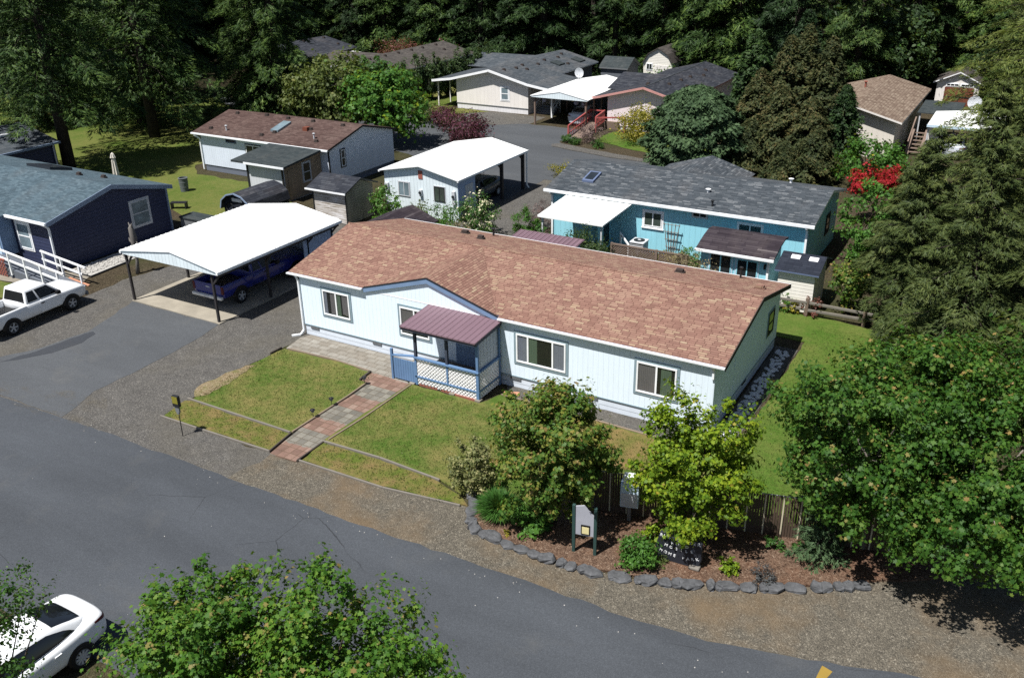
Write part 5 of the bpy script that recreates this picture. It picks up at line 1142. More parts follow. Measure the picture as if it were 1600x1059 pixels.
mb = MB(); mb.hexa([(-44.4, 54.6, 2.3), (-41.2, 54.6, 2.1), (-41.2, 58.6, 2.1), (-44.4, 58.6, 2.3), (-44.4, 54.6, 2.38), (-41.2, 54.6, 2.18), (-41.2, 58.6, 2.18), (-44.4, 58.6, 2.38)]); mb.hexa([(-44.2, 52, 1.9), (-41.5, 51, 1.75), (-40.8, 53.9, 1.75), (-44.2, 54.4, 1.9), (-44.2, 52, 1.97), (-41.5, 51, 1.82), (-40.8, 53.9, 1.82), (-44.2, 54.4, 1.97)]); mb.build('white_awning', M['white_metal'], T)
for x, y in ((-41.4, 54.8), (-41.4, 58.4), (-41.6, 51.4)):
    mb = MB(); mb.box(x-.05, x+.05, y-.05, y+.05, 0, 2.1); mb.build('awning_post', M['ltgrey'], T)
# beige house at right
T = thing('mobile_home', 'beige house with tan shingle hip roof among the conifers at right', 'house')
gable_wall(T, 'y', 43.0, 57, 11.2, 17.1, 0, 2.6, 14.15, 3.45, 2.6, 'beige_wall')
roof_slab('roof', T, 'y', 42.5, 57.4, 10.75, 2.72, 14.15, 3.66, 17.55, 2.72, .13, 'roof_beige', 'cream_wall')
pipe_vent(T, 13.2, 52, 3.4, .4, .08, 'redwood')
mb = MB(); mb.hexa([(17.7, 49, 2.25), (20.6, 49, 2.25), (20.6, 53, 2.5), (17.7, 53, 2.5), (17.7, 49, 2.32), (20.6, 49, 2.32), (20.6, 53, 2.57), (17.7, 53, 2.57)]); mb.build('porch_cover', M['roof_dkgreen'], T)
for x in (17.9, 20.4):
    mb = MB(); mb.box(x-.05, x+.05, 49.1, 49.2, 0, 2.25); mb.build('porch_post', M['ltgrey'], T)
T = thing('carport', 'white flat carport at the far right beside the beige house', 'carport')
mb = MB(); mb.hexa([(19.0, 44.4, 2.3), (24.0, 44.4, 2.3), (24.0, 51.5, 2.5), (19.0, 48.9, 2.45), (19.0, 44.4, 2.38), (24.0, 44.4, 2.38), (24.0, 51.5, 2.58), (19.0, 48.9, 2.53)])
for i in range(12):
    x = 19.1+i*.44; mb.beam((x, 44.42, 2.39), (x, 48.9, 2.53), .03, .025)
mb.build('roof', M['white_metal'], T)
mb = MB(); mb.box(18.98, 24.02, 44.33, 44.398, 2.22, 2.39); mb.build('gutter', M['bluepale'], T)
for x, y in ((19.1, 44.6), (23.9, 44.6), (19.1, 48.5), (23.9, 51)):
    mb = MB(); mb.box(x-.06, x+.06, y-.06, y+.06, 0, 2.32); mb.build('post', M['ltgrey'], T)
mb = MB(); mb.box(19.0, 20.2, 45.2, 45.3, 0, 2.1); mb.build('end_wall', M['cream_wall'], T)
dish('grey satellite dish above the flat carport at the far right', 21.4, 50.3, 2.5, .5)
T = thing('barn_shed', 'tall white shed with brown double door at the far right', 'shed')
gable_wall(T, 'y', 65.5, 69, 17.1, 20.6, 0, 2.1, 18.9, 2.95, 2.1, 'cream_wall'); roof_slab('roof', T, 'y', 65.2, 69.3, 16.8, 2.08, 18.9, 3.05, 20.9, 2.08, .1, 'roof_taupe', 'white')
mb = MB(); mb.box(17.8, 20.2, 65.44, 65.49, .05, 1.65); d_ = mb.build('barn_door', M['garagebrown'], T); mb = MB(); mb.box(17.8, 20.2, 65.41, 65.438, .78, .86); mb.box(18.98, 19.04, 65.41, 65.438, .05, 1.65); mb.build('door_hardware', M['iron'], d_)
window(T, 'y-', 65.5, 17.9, 18.9, 1.74, 1.98, (.33, .66), (), 'white', .06, 'white', .04); window(T, 'y-', 65.5, 19.1, 20.1, 1.74, 1.98, (.33, .66), (), 'white', .06, 'white', .04)
t = thing('porch_stair', 'brown wooden stair beside the wall of the beige house', 'steps', (17.9, 44.6, 0)); mb = MB()
mb.beam((.0, 0, .1), (0, 2.6, 1.4), .25, .06); mb.beam((.9, 0, .1), (.9, 2.6, 1.4), .25, .06); mb.build('stringer', M['brownwood'], t); mb = MB()
for i in range(6): mb.box(0, .9, .2+i*.4, .5+i*.4, .2+i*.2, .24+i*.2)
mb.build('treads', M['brownwood'], t)
mb = MB(); mb.beam((-.02, 0, 1.0), (-.02, 2.6, 2.3), .09); mb.build('handrail', M['brownwood'], t)
# ------------------------------------------------------------------ vehicles (local x = forward, y = left)
def wheel(parent, x, y, r, w_, side, spokes=6, rimm='alloy'):
    mb = MB(); s = side
    prof = [(r*.62, -w_/2), (r*.9, -w_/2), (r*.985, -w_*.36), (r, -w_*.2), (r, w_*.2), (r*.985, w_*.36), (r*.9, w_/2), (r*.62, w_/2), (r*.62, -w_/2)]
    mb.lathe(prof, 24, axis='y', c=(x, y, r)); wh = mb.build('wheel', M['rubber'], parent, smooth=True)
    mb = MB(); f = w_/2*s
    mb.lathe([(r*.63, f*.9), (r*.63, f*1.02), (r*.54, f*.98), (r*.52, f*.35), (0, f*.3)], 24, axis='y', c=(x, y, r), mi=1)
    for i in range(spokes):
        a = 2*PI*i/spokes; ca, sa = math.cos(a), math.sin(a)
        p = (x+ca*r*.08, y+f*.8, r+sa*r*.08); q = (x+ca*r*.56, y+f*.95, r+sa*r*.56); mb.beam(p, q, r*.17, r*.07, up=(0, 1, 0))
    mb.lathe([(r*.16, f*.6), (r*.15, f*.98), (0, f*1.0)], 12, axis='y', c=(x, y, r)); mb.build('rim', [M[rimm], M['greyplastic']], wh)
    return wh
def bil(q, u, v): return Vector(q[0]).lerp(Vector(q[1]), u).lerp(Vector(q[3]).lerp(Vector(q[2]), u), v)
def panel(name, parent, q, u0, u1, v0, v1, mat, off=.008, shrink=0):
    """a thin slab standing just off the quad q (corners in order)"""
    P = [bil(q, u, v) for u, v in ((u0, v0), (u1, v0), (u1, v1), (u0, v1))]
    n = (P[1]-P[0]).cross(P[3]-P[0]).normalized(); c = sum(P, Vector())/4
    mb = MB(); mb.hexa([p-n*.004 for p in P]+[p+n*off for p in P]); return mb.build(name, M[mat], parent)
def pickup(name, label, loc, rotz, paint, Lg=5.3, Wd=1.78, lift=0.0, group=None, rimm='alloy', cabfrac=(.0, .0)):
    t = thing(name, label, 'pickup truck', loc, rotz, group); w2 = Wd/2; h = lift
    xr, xf = -Lg/2, Lg/2; xc0, xc1, xw = xr+1.95, xr+3.72, xf-.95     # cab back, windscreen foot, front axle
    def ring(x, bed, zt, wf=1.0, zb=.42, nose=0.0):
        W_ = w2*wf; z0 = zb+h; zs = zt+h
        if bed: half = [(W_*.9, z0), (W_, z0+.2), (W_*1.0, zs-.12), (W_*.975, zs), (W_*.87, zs), (W_*.85, z0+.3), (W_*.3, z0+.3)]
        else: half = [(W_*.9, z0), (W_, z0+.2), (W_*1.0, zs-.14), (W_*.965, zs-.02), (W_*.86, zs+.03), (W_*.6, zs+.06), (W_*.3, zs+.075)]
        return [(x, y, z) for y, z in half]+[(x, -y, z) for y, z in reversed(half)]
    mb = MB(); rings = [ring(xr+.03, True, 1.06, .97), ring(xr+.12, True, 1.07), ring(xc0-.03, True, 1.07)]; mb.loft(rings)
    mb.loft([ring(xc0-.03, False, 1.07), ring(xc1, False, 1.05), ring(xw-.3, False, 1.03), ring(xf-.32, False, .99, .985), ring(xf-.12, False, .93, .95), ring(xf-.03, False, .84, .90)])
    body = mb.build('body', M[paint], t, mod=.03, smooth=True)
    mb = MB(); mb.box(xr+.12, xc0-.05, -w2*.83, w2*.83, .74+h, .76+h); mb.build('bed_liner', M['blackplastic'], t)
    mb = MB(); mb.box(xr+.0, xr+.06, -w2*.84, w2*.84, .55+h, 1.08+h); mb.build('tailgate', M[paint], t, mod=.015)
    mb = MB(); mb.box(xr-.006, xr+.0, -.12, .12, .88+h, .94+h); mb.build('tailgate_handle', M['ltgrey'], t)
    # cab
    zt, zc = 1.06+h, 1.70+h
    lo = [(xc0-.02, w2*.93), (xc1+.1, w2*.93), (xc1+.1, -w2*.93), (xc0-.02, -w2*.93)]; hi = [(xc0+.12, w2*.77), (xc1-.55, w2*.77), (xc1-.55, -w2*.77), (xc0+.12, -w2*.77)]
    mb = MB(); mb.loft([[(x, y, zt-.02) for x, y in lo], [(x, y, zc-.05) for x, y in hi], [(x*.96+(xc0+xc1-.4)/2*.04, y*.9, zc) for x, y in hi]]); mb.build('cab', M[paint], t, mod=.045, smooth=True)
    Lq = [tuple(list(lo[i])+[zt]) for i in range(4)]; Hq = [tuple(list(hi[i])+[zc-.05]) for i in range(4)]
    left = (Lq[1], Lq[0], Hq[0], Hq[1]); right = (Lq[3], Lq[2], Hq[2], Hq[3]); front = (Lq[2], Lq[1], Hq[1], Hq[2]); back = (Lq[0], Lq[3], Hq[3], Hq[0])
    panel('windscreen', t, front, .06, .94, .1, .9, 'carglass', .012); panel('rear_window', t, back, .08, .92, .12, .88, 'carglass', .012)
    panel('side_window', t, right, .06, .34, .12, .88, 'carglass', .012); panel('side_window', t, right, .40, .93, .10, .88, 'carglass', .012)
    panel('side_window', t, left, .66, .94, .12, .88, 'carglass', .012); panel('side_window', t, left, .07, .60, .10, .88, 'carglass', .012)
    for s in (1, -1):
        mb = MB(); mb.box(xc0+.62, xc1-.06, s*w2-.004 if s > 0 else -w2-.006, s*w2+.006 if s > 0 else -w2+.004, .52+h, 1.0+h); mb.build('door', M[paint], t, mod=.01)
        mb = MB(); y = s*(w2+.008); mb.box(xc0+.68, xc0+.84, min(y, y+s*.02), max(y, y+s*.02), .9+h, .94+h); mb.build('door_handle', M['blackplastic'], t)
        mb = MB(); y = s*(w2+.0); mb.box(xc1-.32, xc1-.12, min(y, y+s*.18), max(y, y+s*.18), 1.08+h, 1.24+h); mb.build('mirror', M['blackplastic'], t, mod=.02)
        for x in (xr+1.05, xw):
            mb = MB(); a0 = [(x+.46*math.cos(a), .36+h*.8+.44*math.sin(a)) for a in [PI*i/14 for i in range(15)]]
            mb.prism(a0, 'y', s*(w2*.93), s*(w2+.012)); mb.build('wheel_arch', M['blackplastic'], t)
            wheel(t, x, s*(w2-.09), .36+h*.2, .24, s, 5, rimm)
        mb = MB(); mb.box(xr-.004, xr+.05, s*w2*.985-.0 if s < 0 else w2*.85, s*w2*.85 if s < 0 else w2*.985, .66+h, 1.02+h); mb.build('tail_light', M['redlens'], t)
        mb = MB(); mb.box(xf-.13, xf-.02, *(sorted((s*w2*.58, s*w2*.9))), .70+h, .86+h); mb.build('headlight', M['clearlens'], t, mod=.02)
    mb = MB(); mb.box(xr-.16, xr-.01, -w2*.96, w2*.96, .42+h, .56+h); b_ = mb.build('rear_bumper', M['chrome' if paint == 'cblue' else 'blackplastic'], t, mod=.03)
    mb = MB(); mb.box(xr-.168, xr-.162, -.16, .16, .44+h, .54+h); mb.build('number_plate', M['ltgrey'], b_)
    mb = MB(); mb.box(xf-.06, xf+.06, -w2*.97, w2*.97, .40+h, .60+h); mb.build('front_bumper', M['chrome' if paint == 'cblue' else 'greyplastic'], t, mod=.04)
    mb = MB(); mb.box(xf-.05, xf+.0, -w2*.55, w2*.55, .62+h, .86+h); mb.build('grille', M['blackplastic'], t, mod=.02)
    return t
pickup('pickup_truck', 'white extended-cab pickup truck parked on the gravel at left', (-12.3, -4.72, 0), PI/2+.06, 'cwhite', 5.1, 1.74)
pickup('pickup_truck', 'dark blue pickup truck parked under the long white carport', (-5.95, 3.05, .05), PI/2, 'cblue', 5.8, 1.98, .1)
def sedan(name, label, loc, rotz, paint, Lg=4.75, Wd=1.84, sc=1.0):
    t = thing(name, label, 'car', loc, rotz); w2 = Wd/2; a = Lg/2
    # stations: x, half width at sill, max half width, height of shoulder, height at centre line
    st = [(-a, .40, .42, .60, .66), (-a+.04, .60, .66, .88, .97), (-a+.16, .72, .80, 1.01, 1.085), (-a+.45, .81, .875, 1.01, 1.09), (-a+.9, .87, .915, .98, 1.04), (-a+1.5, .88, .92, .95, 1.0), (0, .88, .92, .93, .98), (.75, .88, .92, .92, .985), (1.2, .88, .92, .90, .98), (1.75, .86, .90, .82, .90), (a-.3, .80, .84, .70, .77), (a-.07, .68, .72, .62, .66), (a, .5, .52, .52, .54)]
    def ring(x, ws, wm, zs, zc, zb=.24):
        k = w2/.92
        half = [(ws*k*.7, zb), (ws*k, zb+.06), (wm*k, (zb+zs)*.52), (wm*k*.985, zs-.1), (wm*k*.93, zs), (wm*k*.6, zc-.01), (wm*k*.25, zc)]
        return [(x, y, z) for y, z in half]+[(x, -y, z) for y, z in reversed(half)]
    mb = MB(); mb.loft([ring(*s) for s in st]); body = mb.build('body', M[paint], t, smooth=True, mod='sub')
    # greenhouse
    k = w2/.92
    gh = [(-2.0, .62, .98, .58, 1.02), (-1.6, .74, .96, .60, 1.20), (-1.05, .80, .95, .60, 1.385), (-.45, .80, .94, .59, 1.43), (.15, .80, .94, .58, 1.42), (.55, .79, .95, .55, 1.33), (1.0, .76, .96, .56, 1.13), (1.35, .70, .965, .60, .98)]
    def gr(x, wb, zb, wt, zt):
        half = [(wb*k, zb-.03), (wb*k*.985, zb+.02), (wt*k*1.06, zt-.06 if zt > zb+.1 else zt-.01), (wt*k*.88, zt), (wt*k*.3, zt+.018)]
        return [(x, y, z) for y, z in half]+[(x, -y, z) for y, z in reversed(half)]
    mb = MB(); mb.loft([gr(*g_) for g_ in gh]); cabin = mb.build('cabin', M[paint], t, smooth=True, mod='sub')
    def wrap(o, target, off=.008):
        s_ = o.modifiers.new('fine', 'SUBSURF'); s_.subdivision_type = 'SIMPLE'; s_.levels = s_.render_levels = 3
        s_ = o.modifiers.new('wrap', 'SHRINKWRAP'); s_.target = target; s_.wrap_method = 'NEAREST_SURFACEPOINT'; s_.wrap_mode = 'ABOVE_SURFACE'; s_.offset = off
    def glassgrid(name, rows, off):
        mb = MB(); pts = [[Vector(p) for p in r_] for r_ in rows]
        for r0, r1 in zip(pts, pts[1:]):
            for i in range(len(r0)-1): mb.face([r0[i]+off, r0[i+1]+off, r1[i+1]+off, r1[i]+off])
        o = mb.build(name, M['carglass'], t, smooth=True); wrap(o, cabin); return o
    def arc(x, w_, z, crown=.03, n=8): return [(x, w_*k*(1-2*i/n), z+crown*(1-(1-2*i/n)**2)) for i in range(n+1)]
    glassgrid('rear_window', [arc(-1.80, .50, 1.09, .02), arc(-1.5, .545, 1.21, .03), arc(-1.06, .545, 1.365, .035)], Vector((-.012, 0, .018)))
    glassgrid('windscreen', [arc(.52, .53, 1.325, .035), arc(.95, .57, 1.145, .03), arc(1.32, .60, .995, .02)], Vector((.012, 0, .014)))
    for s in (1, -1):
        rows = [[(-1.5, s*.745*k, 1.03), (-1.0, s*.80*k, 1.0), (-.1, s*.815*k, .985), (.6, s*.805*k, .99), (1.0, s*.775*k, 1.01)], [(-1.4, s*.70*k, 1.1), (-.95, s*.715*k, 1.2), (-.1, s*.725*k, 1.24), (.45, s*.72*k, 1.2), (.85, s*.735*k, 1.08)], [(-1.25, s*.655*k, 1.17), (-.85, s*.645*k, 1.325), (-.1, s*.645*k, 1.37), (.35, s*.645*k, 1.3), (.7, s*.70*k, 1.14)]]
        glassgrid('side_window', rows, Vector((0, s*.016, .0)))
        for x in (-a+1.0, a-.95):
            mb = MB(); arcp = [(x+.37*math.cos(q), .33+.37*math.sin(q)) for q in [PI*(-.05+1.10*i/18) for i in range(19)]]
            mb.prism(arcp, 'y', s*w2*.8, s*(w2+.001)); mb.build('wheel_arch', M['blackplastic'], t); wheel(t, x, s*(w2-.096), .33, .215, s, 10)
        mb = MB(); P_ = [(-a+.02, s*.46*k), (-a+.06, s*.62*k), (-a+.16, s*.80*k), (-a+.45, s*.875*k)]; Zs = [(.84, .93), (.84, .94), (.85, .96), (.91, .97)]
        for (p, q), (z0, z1), (p2, q2), (z2, z3) in zip(P_, Zs, P_[1:], Zs[1:]): mb.face([(p, q, z0), (p2, q2, z2), (p2, q2, z3), (p, q, z1)])
        wrap(mb.build('tail_light', M['redlens'], t, smooth=True), body, .007)
        mb = MB(); mb.loft([[(a-.08, s*.45*k, .6), (a-.08, s*.45*k, .68), (a-.12, s*.45*k, .64)], [(a-.35, s*.80*k, .62), (a-.35, s*.80*k, .74), (a-.42, s*.8*k, .70)]]); mb.build('headlight', M['clearlens'], t)
        mb = MB(); y = s*.86*k; mb.box(.72, .9, min(y, y+s*.2), max(y, y+s*.2), .98, 1.1); mb.build('mirror', M[paint], t, mod=.03)
        for x in (-.95, .05):
            mb = MB(); y = s*.905*k; mb.box(x, x+.18, min(y, y+s*.03), max(y, y+s*.03), .80, .83); mb.build('door_handle', M[paint], t)
    mb = MB(); mb.box(-a-.012, -a+.03, -.26, .26, .62, .75); mb.build('number_plate', M['ltgrey'], t)
    mb = MB(); mb.loft([[(-.98, -.015, 1.445), (-.98, .015, 1.445), (-.98, 0, 1.455)], [(-1.12, -.006, 1.42), (-1.12, .006, 1.42), (-1.12, 0, 1.49)]]); mb.build('roof_antenna', M['blackplastic'], t)
    return t
sedan('parked_car', 'white sedan parked nose-in under the foreground trees at bottom left', (7.55, -18.95, .012), -PI/2, 'cwhite', 4.8, 1.84)
sedan('parked_car', 'silver sedan parked under the far white carport', (-8.2, 45.3, .0), PI/2, 'csilver', 4.6, 1.78)
sedan('parked_car', 'dark grey car parked inside the open bay of the white metal garage', (-4.3, 20.9, .0), -PI/2, 'cdark', 4.7, 1.8)
sedan('parked_car', 'dark car in the shade of the flat carport beside the beige house', (20.9, 46.6, .0), PI/2, 'csilver', 4.5, 1.76)

# ------------------------------------------------------------------ fence, signs, bed edging
F0, F1 = Vector((16.6, -5.75, 0)), Vector((25.2, -3.55, 0))
fl = (F1-F0).length; t = thing('slatted_fence', 'brown slatted chain-link fence behind the mulch bed', 'fence', F0, math.atan2(F1.y-F0.y, F1.x-F0.x))
mb = MB(); n = int(fl/.075); rg = random.Random(2)
for i in range(n):
    x = i*fl/n; mb.box(x+.004, x+.066, -.012, .012, .07, 1.43+rg.uniform(-.02, .02))
mb.build('slats', M['slatebrown'], t)
mb = MB(); mb.tube([(0, 0, 1.45), (fl, 0, 1.45)], .016, 6); mb.build('top_rail', M['greyplastic'], t)
for i in range(4):
    mb = MB(); mb.tube([(i*fl/3, .05, 0), (i*fl/3, .05, 1.52)], .03, 8); mb.build('post', M['greyplastic'], t)
for i in range(1, 18):
    mb = MB(); x = i*fl/18+rg.uniform(-.03, .03); mb.box(x-.02, x+.02, -.03, -.014, .05, 1.44); mb.build('batten', M['battens'], t)
t = thing('utility_cabinet', 'pale grey utility cabinet in front of the slatted fence', 'cabinet', (17.75, -5.78, .07), .25); mb = MB(); mb.box(-.27, .27, -.16, .16, .55, 1.35); mb.build('casing', M['bluepale'], t, mod=.02)
mb = MB(); mb.box(-.24, .24, -.172, -.162, .6, 1.05); mb.build('door', M['ltgrey'], t); mb = MB(); mb.box(-.2, .25, -.17, .1, 1.36, 1.62); mb.build('meter_housing', M['white'], t, mod=.03); mb = MB(); mb.box(-.05, .05, -.05, .05, 0, .55); mb.build('pedestal', M['greyplastic'], t)
t = thing('notice_board', 'white house-shaped notice board on dark green posts in the mulch bed', 'sign', (17.25, -7.8, .06), .2)
for x in (-.31, .31):
    mb = MB(); mb.box(x-.045, x+.045, -.045, .045, 0, 1.6); mb.build('post', M['signgreen'], t, mod=.01)
mb = MB(); mb.prism([(-.26, .62), (.26, .62), (.26, 1.32), (-.02, 1.62), (-.26, 1.56)], 'y', -.02, .02); mb.build('board', M['boardshade'], t)  # white board coloured grey, the overhanging maple's shade put into its colour
mb = MB(); mb.box(-.10, .16, -.035, -.022, .66, .98); mb.build('notice_frame', M['blackplastic'], t); mb = MB(); mb.box(-.07, .13, -.04, -.036, .69, .92); mb.build('notice_sheet', M['paper'], t)
def letters(body, size, loc, rot, parent, mat):
    pass
t = thing('park_sign', 'dark slate park name sign with white letters half covered by the lime tree', 'sign', (19.75, -6.92, .06), .06)
mb = MB(); mb.prism([(-.72, 0), (.6, -.02), (.72, .35), (.7, 1.0), (.35, 1.16), (-.2, 1.2), (-.66, 1.08), (-.78, .5)], 'y', -.06, .08); mb.build('slab', M['slate'], t, mod=.03)
verts = []; faces = []
def add_text(body, size, cx, cz, arc, spread):
    """each letter set on a shallow arc"""
    n = len(body)
    for i, ch in enumerate(body):
        if ch == ' ': continue
        cu = bpy.data.curves.new('letter', 'FONT'); cu.body = ch; cu.size = size; cu.align_x = 'CENTER'; cu.extrude = .006; cu.resolution_u = 2
        ob = bpy.data.objects.new('letter', cu); COL.objects.link(ob); dg = bpy.context.evaluated_depsgraph_get(); me = bpy.data.meshes.new_from_object(ob.evaluated_get(dg))
        s = (i-(n-1)/2); x = cx+s*spread; z = cz+arc*((s/max(1, (n-1)/2))**2); tl = math.atan(2*arc*s/max(1, ((n-1)/2)**2)/spread) if n > 2 else 0
        b = len(verts); k, q = math.cos(tl), math.sin(tl)
        for v in me.vertices: verts.append((x+v.co.x*k-v.co.y*q, -.068-v.co.z, z+v.co.x*q+v.co.y*k))
        for p in me.polygons: faces.append(tuple(b+j for j in p.vertices))
        bpy.data.objects.remove(ob); bpy.data.curves.remove(cu); bpy.data.meshes.remove(me)
add_text('RUSTEMEYER', .17, .0, .90, .03, .135); add_text('ROAD', .15, 0, .72, .0, .155); add_text('MOBILE', .15, -.02, .53, .05, .17); add_text('HOME PARK', .15, .0, .24, .10, .15)
mb = MB(); mb.v = verts; mb.f = faces; mb.mi = [0]*len(faces); mb.build('lettering', M['letters'], t, fix=False)
mb = MB(); mb.box(.35, .7, -.2, .1, 0, .12); mb.build('footing_stone', M['oldwood'], t, mod=.04)
t.scale = (.88, .88, .84)
# rocks
path = [(12.95, -6.95), (13.25, -7.3), (13.42, -7.75), (13.62, -8.1), (13.98, -8.36), (15.06, -8.5), (16.35, -8.55), (17.71, -8.46), (18.75, -8.2), (20.06, -7.78), (22.06, -6.85), (23.55, -6.0), (24.5, -5.4)]
rg = random.Random(12); d = 0; segs = []
for a, b in zip(path, path[1:]): segs.append((Vector(a), Vector(b)))
pos = []; carry = 0.0
for a, b in segs:
    Ls = (b-a).length; s = carry
    while s < Ls:
        st = rg.uniform(.24, .66); pos.append((a.lerp(b, s/Ls), math.atan2((b-a).y, (b-a).x), st)); s += st*.88
    carry = s-Ls
for p, ang, st in pos:
    mb = MB(); n = 9; hh = rg.uniform(.10, .2); rings = []
    ecc = [rg.uniform(.82, 1.12) for _ in range(n)]
    for q, h in ((.95, -.04), (1.0, .35), (.97, .75), (.78, .98), (.3, 1.0)):
        rings.append([(st*.54*q*ecc[j]*math.cos(2*PI*j/n)*rg.uniform(.93, 1.06), rg.uniform(.12, .18)*q*ecc[j]*math.sin(2*PI*j/n)*1.25, hh*h*rg.uniform(.9, 1.08)) for j in range(n)])
    mb.loft(rings); o = mb.build('edging_rock', M['rock'], None, smooth=False); o.location = (p.x, p.y, .0); o.rotation_euler = (rg.uniform(-.15, .15), rg.uniform(-.15, .15), ang+rg.uniform(-.3, .3))
    tag(o, 'grey basalt rock in the row edging the mulch bed', 'rock', 'rocks edging the mulch bed')
# sign on a thin post by the lawn corner
t = thing('post_sign', 'small yellow-green sign box on a thin metal post by the gravel', 'sign', (2.0, -8.69, 0), .1)
mb = MB(); mb.tube([(0, 0, 0), (0, .02, 1.3)], .018, 6); mb.build('post', M['iron'], t); mb = MB(); mb.box(-.14, .14, -.06, .06, 1.2, 1.62); b_ = mb.build('sign_box', M['iron'], t, mod=.012)
mb = MB(); mb.box(-.12, .12, -.068, -.062, 1.33, 1.6); mb.build('sign_face', M['signyellow'], b_); mb = MB(); mb.box(-.085, .085, -.03, .03, .98, 1.19); mb.box(-.05, .05, -.035, .035, .9, .98); mb.build('bracket', M['greyplastic'], t)
# path lights and timber edging
PL = [((5.32, -2.62), 'dark solar path light beside the walk nearest the porch'), ((5.3, -4.55), 'middle dark solar path light beside the walk'), ((5.27, -5.55), 'dark solar path light beside the walk nearest the road')]
for i, ((x, y), lb) in enumerate(PL):
    t = thing('path_light', lb, 'path light', (x, y, .04), 0, 'path lights along the walk'); mb = MB(); mb.tube([(0, 0, 0), (0, 0, .26)], .012, 6); mb.build('stake', M['iron'], t)
    mb = MB(); mb.lathe([(0, .24), (.06, .25), (.06, .32), (0, .32)], 10); mb.build('lens', M['glasspale'], t); mb = MB(); mb.lathe([(.1, .32), (.09, .345), (.02, .38), (0, .38)], 12); mb.build('cap', M['blackplastic'], t)
def timber(pts, label, mat='timber', h=.08, w_=.06, z=.0):
    mb = MB()
    for a, b in zip(pts, pts[1:]): mb.beam((a[0], a[1], z+h/2), (b[0], b[1], z+h/2), w_, h)
    o = mb.build('timber_edging', M[mat], None, mod=.012); tag(o, label, 'timber', 'timber edging round the lawns'); return o
timber([(.2, -8.12), (2.0, -8.1), (5.52, -8.02)], 'pale timber edge between the left weedy strip and road gravel', 'oldwood')
timber([(6.76, -7.98), (10.2, -7.92), (12.9, -7.55)], 'pale timber edge between the right weedy strip and road gravel', 'oldwood')
timber([(.12, -6.74), (5.28, -6.78)], 'pale timber between the left lawn and its weedy strip', 'oldwood', .12)
timber([(6.7, -6.68), (9.1, -6.6), (11.6, -6.74)], 'pale timber between the right lawn and its weedy strip', 'oldwood', .12)
timber([(5.31, -6.7), (5.36, -3.7), (5.32, -2.5)], 'thin brown timber along the left side of the red and grey walk', 'timber', .1, .06)
timber([(5.5, -8.05), (5.32, -6.75)], 'short dark timber at the road end of the walk', 'darktimber', .1, .06)
timber([(6.74, -8.05), (6.73, -6.6)], 'dark timber at the right road end of the walk', 'darktimber', .1, .06)
timber([(6.78, -6.5), (6.9, -4.7), (6.93, -1.8)], 'brown timber along the right side of the red and grey walk', 'timber', .09, .06)
timber([(4.86, -1.66), (4.93, -2.44)], 'short dark timber at the inner corner of the left lawn', 'darktimber', .12, .08)
timber([(.12, -1.65), (.1, -2.3)], 'short dark timber at the far left corner of the left lawn', 'darktimber', .1, .07)
timber([(.45, -1.6), (2.8, -1.5), (4.75, -1.62)], 'thin timber between the left lawn and the patio', 'timber', .09, .05)
timber([(10.4, -.82), (13.6, -.86), (18.4, -1.02)], 'brown timber edge of the gravel bed under the right windows', 'timber', .09, .07)
t = thing('splash_block', 'terracotta splash block on the ground beside the porch', 'splash block', (10.75, -.62, .03), .5); mb = MB(); mb.hexa([(-.3, -.12, 0), (.3, -.15, 0), (.3, .15, 0), (-.3, .12, 0), (-.3, -.12, .1), (.3, -.15, .05), (.3, .15, .05), (-.3, .12, .1)]); mb.build('block', M['terracotta'], t, mod=.02)
# odds and ends on the left
x, y = G(289, 299); t = thing('burn_barrel', 'dark grey ribbed barrel standing on the back lawn', 'barrel', (x, y, 0)); mb = MB(); mb.lathe([(.24, 0), (.26, .02), (.27, .3), (.285, .32), (.275, .34), (.29, .62), (.3, .64), (.29, .66), (.3, .9), (.33, .92), (.3, .94), (.25, .94), (.24, .5), (0, .5)], 18); mb.build('barrel', M['barrel'], t, smooth=False)
x, y = G(176, 282); t = thing('patio_umbrella', 'closed pale patio umbrella behind the navy house roof', 'umbrella', (-26.6, 11.6, 0)); t.scale = (.7, .7, .95); mb = MB(); mb.tube([(0, 0, 0), (0, 0, 2.75)], .03, 8); mb.build('pole', M['ltgrey'], t); mb = MB(); n = 16
mb.loft([[(r*(1.25 if j % 2 else .8)*math.cos(2*PI*j/n), r*(1.25 if j % 2 else .8)*math.sin(2*PI*j/n), z) for j in range(n)] for r, z in ((.22, .9), (.24, 1.3), (.17, 2.2), (.13, 2.35), (.22, 2.42), (.12, 2.7), (.03, 2.78))]); mb.build('canopy', M['canvas'], t)
t = thing('driftwood_ornament', 'weathered grey driftwood ornament beside the gable of the navy house', 'ornament', (-12.75, 1.6, 0)); t.scale = (.8, .8, 1); mb = MB(); rg = random.Random(4)
mb.tube([(0, 0, 0), (.05, .1, .7), (.0, .1, 1.4), (.12, .12, 1.9), (.05, .1, 2.45), (.1, .1, 2.6)], [.14, .1, .12, .22, .16, .05], 9); mb.tube([(.05, .1, 1.55), (.3, .1, 1.5), (.42, .1, 1.62), (.36, .1, 1.75)], [.12, .08, .06, .03], 7); mb.tube([(.0, .1, 1.6), (-.28, .1, 1.75), (-.3, .1, 1.9)], [.09, .06, .02], 6); mb.tube([(.08, .1, 2.4), (-.08, .1, 2.72)], [.09, .02], 6); mb.tube([(.1, .1, 2.4), (.22, .1, 2.7)], [.09, .02], 6); mb.build('driftwood', M['drift'], t, smooth=True, fix=False)
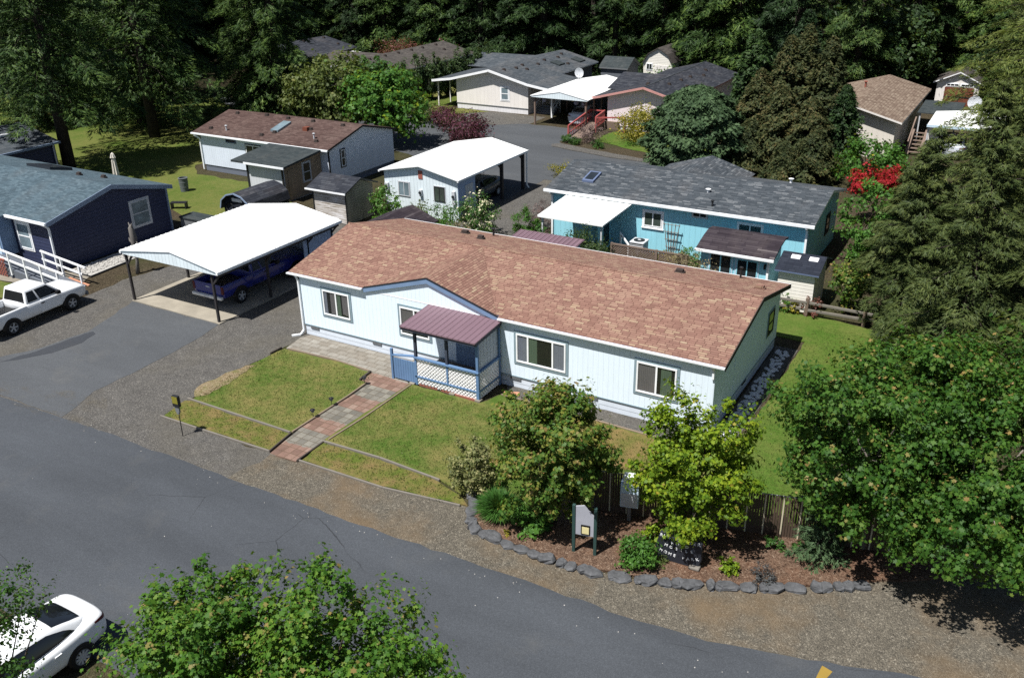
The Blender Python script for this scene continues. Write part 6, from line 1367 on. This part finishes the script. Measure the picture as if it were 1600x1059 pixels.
t = thing('storage_box', 'grey lidded storage box against the navy gable behind the carport', 'box', (-15.4, 8.2, 0)); mb = MB(); mb.box(-.9, .9, -.5, .5, 0, .75); mb.build('box', M['greyplastic'], t, mod=.03); mb = MB(); mb.box(-.95, .95, -.55, .55, .75, .86); mb.build('lid', M['roof_dkgreen'], t, mod=.03)
x, y = G(281, 326); t = thing('garden_bench', 'low dark metal garden seat at the edge of the back lawn', 'bench', (x, y, 0), .5); mb = MB(); mb.box(-.5, .5, -.2, .2, .38, .43); mb.build('seat', M['iron'], t)
for sx in (-.45, .45):
    mb = MB(); mb.box(sx-.03, sx+.03, -.2, .2, 0, .38); mb.build('leg', M['iron'], t)
mb = MB(); mb.tube([(-.22*0+(-16.3), .1, .05), (-14.45, .1, .05), (-14.6, 2.4, .05)], .05, 6); o = mb.build('bed_border', M['iron'], None); tag(o, 'dark border strip round the gravel bed by the navy house', 'edging')
# ------------------------------------------------------------------ near maples and shrubs
broadleaf('maple_tree', 'bronze-tipped maple by the notice board in the mulch bed', 'tree', (15.75, -6.95), [(0, 0, 2.6, 1.6, 1.6, 1.5), (-.85, .3, 2.3, 1.05, 1.05, 1.1), (.85, .25, 2.3, 1.05, 1.0, 1.1), (.1, .3, 3.5, .95, .9, .85), (-.2, -.4, 1.4, 1.3, 1.0, .8), (1.1, -.75, 2.0, .7, .6, .6)], 230, 125, .10, ['l_bronze', 'l_tip'], 11, .07, 2.6, stems=3, tips=.5, clump=(.2, .4), shoots=40, ztrim=.5)
broadleaf('lime_tree', 'bright yellow-green tree beside the park name sign', 'tree', (19.65, -5.75), [(0, 0, 2.5, 1.3, 1.3, 1.1), (-.75, .3, 3.2, .75, .75, .95), (.75, .1, 3.3, .8, .8, 1.0), (-.7, -.5, 2.0, 1.0, .9, .6), (.9, -.2, 2.2, 1.0, .9, .6), (.25, -.95, 1.35, .85, .55, .5)], 190, 125, .10, ['l_lime', 'l_yellow'], 12, .07, 2.4, stems=3, tips=.1, clump=(.2, .4), shoots=24, ztrim=.8)
broadleaf('maple_tree', 'largest broad green maple with pale stems at the lower right', 'tree', (24.1, -3.7), [(0, 0, 3.8, 2.8, 2.6, 2.1), (-1.3, .9, 3.3, 1.5, 1.5, 1.6), (.9, .6, 4.6, 1.8, 1.8, 1.6), (.2, -1.0, 2.5, 2.1, 1.4, 1.1), (-1.0, -.2, 1.9, 1.3, 1.1, 1.0)], 340, 160, .105, ['l_maple_deep', 'l_tip'], 13, .1, 3.4, 'palebark', 3, tips=.14, clump=(.26, .5), shoots=40, ztrim=.8, spread=.3)
broadleaf('maple_tree', 'green maple with leafy shoots at the right edge beside the gravel', 'tree', (26.8, -3.3), [(0, 0, 3.7, 2.6, 2.6, 2.0), (1.0, -1.0, 2.9, 2.0, 2.0, 1.5), (-.8, -1.6, 2.7, 1.8, 1.5, 1.2), (.0, .8, 5.0, 1.6, 1.6, 1.3), (-.3, -2.4, 2.5, 1.9, 1.3, 1.0), (1.6, -2.2, 3.0, 1.8, 1.6, 1.3)], 340, 150, .105, ['l_maple_deep', 'l_tip'], 14, .1, 3.2, 'palebark', 2, tips=.10, clump=(.26, .48), shoots=30, ztrim=.8)
broadleaf('maple_tree', 'broad sunlit maple crown in the foreground at bottom centre', 'tree', (17.7, -18.4), [(0, 0, 4.5, 1.7, 1.6, 1.6), (-1.0, .3, 5.2, .95, .95, 1.1), (1.0, .2, 4.4, 1.1, 1.1, 1.1), (.2, -.9, 3.6, 1.6, 1.2, 1.2), (-.6, -.4, 4.2, 1.3, 1.2, 1.3)], 300, 120, .082, ['l_maple', 'l_tip'], 15, .09, 4.4, stems=2, tips=.16, clump=(.2, .38), shoots=60, ztrim=.9)
broadleaf('maple_tree', 'foreground maple crown beside the white sedan', 'tree', (15.0, -19.0), [(0, 0, 4.3, 1.35, 1.35, 1.4), (-.7, .4, 3.9, .95, .95, 1.0), (.5, .2, 5.0, .9, .9, .95), (.1, -.7, 3.3, 1.2, .9, 1.0)], 220, 120, .082, ['l_maple', 'l_tip'], 16, .08, 4.0, stems=2, tips=.2, clump=(.2, .36), shoots=44, ztrim=.9)
broadleaf('young_tree', 'dark small-leaved tree cut by the bottom left corner', 'tree', (10.55, -20.5), [(0, 0, 4.2, .9, .9, 1.1), (-.3, .9, 4.3, .8, .7, .5), (.8, -.3, 3.2, .8, .7, .7)], 95, 70, .075, ['l_green'], 17, .06, 4.3, clump=(.15, .38), tmpl=OVAL, shoots=30, ztrim=.8)
shrub('variegated_shrub', 'cream-variegated shrub at the left end of the mulch bed', (12.75, -6.45), .8, 1.75, ['l_varieg'], 21, .085, 110, 50)
t = thing('grass_clump', 'fountain-shaped dark green grass clump beside the edging rocks', 'ornamental grass', (14.2, -7.35, .05))
rng = np.random.default_rng(4); n = 1500; az = rng.random(n)*2*PI; tl = rng.random(n)**.6*1.15; ln = .75+.35*rng.random(n); ch = []
d0 = np.column_stack([np.cos(az)*np.sin(tl), np.sin(az)*np.sin(tl), np.cos(tl)]); side = np.column_stack([-np.sin(az), np.cos(az), np.zeros(n)])*.011
b = np.column_stack([np.cos(az), np.sin(az), np.zeros(n)])*(.12*rng.random((n, 1))); mid = b+d0*(ln*.6)[:, None]; tip = mid+(d0*.75+np.array([0, 0, -.38]))*(ln*.42)[:, None]
link('blades', leaf_mesh('blades', [(np.stack([b-side, b+side, mid+side, mid-side], 1), 0), (np.stack([mid-side, mid+side, tip], 1), 0)], [M['blade']]), t)
shrub('leafy_shrub', 'green broad-leaved shrub under the bronze-tipped maple', (15.35, -7.35), .75, 1.25, ['l_bright'], 22, .13, 60, 36, tmpl=OVAL)
shrub('round_shrub', 'round glossy green shrub in front of the park sign', (18.75, -7.5), .48, .95, ['l_bright'], 23, .085, 90, 46, clump=(.12, .2), stem=False)
shrub('low_shrub', 'small bright lime shrub right of the park sign', (21.05, -6.55), .3, .45, ['l_lime'], 24, .07, 30, 34, stem=False)
shrub('low_shrub', 'wispy grey shrub behind the edging rocks', (21.95, -6.5), .36, .55, ['l_greyshrub'], 25, .05, 40, 30, tmpl=DIAM)
shrub('low_shrub', 'low moss-green cushion plant left of the park sign', (19.2, -7.15), .3, .22, ['l_olive'], 26, .05, 30, 40, tmpl=DIAM, stem=False)
shrub('leafy_shrub', 'small leafy shrub at the foot of the lime tree', (18.85, -6.35), .42, .65, ['l_lime'], 27, .1, 30, 34)
shrub('low_shrub', 'tiny yellow-green plant between the rocks and grass clump', (14.85, -8.1), .16, .16, ['l_yellow'], 28, .05, 10, 26, stem=False)
for i, (x, y, r, h, m_) in enumerate(((22.6, -4.75, .3, .4, 'l_green'), (22.95, -4.6, .28, .34, 'l_olive'), (21.9, -4.95, .3, .36, 'l_green'))):
    shrub('low_shrub', ['leafy weed at the base of the slatted fence near the young fir', 'olive weed growing between the fence and young fir', 'green weed at the fence base, left of the young fir'][i], (x, y), r, h, [m_], 30+i, .08, 18, 30, stem=False)
conifer('young_fir', 'small young fir at the right end of the mulch bed', (23.1, -4.75), dict(seed=41, H=2.3, rad=1.0, z0=.15, nb=46, sprays=46, size=.16, nmat='n_round', droop=.2, trunk_r=.05), 'conifer')
# garden behind the pale house
shrub('flowering_shrub', 'white-flowered green shrub beside the weathered board shed', (-6.6, 14.6), 1.1, 2.1, ['l_bright', 'l_blossomw'], 51, .13, 60, 40, tips=.04)
shrub('garden_shrub', 'small olive shrub below the right window of the white metal garage', (-4.6, 14.9), .8, 1.5, ['l_olive'], 52, .1, 40, 36)
shrub('garden_shrub', 'bushy fresh green shrub in front of the white metal garage', (-2.1, 13.7), 1.35, 1.95, ['l_bright'], 53, .09, 110, 46)
shrub('rhododendron', 'round cream-flowering rhododendron right of the white metal garage', (-.15, 14.6), 1.2, 2.6, ['l_green', 'l_blossomw'], 54, .12, 90, 44, tips=.9)
shrub('garden_shrub', 'brownish heather shrub just behind the red-brown ridge', (.2, 12.6), 1.1, 1.45, ['l_tan'], 55, .08, 50, 40)
shrub('garden_shrub', 'low green plants beside the heather shrub', (1.4, 12.4), .7, .9, ['l_bright'], 56, .09, 26, 34)
shrub('ornamental_grass', 'tall fresh green grass at the corner of the patio awning', (2.6, 15.2), .85, 2.0, ['l_bright'], 57, .16, 50, 40, tmpl=NEED*np.array([1.4, 1.6, 1]))
shrub('dead_grass', 'dried pinkish grass at the left corner of the turquoise house', (2.3, 17.3), .85, 1.7, ['l_dusk'], 58, .12, 40, 40, tmpl=NEED*np.array([1.0, 1.8, 1]))
shrub('garden_shrub', 'leafy green shrub under the patio awning', (4.4, 13.0), 1.1, 1.6, ['l_green'], 59, .15, 44, 34)
shrub('garden_shrub', 'bright leafy plant right of the purple metal roof shed', (6.3, 12.8), .6, 1.7, ['l_bright'], 60, .15, 24, 30)
shrub('laurel_shrub', 'large dark olive shrub between the awning and lattice fence', (7.3, 12.5), 1.5, 2.2, ['l_dark', 'l_olive'], 61, .1, 150, 46, tips=.35)
shrub('garden_shrub', 'golden yellow low shrub by the garden trellis', (10.9, 14.8), .65, 1.05, ['l_yellow'], 62, .08, 40, 36)
shrub('garden_shrub', 'feathery green shrub right of the golden low shrub', (12.3, 14.6), .75, 1.4, ['l_bright'], 63, .09, 40, 36)
shrub('garden_shrub', 'tan dry-leaved shrub beside the sun room window', (13.2, 12.0), 1.25, 2.2, ['l_tan'], 64, .085, 90, 42)
shrub('garden_shrub', 'olive ground shrub in front of the air conditioner', (9.4, 14.5), .6, .8, ['l_olive'], 65, .08, 24, 34)
for i, (x, m_, r, h, lb) in enumerate(((17.5, 'l_bright', .5, .95, 'tufted green plant at the base of the cream shed'), (18.0, 'l_yellow', .34, .65, 'small yellow plant at the base of the cream shed'), (18.8, 'l_rust', .55, .9, 'dark purple shrub at the corner of the cream shed'), (16.95, 'l_dusk', .3, .55, 'spiky dark plant behind the end of the split rail fence'))):
    shrub('garden_shrub', lb, (x, 12.1 if i != 3 else 12.0), r, h, [m_], 70+i, .08, 26, 32)
shrub('golden_shrub', 'flat golden shrub beyond the turquoise ridge', (-1.1, 28.2), 1.5, .9, ['l_yellow'], 75, .1, 70, 40)
# back road plants
shrub('plum_tree', 'round dark purple plum bush farther from the white metal garage', (-18.6, 38.9), 1.4, 1.55, ['l_plum'], 81, .12, 110, 44)
shrub('plum_tree', 'wide dark purple plum tree behind the white metal garage', (-13.4, 34.0), 2.15, 2.4, ['l_plum'], 82, .14, 150, 46)
shrub('rhododendron', 'fading pinkish rhododendron left of the round plum bush', (-21.3, 39.0), 1.5, 1.8, ['l_olive', 'l_dusk'], 83, .13, 70, 40, tips=.5)
shrub('garden_shrub', 'yellow-green shrubs below the blue-grey house wall', (-25.2, 44), 1.4, 1.6, ['l_lime'], 84, .14, 60, 40)
shrub('garden_shrub', 'golden-orange flowering bush in front of the pink house', (-.9, 39.9), 1.9, 2.85, ['l_yellow', 'l_tip'], 85, .14, 150, 46, tips=.4)
shrub('heather_shrub', 'dusky heather shrub by the red ramp', (-4.4, 38.5), 1.2, 1.5, ['l_dusk'], 86, .08, 60, 44)
for i, (x, y) in enumerate(((-5.3, 37.2), (-3.2, 36.9), (-6.2, 37.6))): shrub('iris_plant', 'clump of green blades by the gravel island', (x, y), .5, .6, ['l_green'], 87+i, .16, 20, 30, tmpl=NEED*np.array([1.2, 1.6, 1]), group='blade plants by the gravel island')
shrub('rhododendron', 'pink-flowered rhododendron beside the round conifer', (7.9, 37), .8, 1.8, ['l_green', 'l_blossomp'], 91, .12, 40, 36, tips=.5)
shrub('leafy_shrub', 'fresh green leafy shrub behind the far white carport', (-6.3, 59), 2.1, 2.6, ['l_bright'], 92, .2, 70, 40)
shrub('leafy_shrub', 'dark green shrub right of the white gambrel shed', (-5.2, 61), 2.1, 2.0, ['l_dark'], 93, .2, 60, 40)
shrub('rhododendron', 'bright pink rhododendron against the forest behind the taupe roof', (-36.5, 66), 1.6, 3.6, ['l_green', 'l_blossomp'], 94, .2, 60, 40, tips=.7)
shrub('rust_shrub', 'wide rust-red shrub behind the taupe roof', (-40.5, 62.5), 2.9, 3.4, ['l_rust'], 95, .18, 110, 44)
broadleaf('red_maple', 'dark red maple among the forest trees at upper left', 'tree', (-59, 58), [(0, 0, 4.6, 2.6, 2.6, 3.2), (.6, .4, 7, 1.6, 1.6, 1.8)], 110, 50, .26, ['l_plum'], 96, .15, 5, clump=(.4, .8))
broadleaf('red_maple', 'bright red japanese maple right of the turquoise house', 'tree', (18.6, 27.4), [(0, 0, 2.4, 1.25, 1.3, .75), (-.9, -.3, 2.2, .7, .8, .5), (.9, .3, 2.6, .9, .9, .55)], 60, 60, .13, ['l_red'], 97, .07, 2.4, clump=(.25, .45), flat=.5)
broadleaf('rhododendron', 'yellow-dotted bright green shrub in front of the beige house', 'shrub', (17.2, 33.5), [(0, 0, 1.9, 2.0, 1.9, 1.6), (1.2, -.4, 1.6, 1.4, 1.4, 1.2)], 110, 46, .17, ['l_bright', 'l_yellow'], 98, .08, 2, tips=.06, clump=(.35, .6))
broadleaf('garden_shrub', 'tall bright green bush at the right end of the turquoise house', 'shrub', (19.4, 19.8), [(0, 0, 2.2, 1.4, 1.7, 2.0), (.8, -.8, 1.4, 1.1, 1.2, 1.2), (1.3, 2.6, 1.9, 1.4, 1.6, 1.7)], 190, 50, .13, ['l_bright'], 99, .07, 2, clump=(.25, .45))
broadleaf('garden_shrub', 'orange-tipped shrub beside the cream shed', 'shrub', (20.1, 13.2), [(0, 0, 1.3, .8, .9, 1.1)], 60, 44, .11, ['l_bronze', 'l_tip'], 100, .05, 1.2, tips=.35, clump=(.2, .36))
# green trees behind the ice-blue house
broadleaf('shade_tree', 'dark green full-crowned tree behind the brown roof, left of the pair', 'tree', (-24.6, 31), [(0, 0, 4.0, 3.3, 3.0, 2.6), (-1.8, 0, 3.0, 2.2, 2.2, 2.2), (1.2, .6, 4.8, 2.0, 2.0, 1.8), (2.2, -.8, 2.6, 1.8, 1.6, 1.8)], 260, 56, .24, ['l_olive', 'l_bronze'], 101, .2, 4.5, tips=.12, clump=(.45, .8))
broadleaf('shade_tree', 'bright green spreading maple behind the brown roof, right of the pair', 'tree', (-18.6, 30.5), [(0, 0, 3.6, 2.8, 2.8, 2.0), (-2.0, .6, 3.9, 1.9, 1.9, 1.6), (1.9, 0, 3.0, 1.8, 1.8, 1.9), (.4, 1.2, 4.6, 1.6, 1.6, 1.2)], 240, 56, .24, ['l_bright', 'l_lime'], 102, .2, 4, tips=.2, clump=(.45, .8))
broadleaf('shade_tree', 'small green tree between the charcoal and taupe roofs', 'tree', (-27.5, 40), [(0, 0, 3.3, 2.2, 2.2, 1.9), (1.8, 1.0, 2.8, 1.8, 1.8, 1.7)], 110, 50, .24, ['l_green'], 103, .15, 3, clump=(.4, .7))
# arborvitae row
for i in range(9):
    s = i/8; x, y = -27.3+2.9*s, 45.2+10.5*s
    rg = random.Random(i); r = .72*rg.uniform(.9, 1.1); h = 4.5*rg.uniform(.9, 1.05)
    t = thing('arborvitae', 'columnar dark green arborvitae in the row beside the blue-grey house', 'conifer', (x, y, 0), 0, 'arborvitae row by the blue-grey house')
    me, C = crown_mesh(200+i, [(0, 0, h*.35, r, r, h*.36), (0, 0, h*.68, r*.72, r*.72, h*.30)], 80, 46, .2, [M['l_dark']], NEED*np.array([2.4, 1, 1]), (.18, .34), flat=1.5); link('crown', me, t); mb = MB(); mb.tube([(0, 0, 0), (0, 0, h*.8)], [.1, .03], 6); mb.build('trunk', M['darkbark'], t)
# ------------------------------------------------------------------ specimen conifers
def dome_conifer(name, label, loc, r, h, mat, seed, n, leaf, cone=.0, group=None, tips=0., mat2=None):
    """dense small conifer: needles in upturned tiers"""
    t = thing(name, label, 'conifer', (loc[0], loc[1], 0), 0, group); rng = np.random.default_rng(seed)
    zz = rng.random(n)**.8; prof = np.where(zz < .18, .75+.25*zz/.18, np.sqrt(np.maximum(0, 1-((zz-.18)/.82)**2.0)) if cone == 0 else np.maximum(0, 1-(zz-.18)/.82)**.72); az = rng.random(n)*2*PI
    tier = 1+(.10+.06*(cone>0))*np.sin(zz*h*5.5+2.2*np.sin(az*3+seed))+.10*np.sin(az*5+zz*7+seed)+.06*np.sin(az*11+zz*13)
    rr = r*prof*tier*((.80+.22*rng.random(n)) if cone == 0 else (.52+.52*rng.random(n)**.6)); P = np.column_stack([np.cos(az)*rr, np.sin(az)*rr, .1+zz*h])+rng.normal(size=(n, 3))*.05
    if cone:
        lay = np.sin(zz*h*4.2+1.7*np.sin(az*2+seed)+.9*np.sin(az*5))+.5*np.sin(az*4+seed*2+zz*5); keep = rng.random(n) < .28+.55*(lay+.6); P, az, zz = P[keep], az[keep], zz[keep]; n = len(P)
        P[:, 2] -= .10*(rr[keep]/r)**2*h*.5
    D = np.column_stack([np.cos(az), np.sin(az), np.full(n, .15)])+rng.normal(size=(n, 3))*.35; N = np.column_stack([np.cos(az)*.5, np.sin(az)*.5, np.full(n, 1.0)])+rng.normal(size=(n, 3))*.5
    ch = []
    for k in (-1, 0, 1):
        Dk = unit(D)+np.cross(unit(N), unit(D))*(.6*k); A = leaf_arrays(P+unit(Dk)*leaf*.3, N+rng.normal(size=N.shape)*.2, leaf*(.6+.7*rng.random(n)), NEED*np.array([2.3, 1, 1]), rng, along=Dk)
        if mat2:
            tp = rng.random(n) < tips*np.clip(zz*1.3-.1, 0, 1); ch += [(A[~tp], 0), (A[tp], 1)]
        else: ch.append((A, 0))
    link('crown', leaf_mesh('crown', [c for c in ch if len(c[0])], [M[mat]]+([M[mat2]] if mat2 else [])), t); mb = MB(); mb.tube([(0, 0, 0), (0, 0, h*.9)], [.18, .03], 7); mb.build('trunk', M['darkbark'], t); return t
dome_conifer('round_conifer', 'dense rounded blue-green conifer behind the turquoise house', (5.3, 34.6), 3.2, 5.4, 'n_round', 301, 17000, .28)
BC = [(8.2, 39.5, 2.2, 5.7, 'left brown-tipped cypress beside the rounded conifer'), (9.6, 41.2, 2.2, 7.7, 'brown-tipped cypress with a blunt top, left of the tallest'), (10.7, 41.6, 2.1, 8.4, 'tallest brown-tipped cypress in the middle of the cluster'), (12.7, 40.0, 2.2, 7.9, 'brown-tipped cypress with a narrow top right of the tallest'), (10.6, 36.4, 2.3, 5.3, 'front brown-tipped cypress behind the turquoise cross gable'), (12.7, 35.8, 2.1, 4.7, 'brown-tipped cypress above the turquoise roof vent'), (8.9, 35.2, 1.5, 3.2, 'short brown-tipped cypress at the front of the cluster'), (11.9, 33.2, 1.2, 2.4, 'lowest brown-tipped cypress behind the turquoise ridge'), (13.6, 34.2, 1.4, 3.3, 'brown-tipped cypress at the right end of the cluster')]
for i, (x, y, r, h, lb) in enumerate(BC): dome_conifer('cypress_tree', lb, (x, y), r, h*1.06, 'n_round' if i < 0 else 'n_brown', 310+i, 15000, .25, .9, 'brown-tipped cypresses behind the turquoise house', .0)
dome_conifer('cypress_tree', 'dark green cypress in front of the beige house', (14.5, 37.6), 1.6, 5.7, 'n_forest', 330, 8000, .24, .9)
for i, (x, y, r, h, lb) in enumerate(((6.4, 44.0, 2.3, 8.2, 'dark green conifer left of the brown-tipped cypresses, taller one'), (7.6, 40.6, 1.7, 5.2, 'small dark green conifer between the rounded conifer and the cypresses'), (9.6, 45.5, 2.4, 9.5, 'dark green conifer behind the brown-tipped cypresses'))): dome_conifer('dark_conifer', lb, (x, y), r, h, 'n_forest', 340+i, 9000, .3, .8)
# ------------------------------------------------------------------ big firs at the right
fa = dict(z0=.5, nb=74, sprays=430, size=.22, nmat='n_fir', droop=.40, trunk_r=.24, top_pow=.7)
FIRS = [((22.7, 12.6), dict(seed=401, H=8.6, rad=3.0), 'olive fir with drooping boughs right of the cream shed'),
        ((25.0, 8.9), dict(seed=402, H=9.5, rad=3.6), 'large olive fir behind the broad maple at right'),
        ((27.0, 13.6), dict(seed=403, H=15, rad=4.2), 'tall olive fir at the right edge, midway up'),
        ((24.4, 17.2), dict(seed=404, H=9.8, rad=3.4), 'olive fir right of the red japanese maple'),
        ((26.3, 22.5), dict(seed=405, H=20, rad=5.2, nmat='n_olive', z0=3), 'tall bright olive fir in the upper right corner'),
        ((21.4, 17.6), dict(seed=406, H=5.8, rad=2.0), 'young fir between the turquoise house and the larger firs'),
        ((24.9, 32), dict(seed=407, H=21, rad=5.4, nmat='n_olive', z0=5.2), 'tall bright olive fir right of the white shed with brown doors'),
        ((28.6, 7.2), dict(seed=408, H=13, rad=3.8), 'olive fir cut by the right edge of the picture'),
        ((24.6, 23.5), dict(seed=409, H=9.0, rad=3.4), 'olive fir below the flat white carport roof'),
        ((21.2, 25.2), dict(seed=410, H=5.4, rad=1.9), 'thin-topped young fir in front of the beige house gable'),
        ((29.6, 45), dict(seed=411, H=23, rad=5.5), 'tall fir behind the flat white carport at right'),
        ((23.6, 60), dict(seed=412, H=20, rad=3.6), 'dark fir hiding the right half of the white shed with brown doors')]
for loc, d_, lb in FIRS:
    a_ = dict(fa); a_.update(d_); conifer('fir_tree', lb, loc, a_, group='firs along the right side')
# ------------------------------------------------------------------ spruces on the left lawn
sa = dict(nb=62, sprays=430, size=.42, nmat='n_spruce', droop=.62, trunk_r=.42, top_pow=.62)
for loc, d_, lb in [((-37.9, 24.2), dict(seed=421, H=24, rad=8.6, z0=4.6), 'large dark spruce with bare lower trunk on the back lawn'), ((-33.8, 13.2), dict(seed=422, H=22, rad=6.6, z0=5.4), 'large spruce overhanging the grey-roofed house at far left'), ((-44, 28), dict(seed=423, H=24, rad=6.8, z0=1.8), 'dark spruce behind the largest lawn spruce'), ((-31.5, 32.5), dict(seed=424, H=20, rad=5.2, z0=.6), 'dark spruce at the left end of the brown roof'), ((-52, 22), dict(seed=425, H=24, rad=6.4, z0=1.2), 'dark spruce at the left edge beyond the lawn'),
                   ((-36.5, 35.5), dict(seed=426, H=22, rad=5.6, z0=.8), 'dark spruce behind the trunk of the largest lawn spruce'), ((-52, 35), dict(seed=427, H=24, rad=6.2, z0=.6), 'dark spruce deep in the upper left corner'), ((-58, 28), dict(seed=428, H=24, rad=6.4, z0=.8), 'dark spruce beyond the far left lawn edge'), ((-42, 41), dict(seed=429, H=18, rad=4.6, z0=.5), 'dark spruce left of the charcoal hip roof')]:
    a_ = dict(sa); a_.update(d_); conifer('spruce_tree', lb, loc, a_)
# ------------------------------------------------------------------ the forest wall
protos = []
for i, (hh, rr, z0, nm) in enumerate(((26, 5.2, .4, 'n_forest'), (29, 6.0, .6, 'n_forest'), (24, 5.4, .2, 'n_forest'), (22, 5.6, .3, 'n_spruce'))):
    t = thing('forest_conifer', '', 'conifer'); me, mb = conifer_meshes(440+i, hh, rr, z0, 60, 330, .55, nm, droop=.5, trunk_r=.4, top_pow=.75); link('crown', me, t); mb.build('trunk', M['darkbark'], t, fix=False); protos.append(t)
me, C = crown_mesh(460, [(0, 0, 5.0, 4.0, 4.0, 4.2), (1.8, 1, 3.2, 2.8, 2.8, 2.8), (-1.6, -.6, 6.8, 2.8, 2.8, 3.0)], 170, 50, .42, [M['l_dark'], M['l_green']], OVAL, (.6, 1.1), tips=.3)
tb = thing('forest_tree', '', 'tree'); link('crown', me, tb); mb = MB(); mb.tube([(0, 0, 0), (0, 0, 7)], [.3, .1], 7); mb.build('trunk', M['darkbark'], tb); protos.append(tb)
rg = random.Random(77); spots = []
def row(pts, sp, jit):
    for a, b in zip(pts, pts[1:]):
        a, b = Vector(a), Vector(b); n = max(1, int((b-a).length/sp))
        for i in range(n): p = a.lerp(b, (i+rg.random()*.5)/n); spots.append((p.x+rg.uniform(-jit, jit), p.y+rg.uniform(-jit, jit)))
row([(-62, 36), (-66, 52), (-57, 66), (-44, 69), (-30, 68.5), (-20, 67), (-12.5, 69.5), (-4.5, 68), (2, 63), (9, 61.5), (14, 70), (22, 75), (27, 62), (34, 50)], 4.0, .9)
row([(-72, 40), (-74, 60), (-60, 76), (-40, 77), (-20, 76), (0, 74), (14, 78), (30, 76), (40, 58), (38, 40)], 5.0, 1.5)
row([(-84, 50), (-80, 72), (-60, 88), (-30, 88), (0, 86), (24, 86), (46, 66)], 6.0, 2)
row([(-98, 60), (-90, 90), (-60, 104), (-20, 102), (10, 100)], 8.0, 2.5)
row([(-110, 95), (-80, 122), (-40, 120)], 9.0, 3)
used = [False]*5; LB = {0: 'tall dark conifer in the forest wall behind the houses', 1: 'tall dark conifer in the forest wall behind the houses', 2: 'tall dark conifer in the forest wall behind the houses', 3: 'tall dark conifer in the forest wall behind the houses', 4: 'rounded leafy tree growing low in the forest wall'}
for i, (x, y) in enumerate(spots):
    k = rg.choice((0, 0, 1, 1, 2, 2, 3, 3, 4)); p = protos[k]
    if used[k]: o = copy_tree(p)
    else: o = p; used[k] = True
    s = rg.uniform(.8, 1.15); o.location = (x, y, 0); o.rotation_euler = (0, 0, rg.random()*6.28); o.scale = (s, s, s*rg.uniform(.92, 1.12))
    o['label'] = LB[k]; o['group'] = 'conifers of the forest wall' if k < 4 else 'leafy trees of the forest wall'
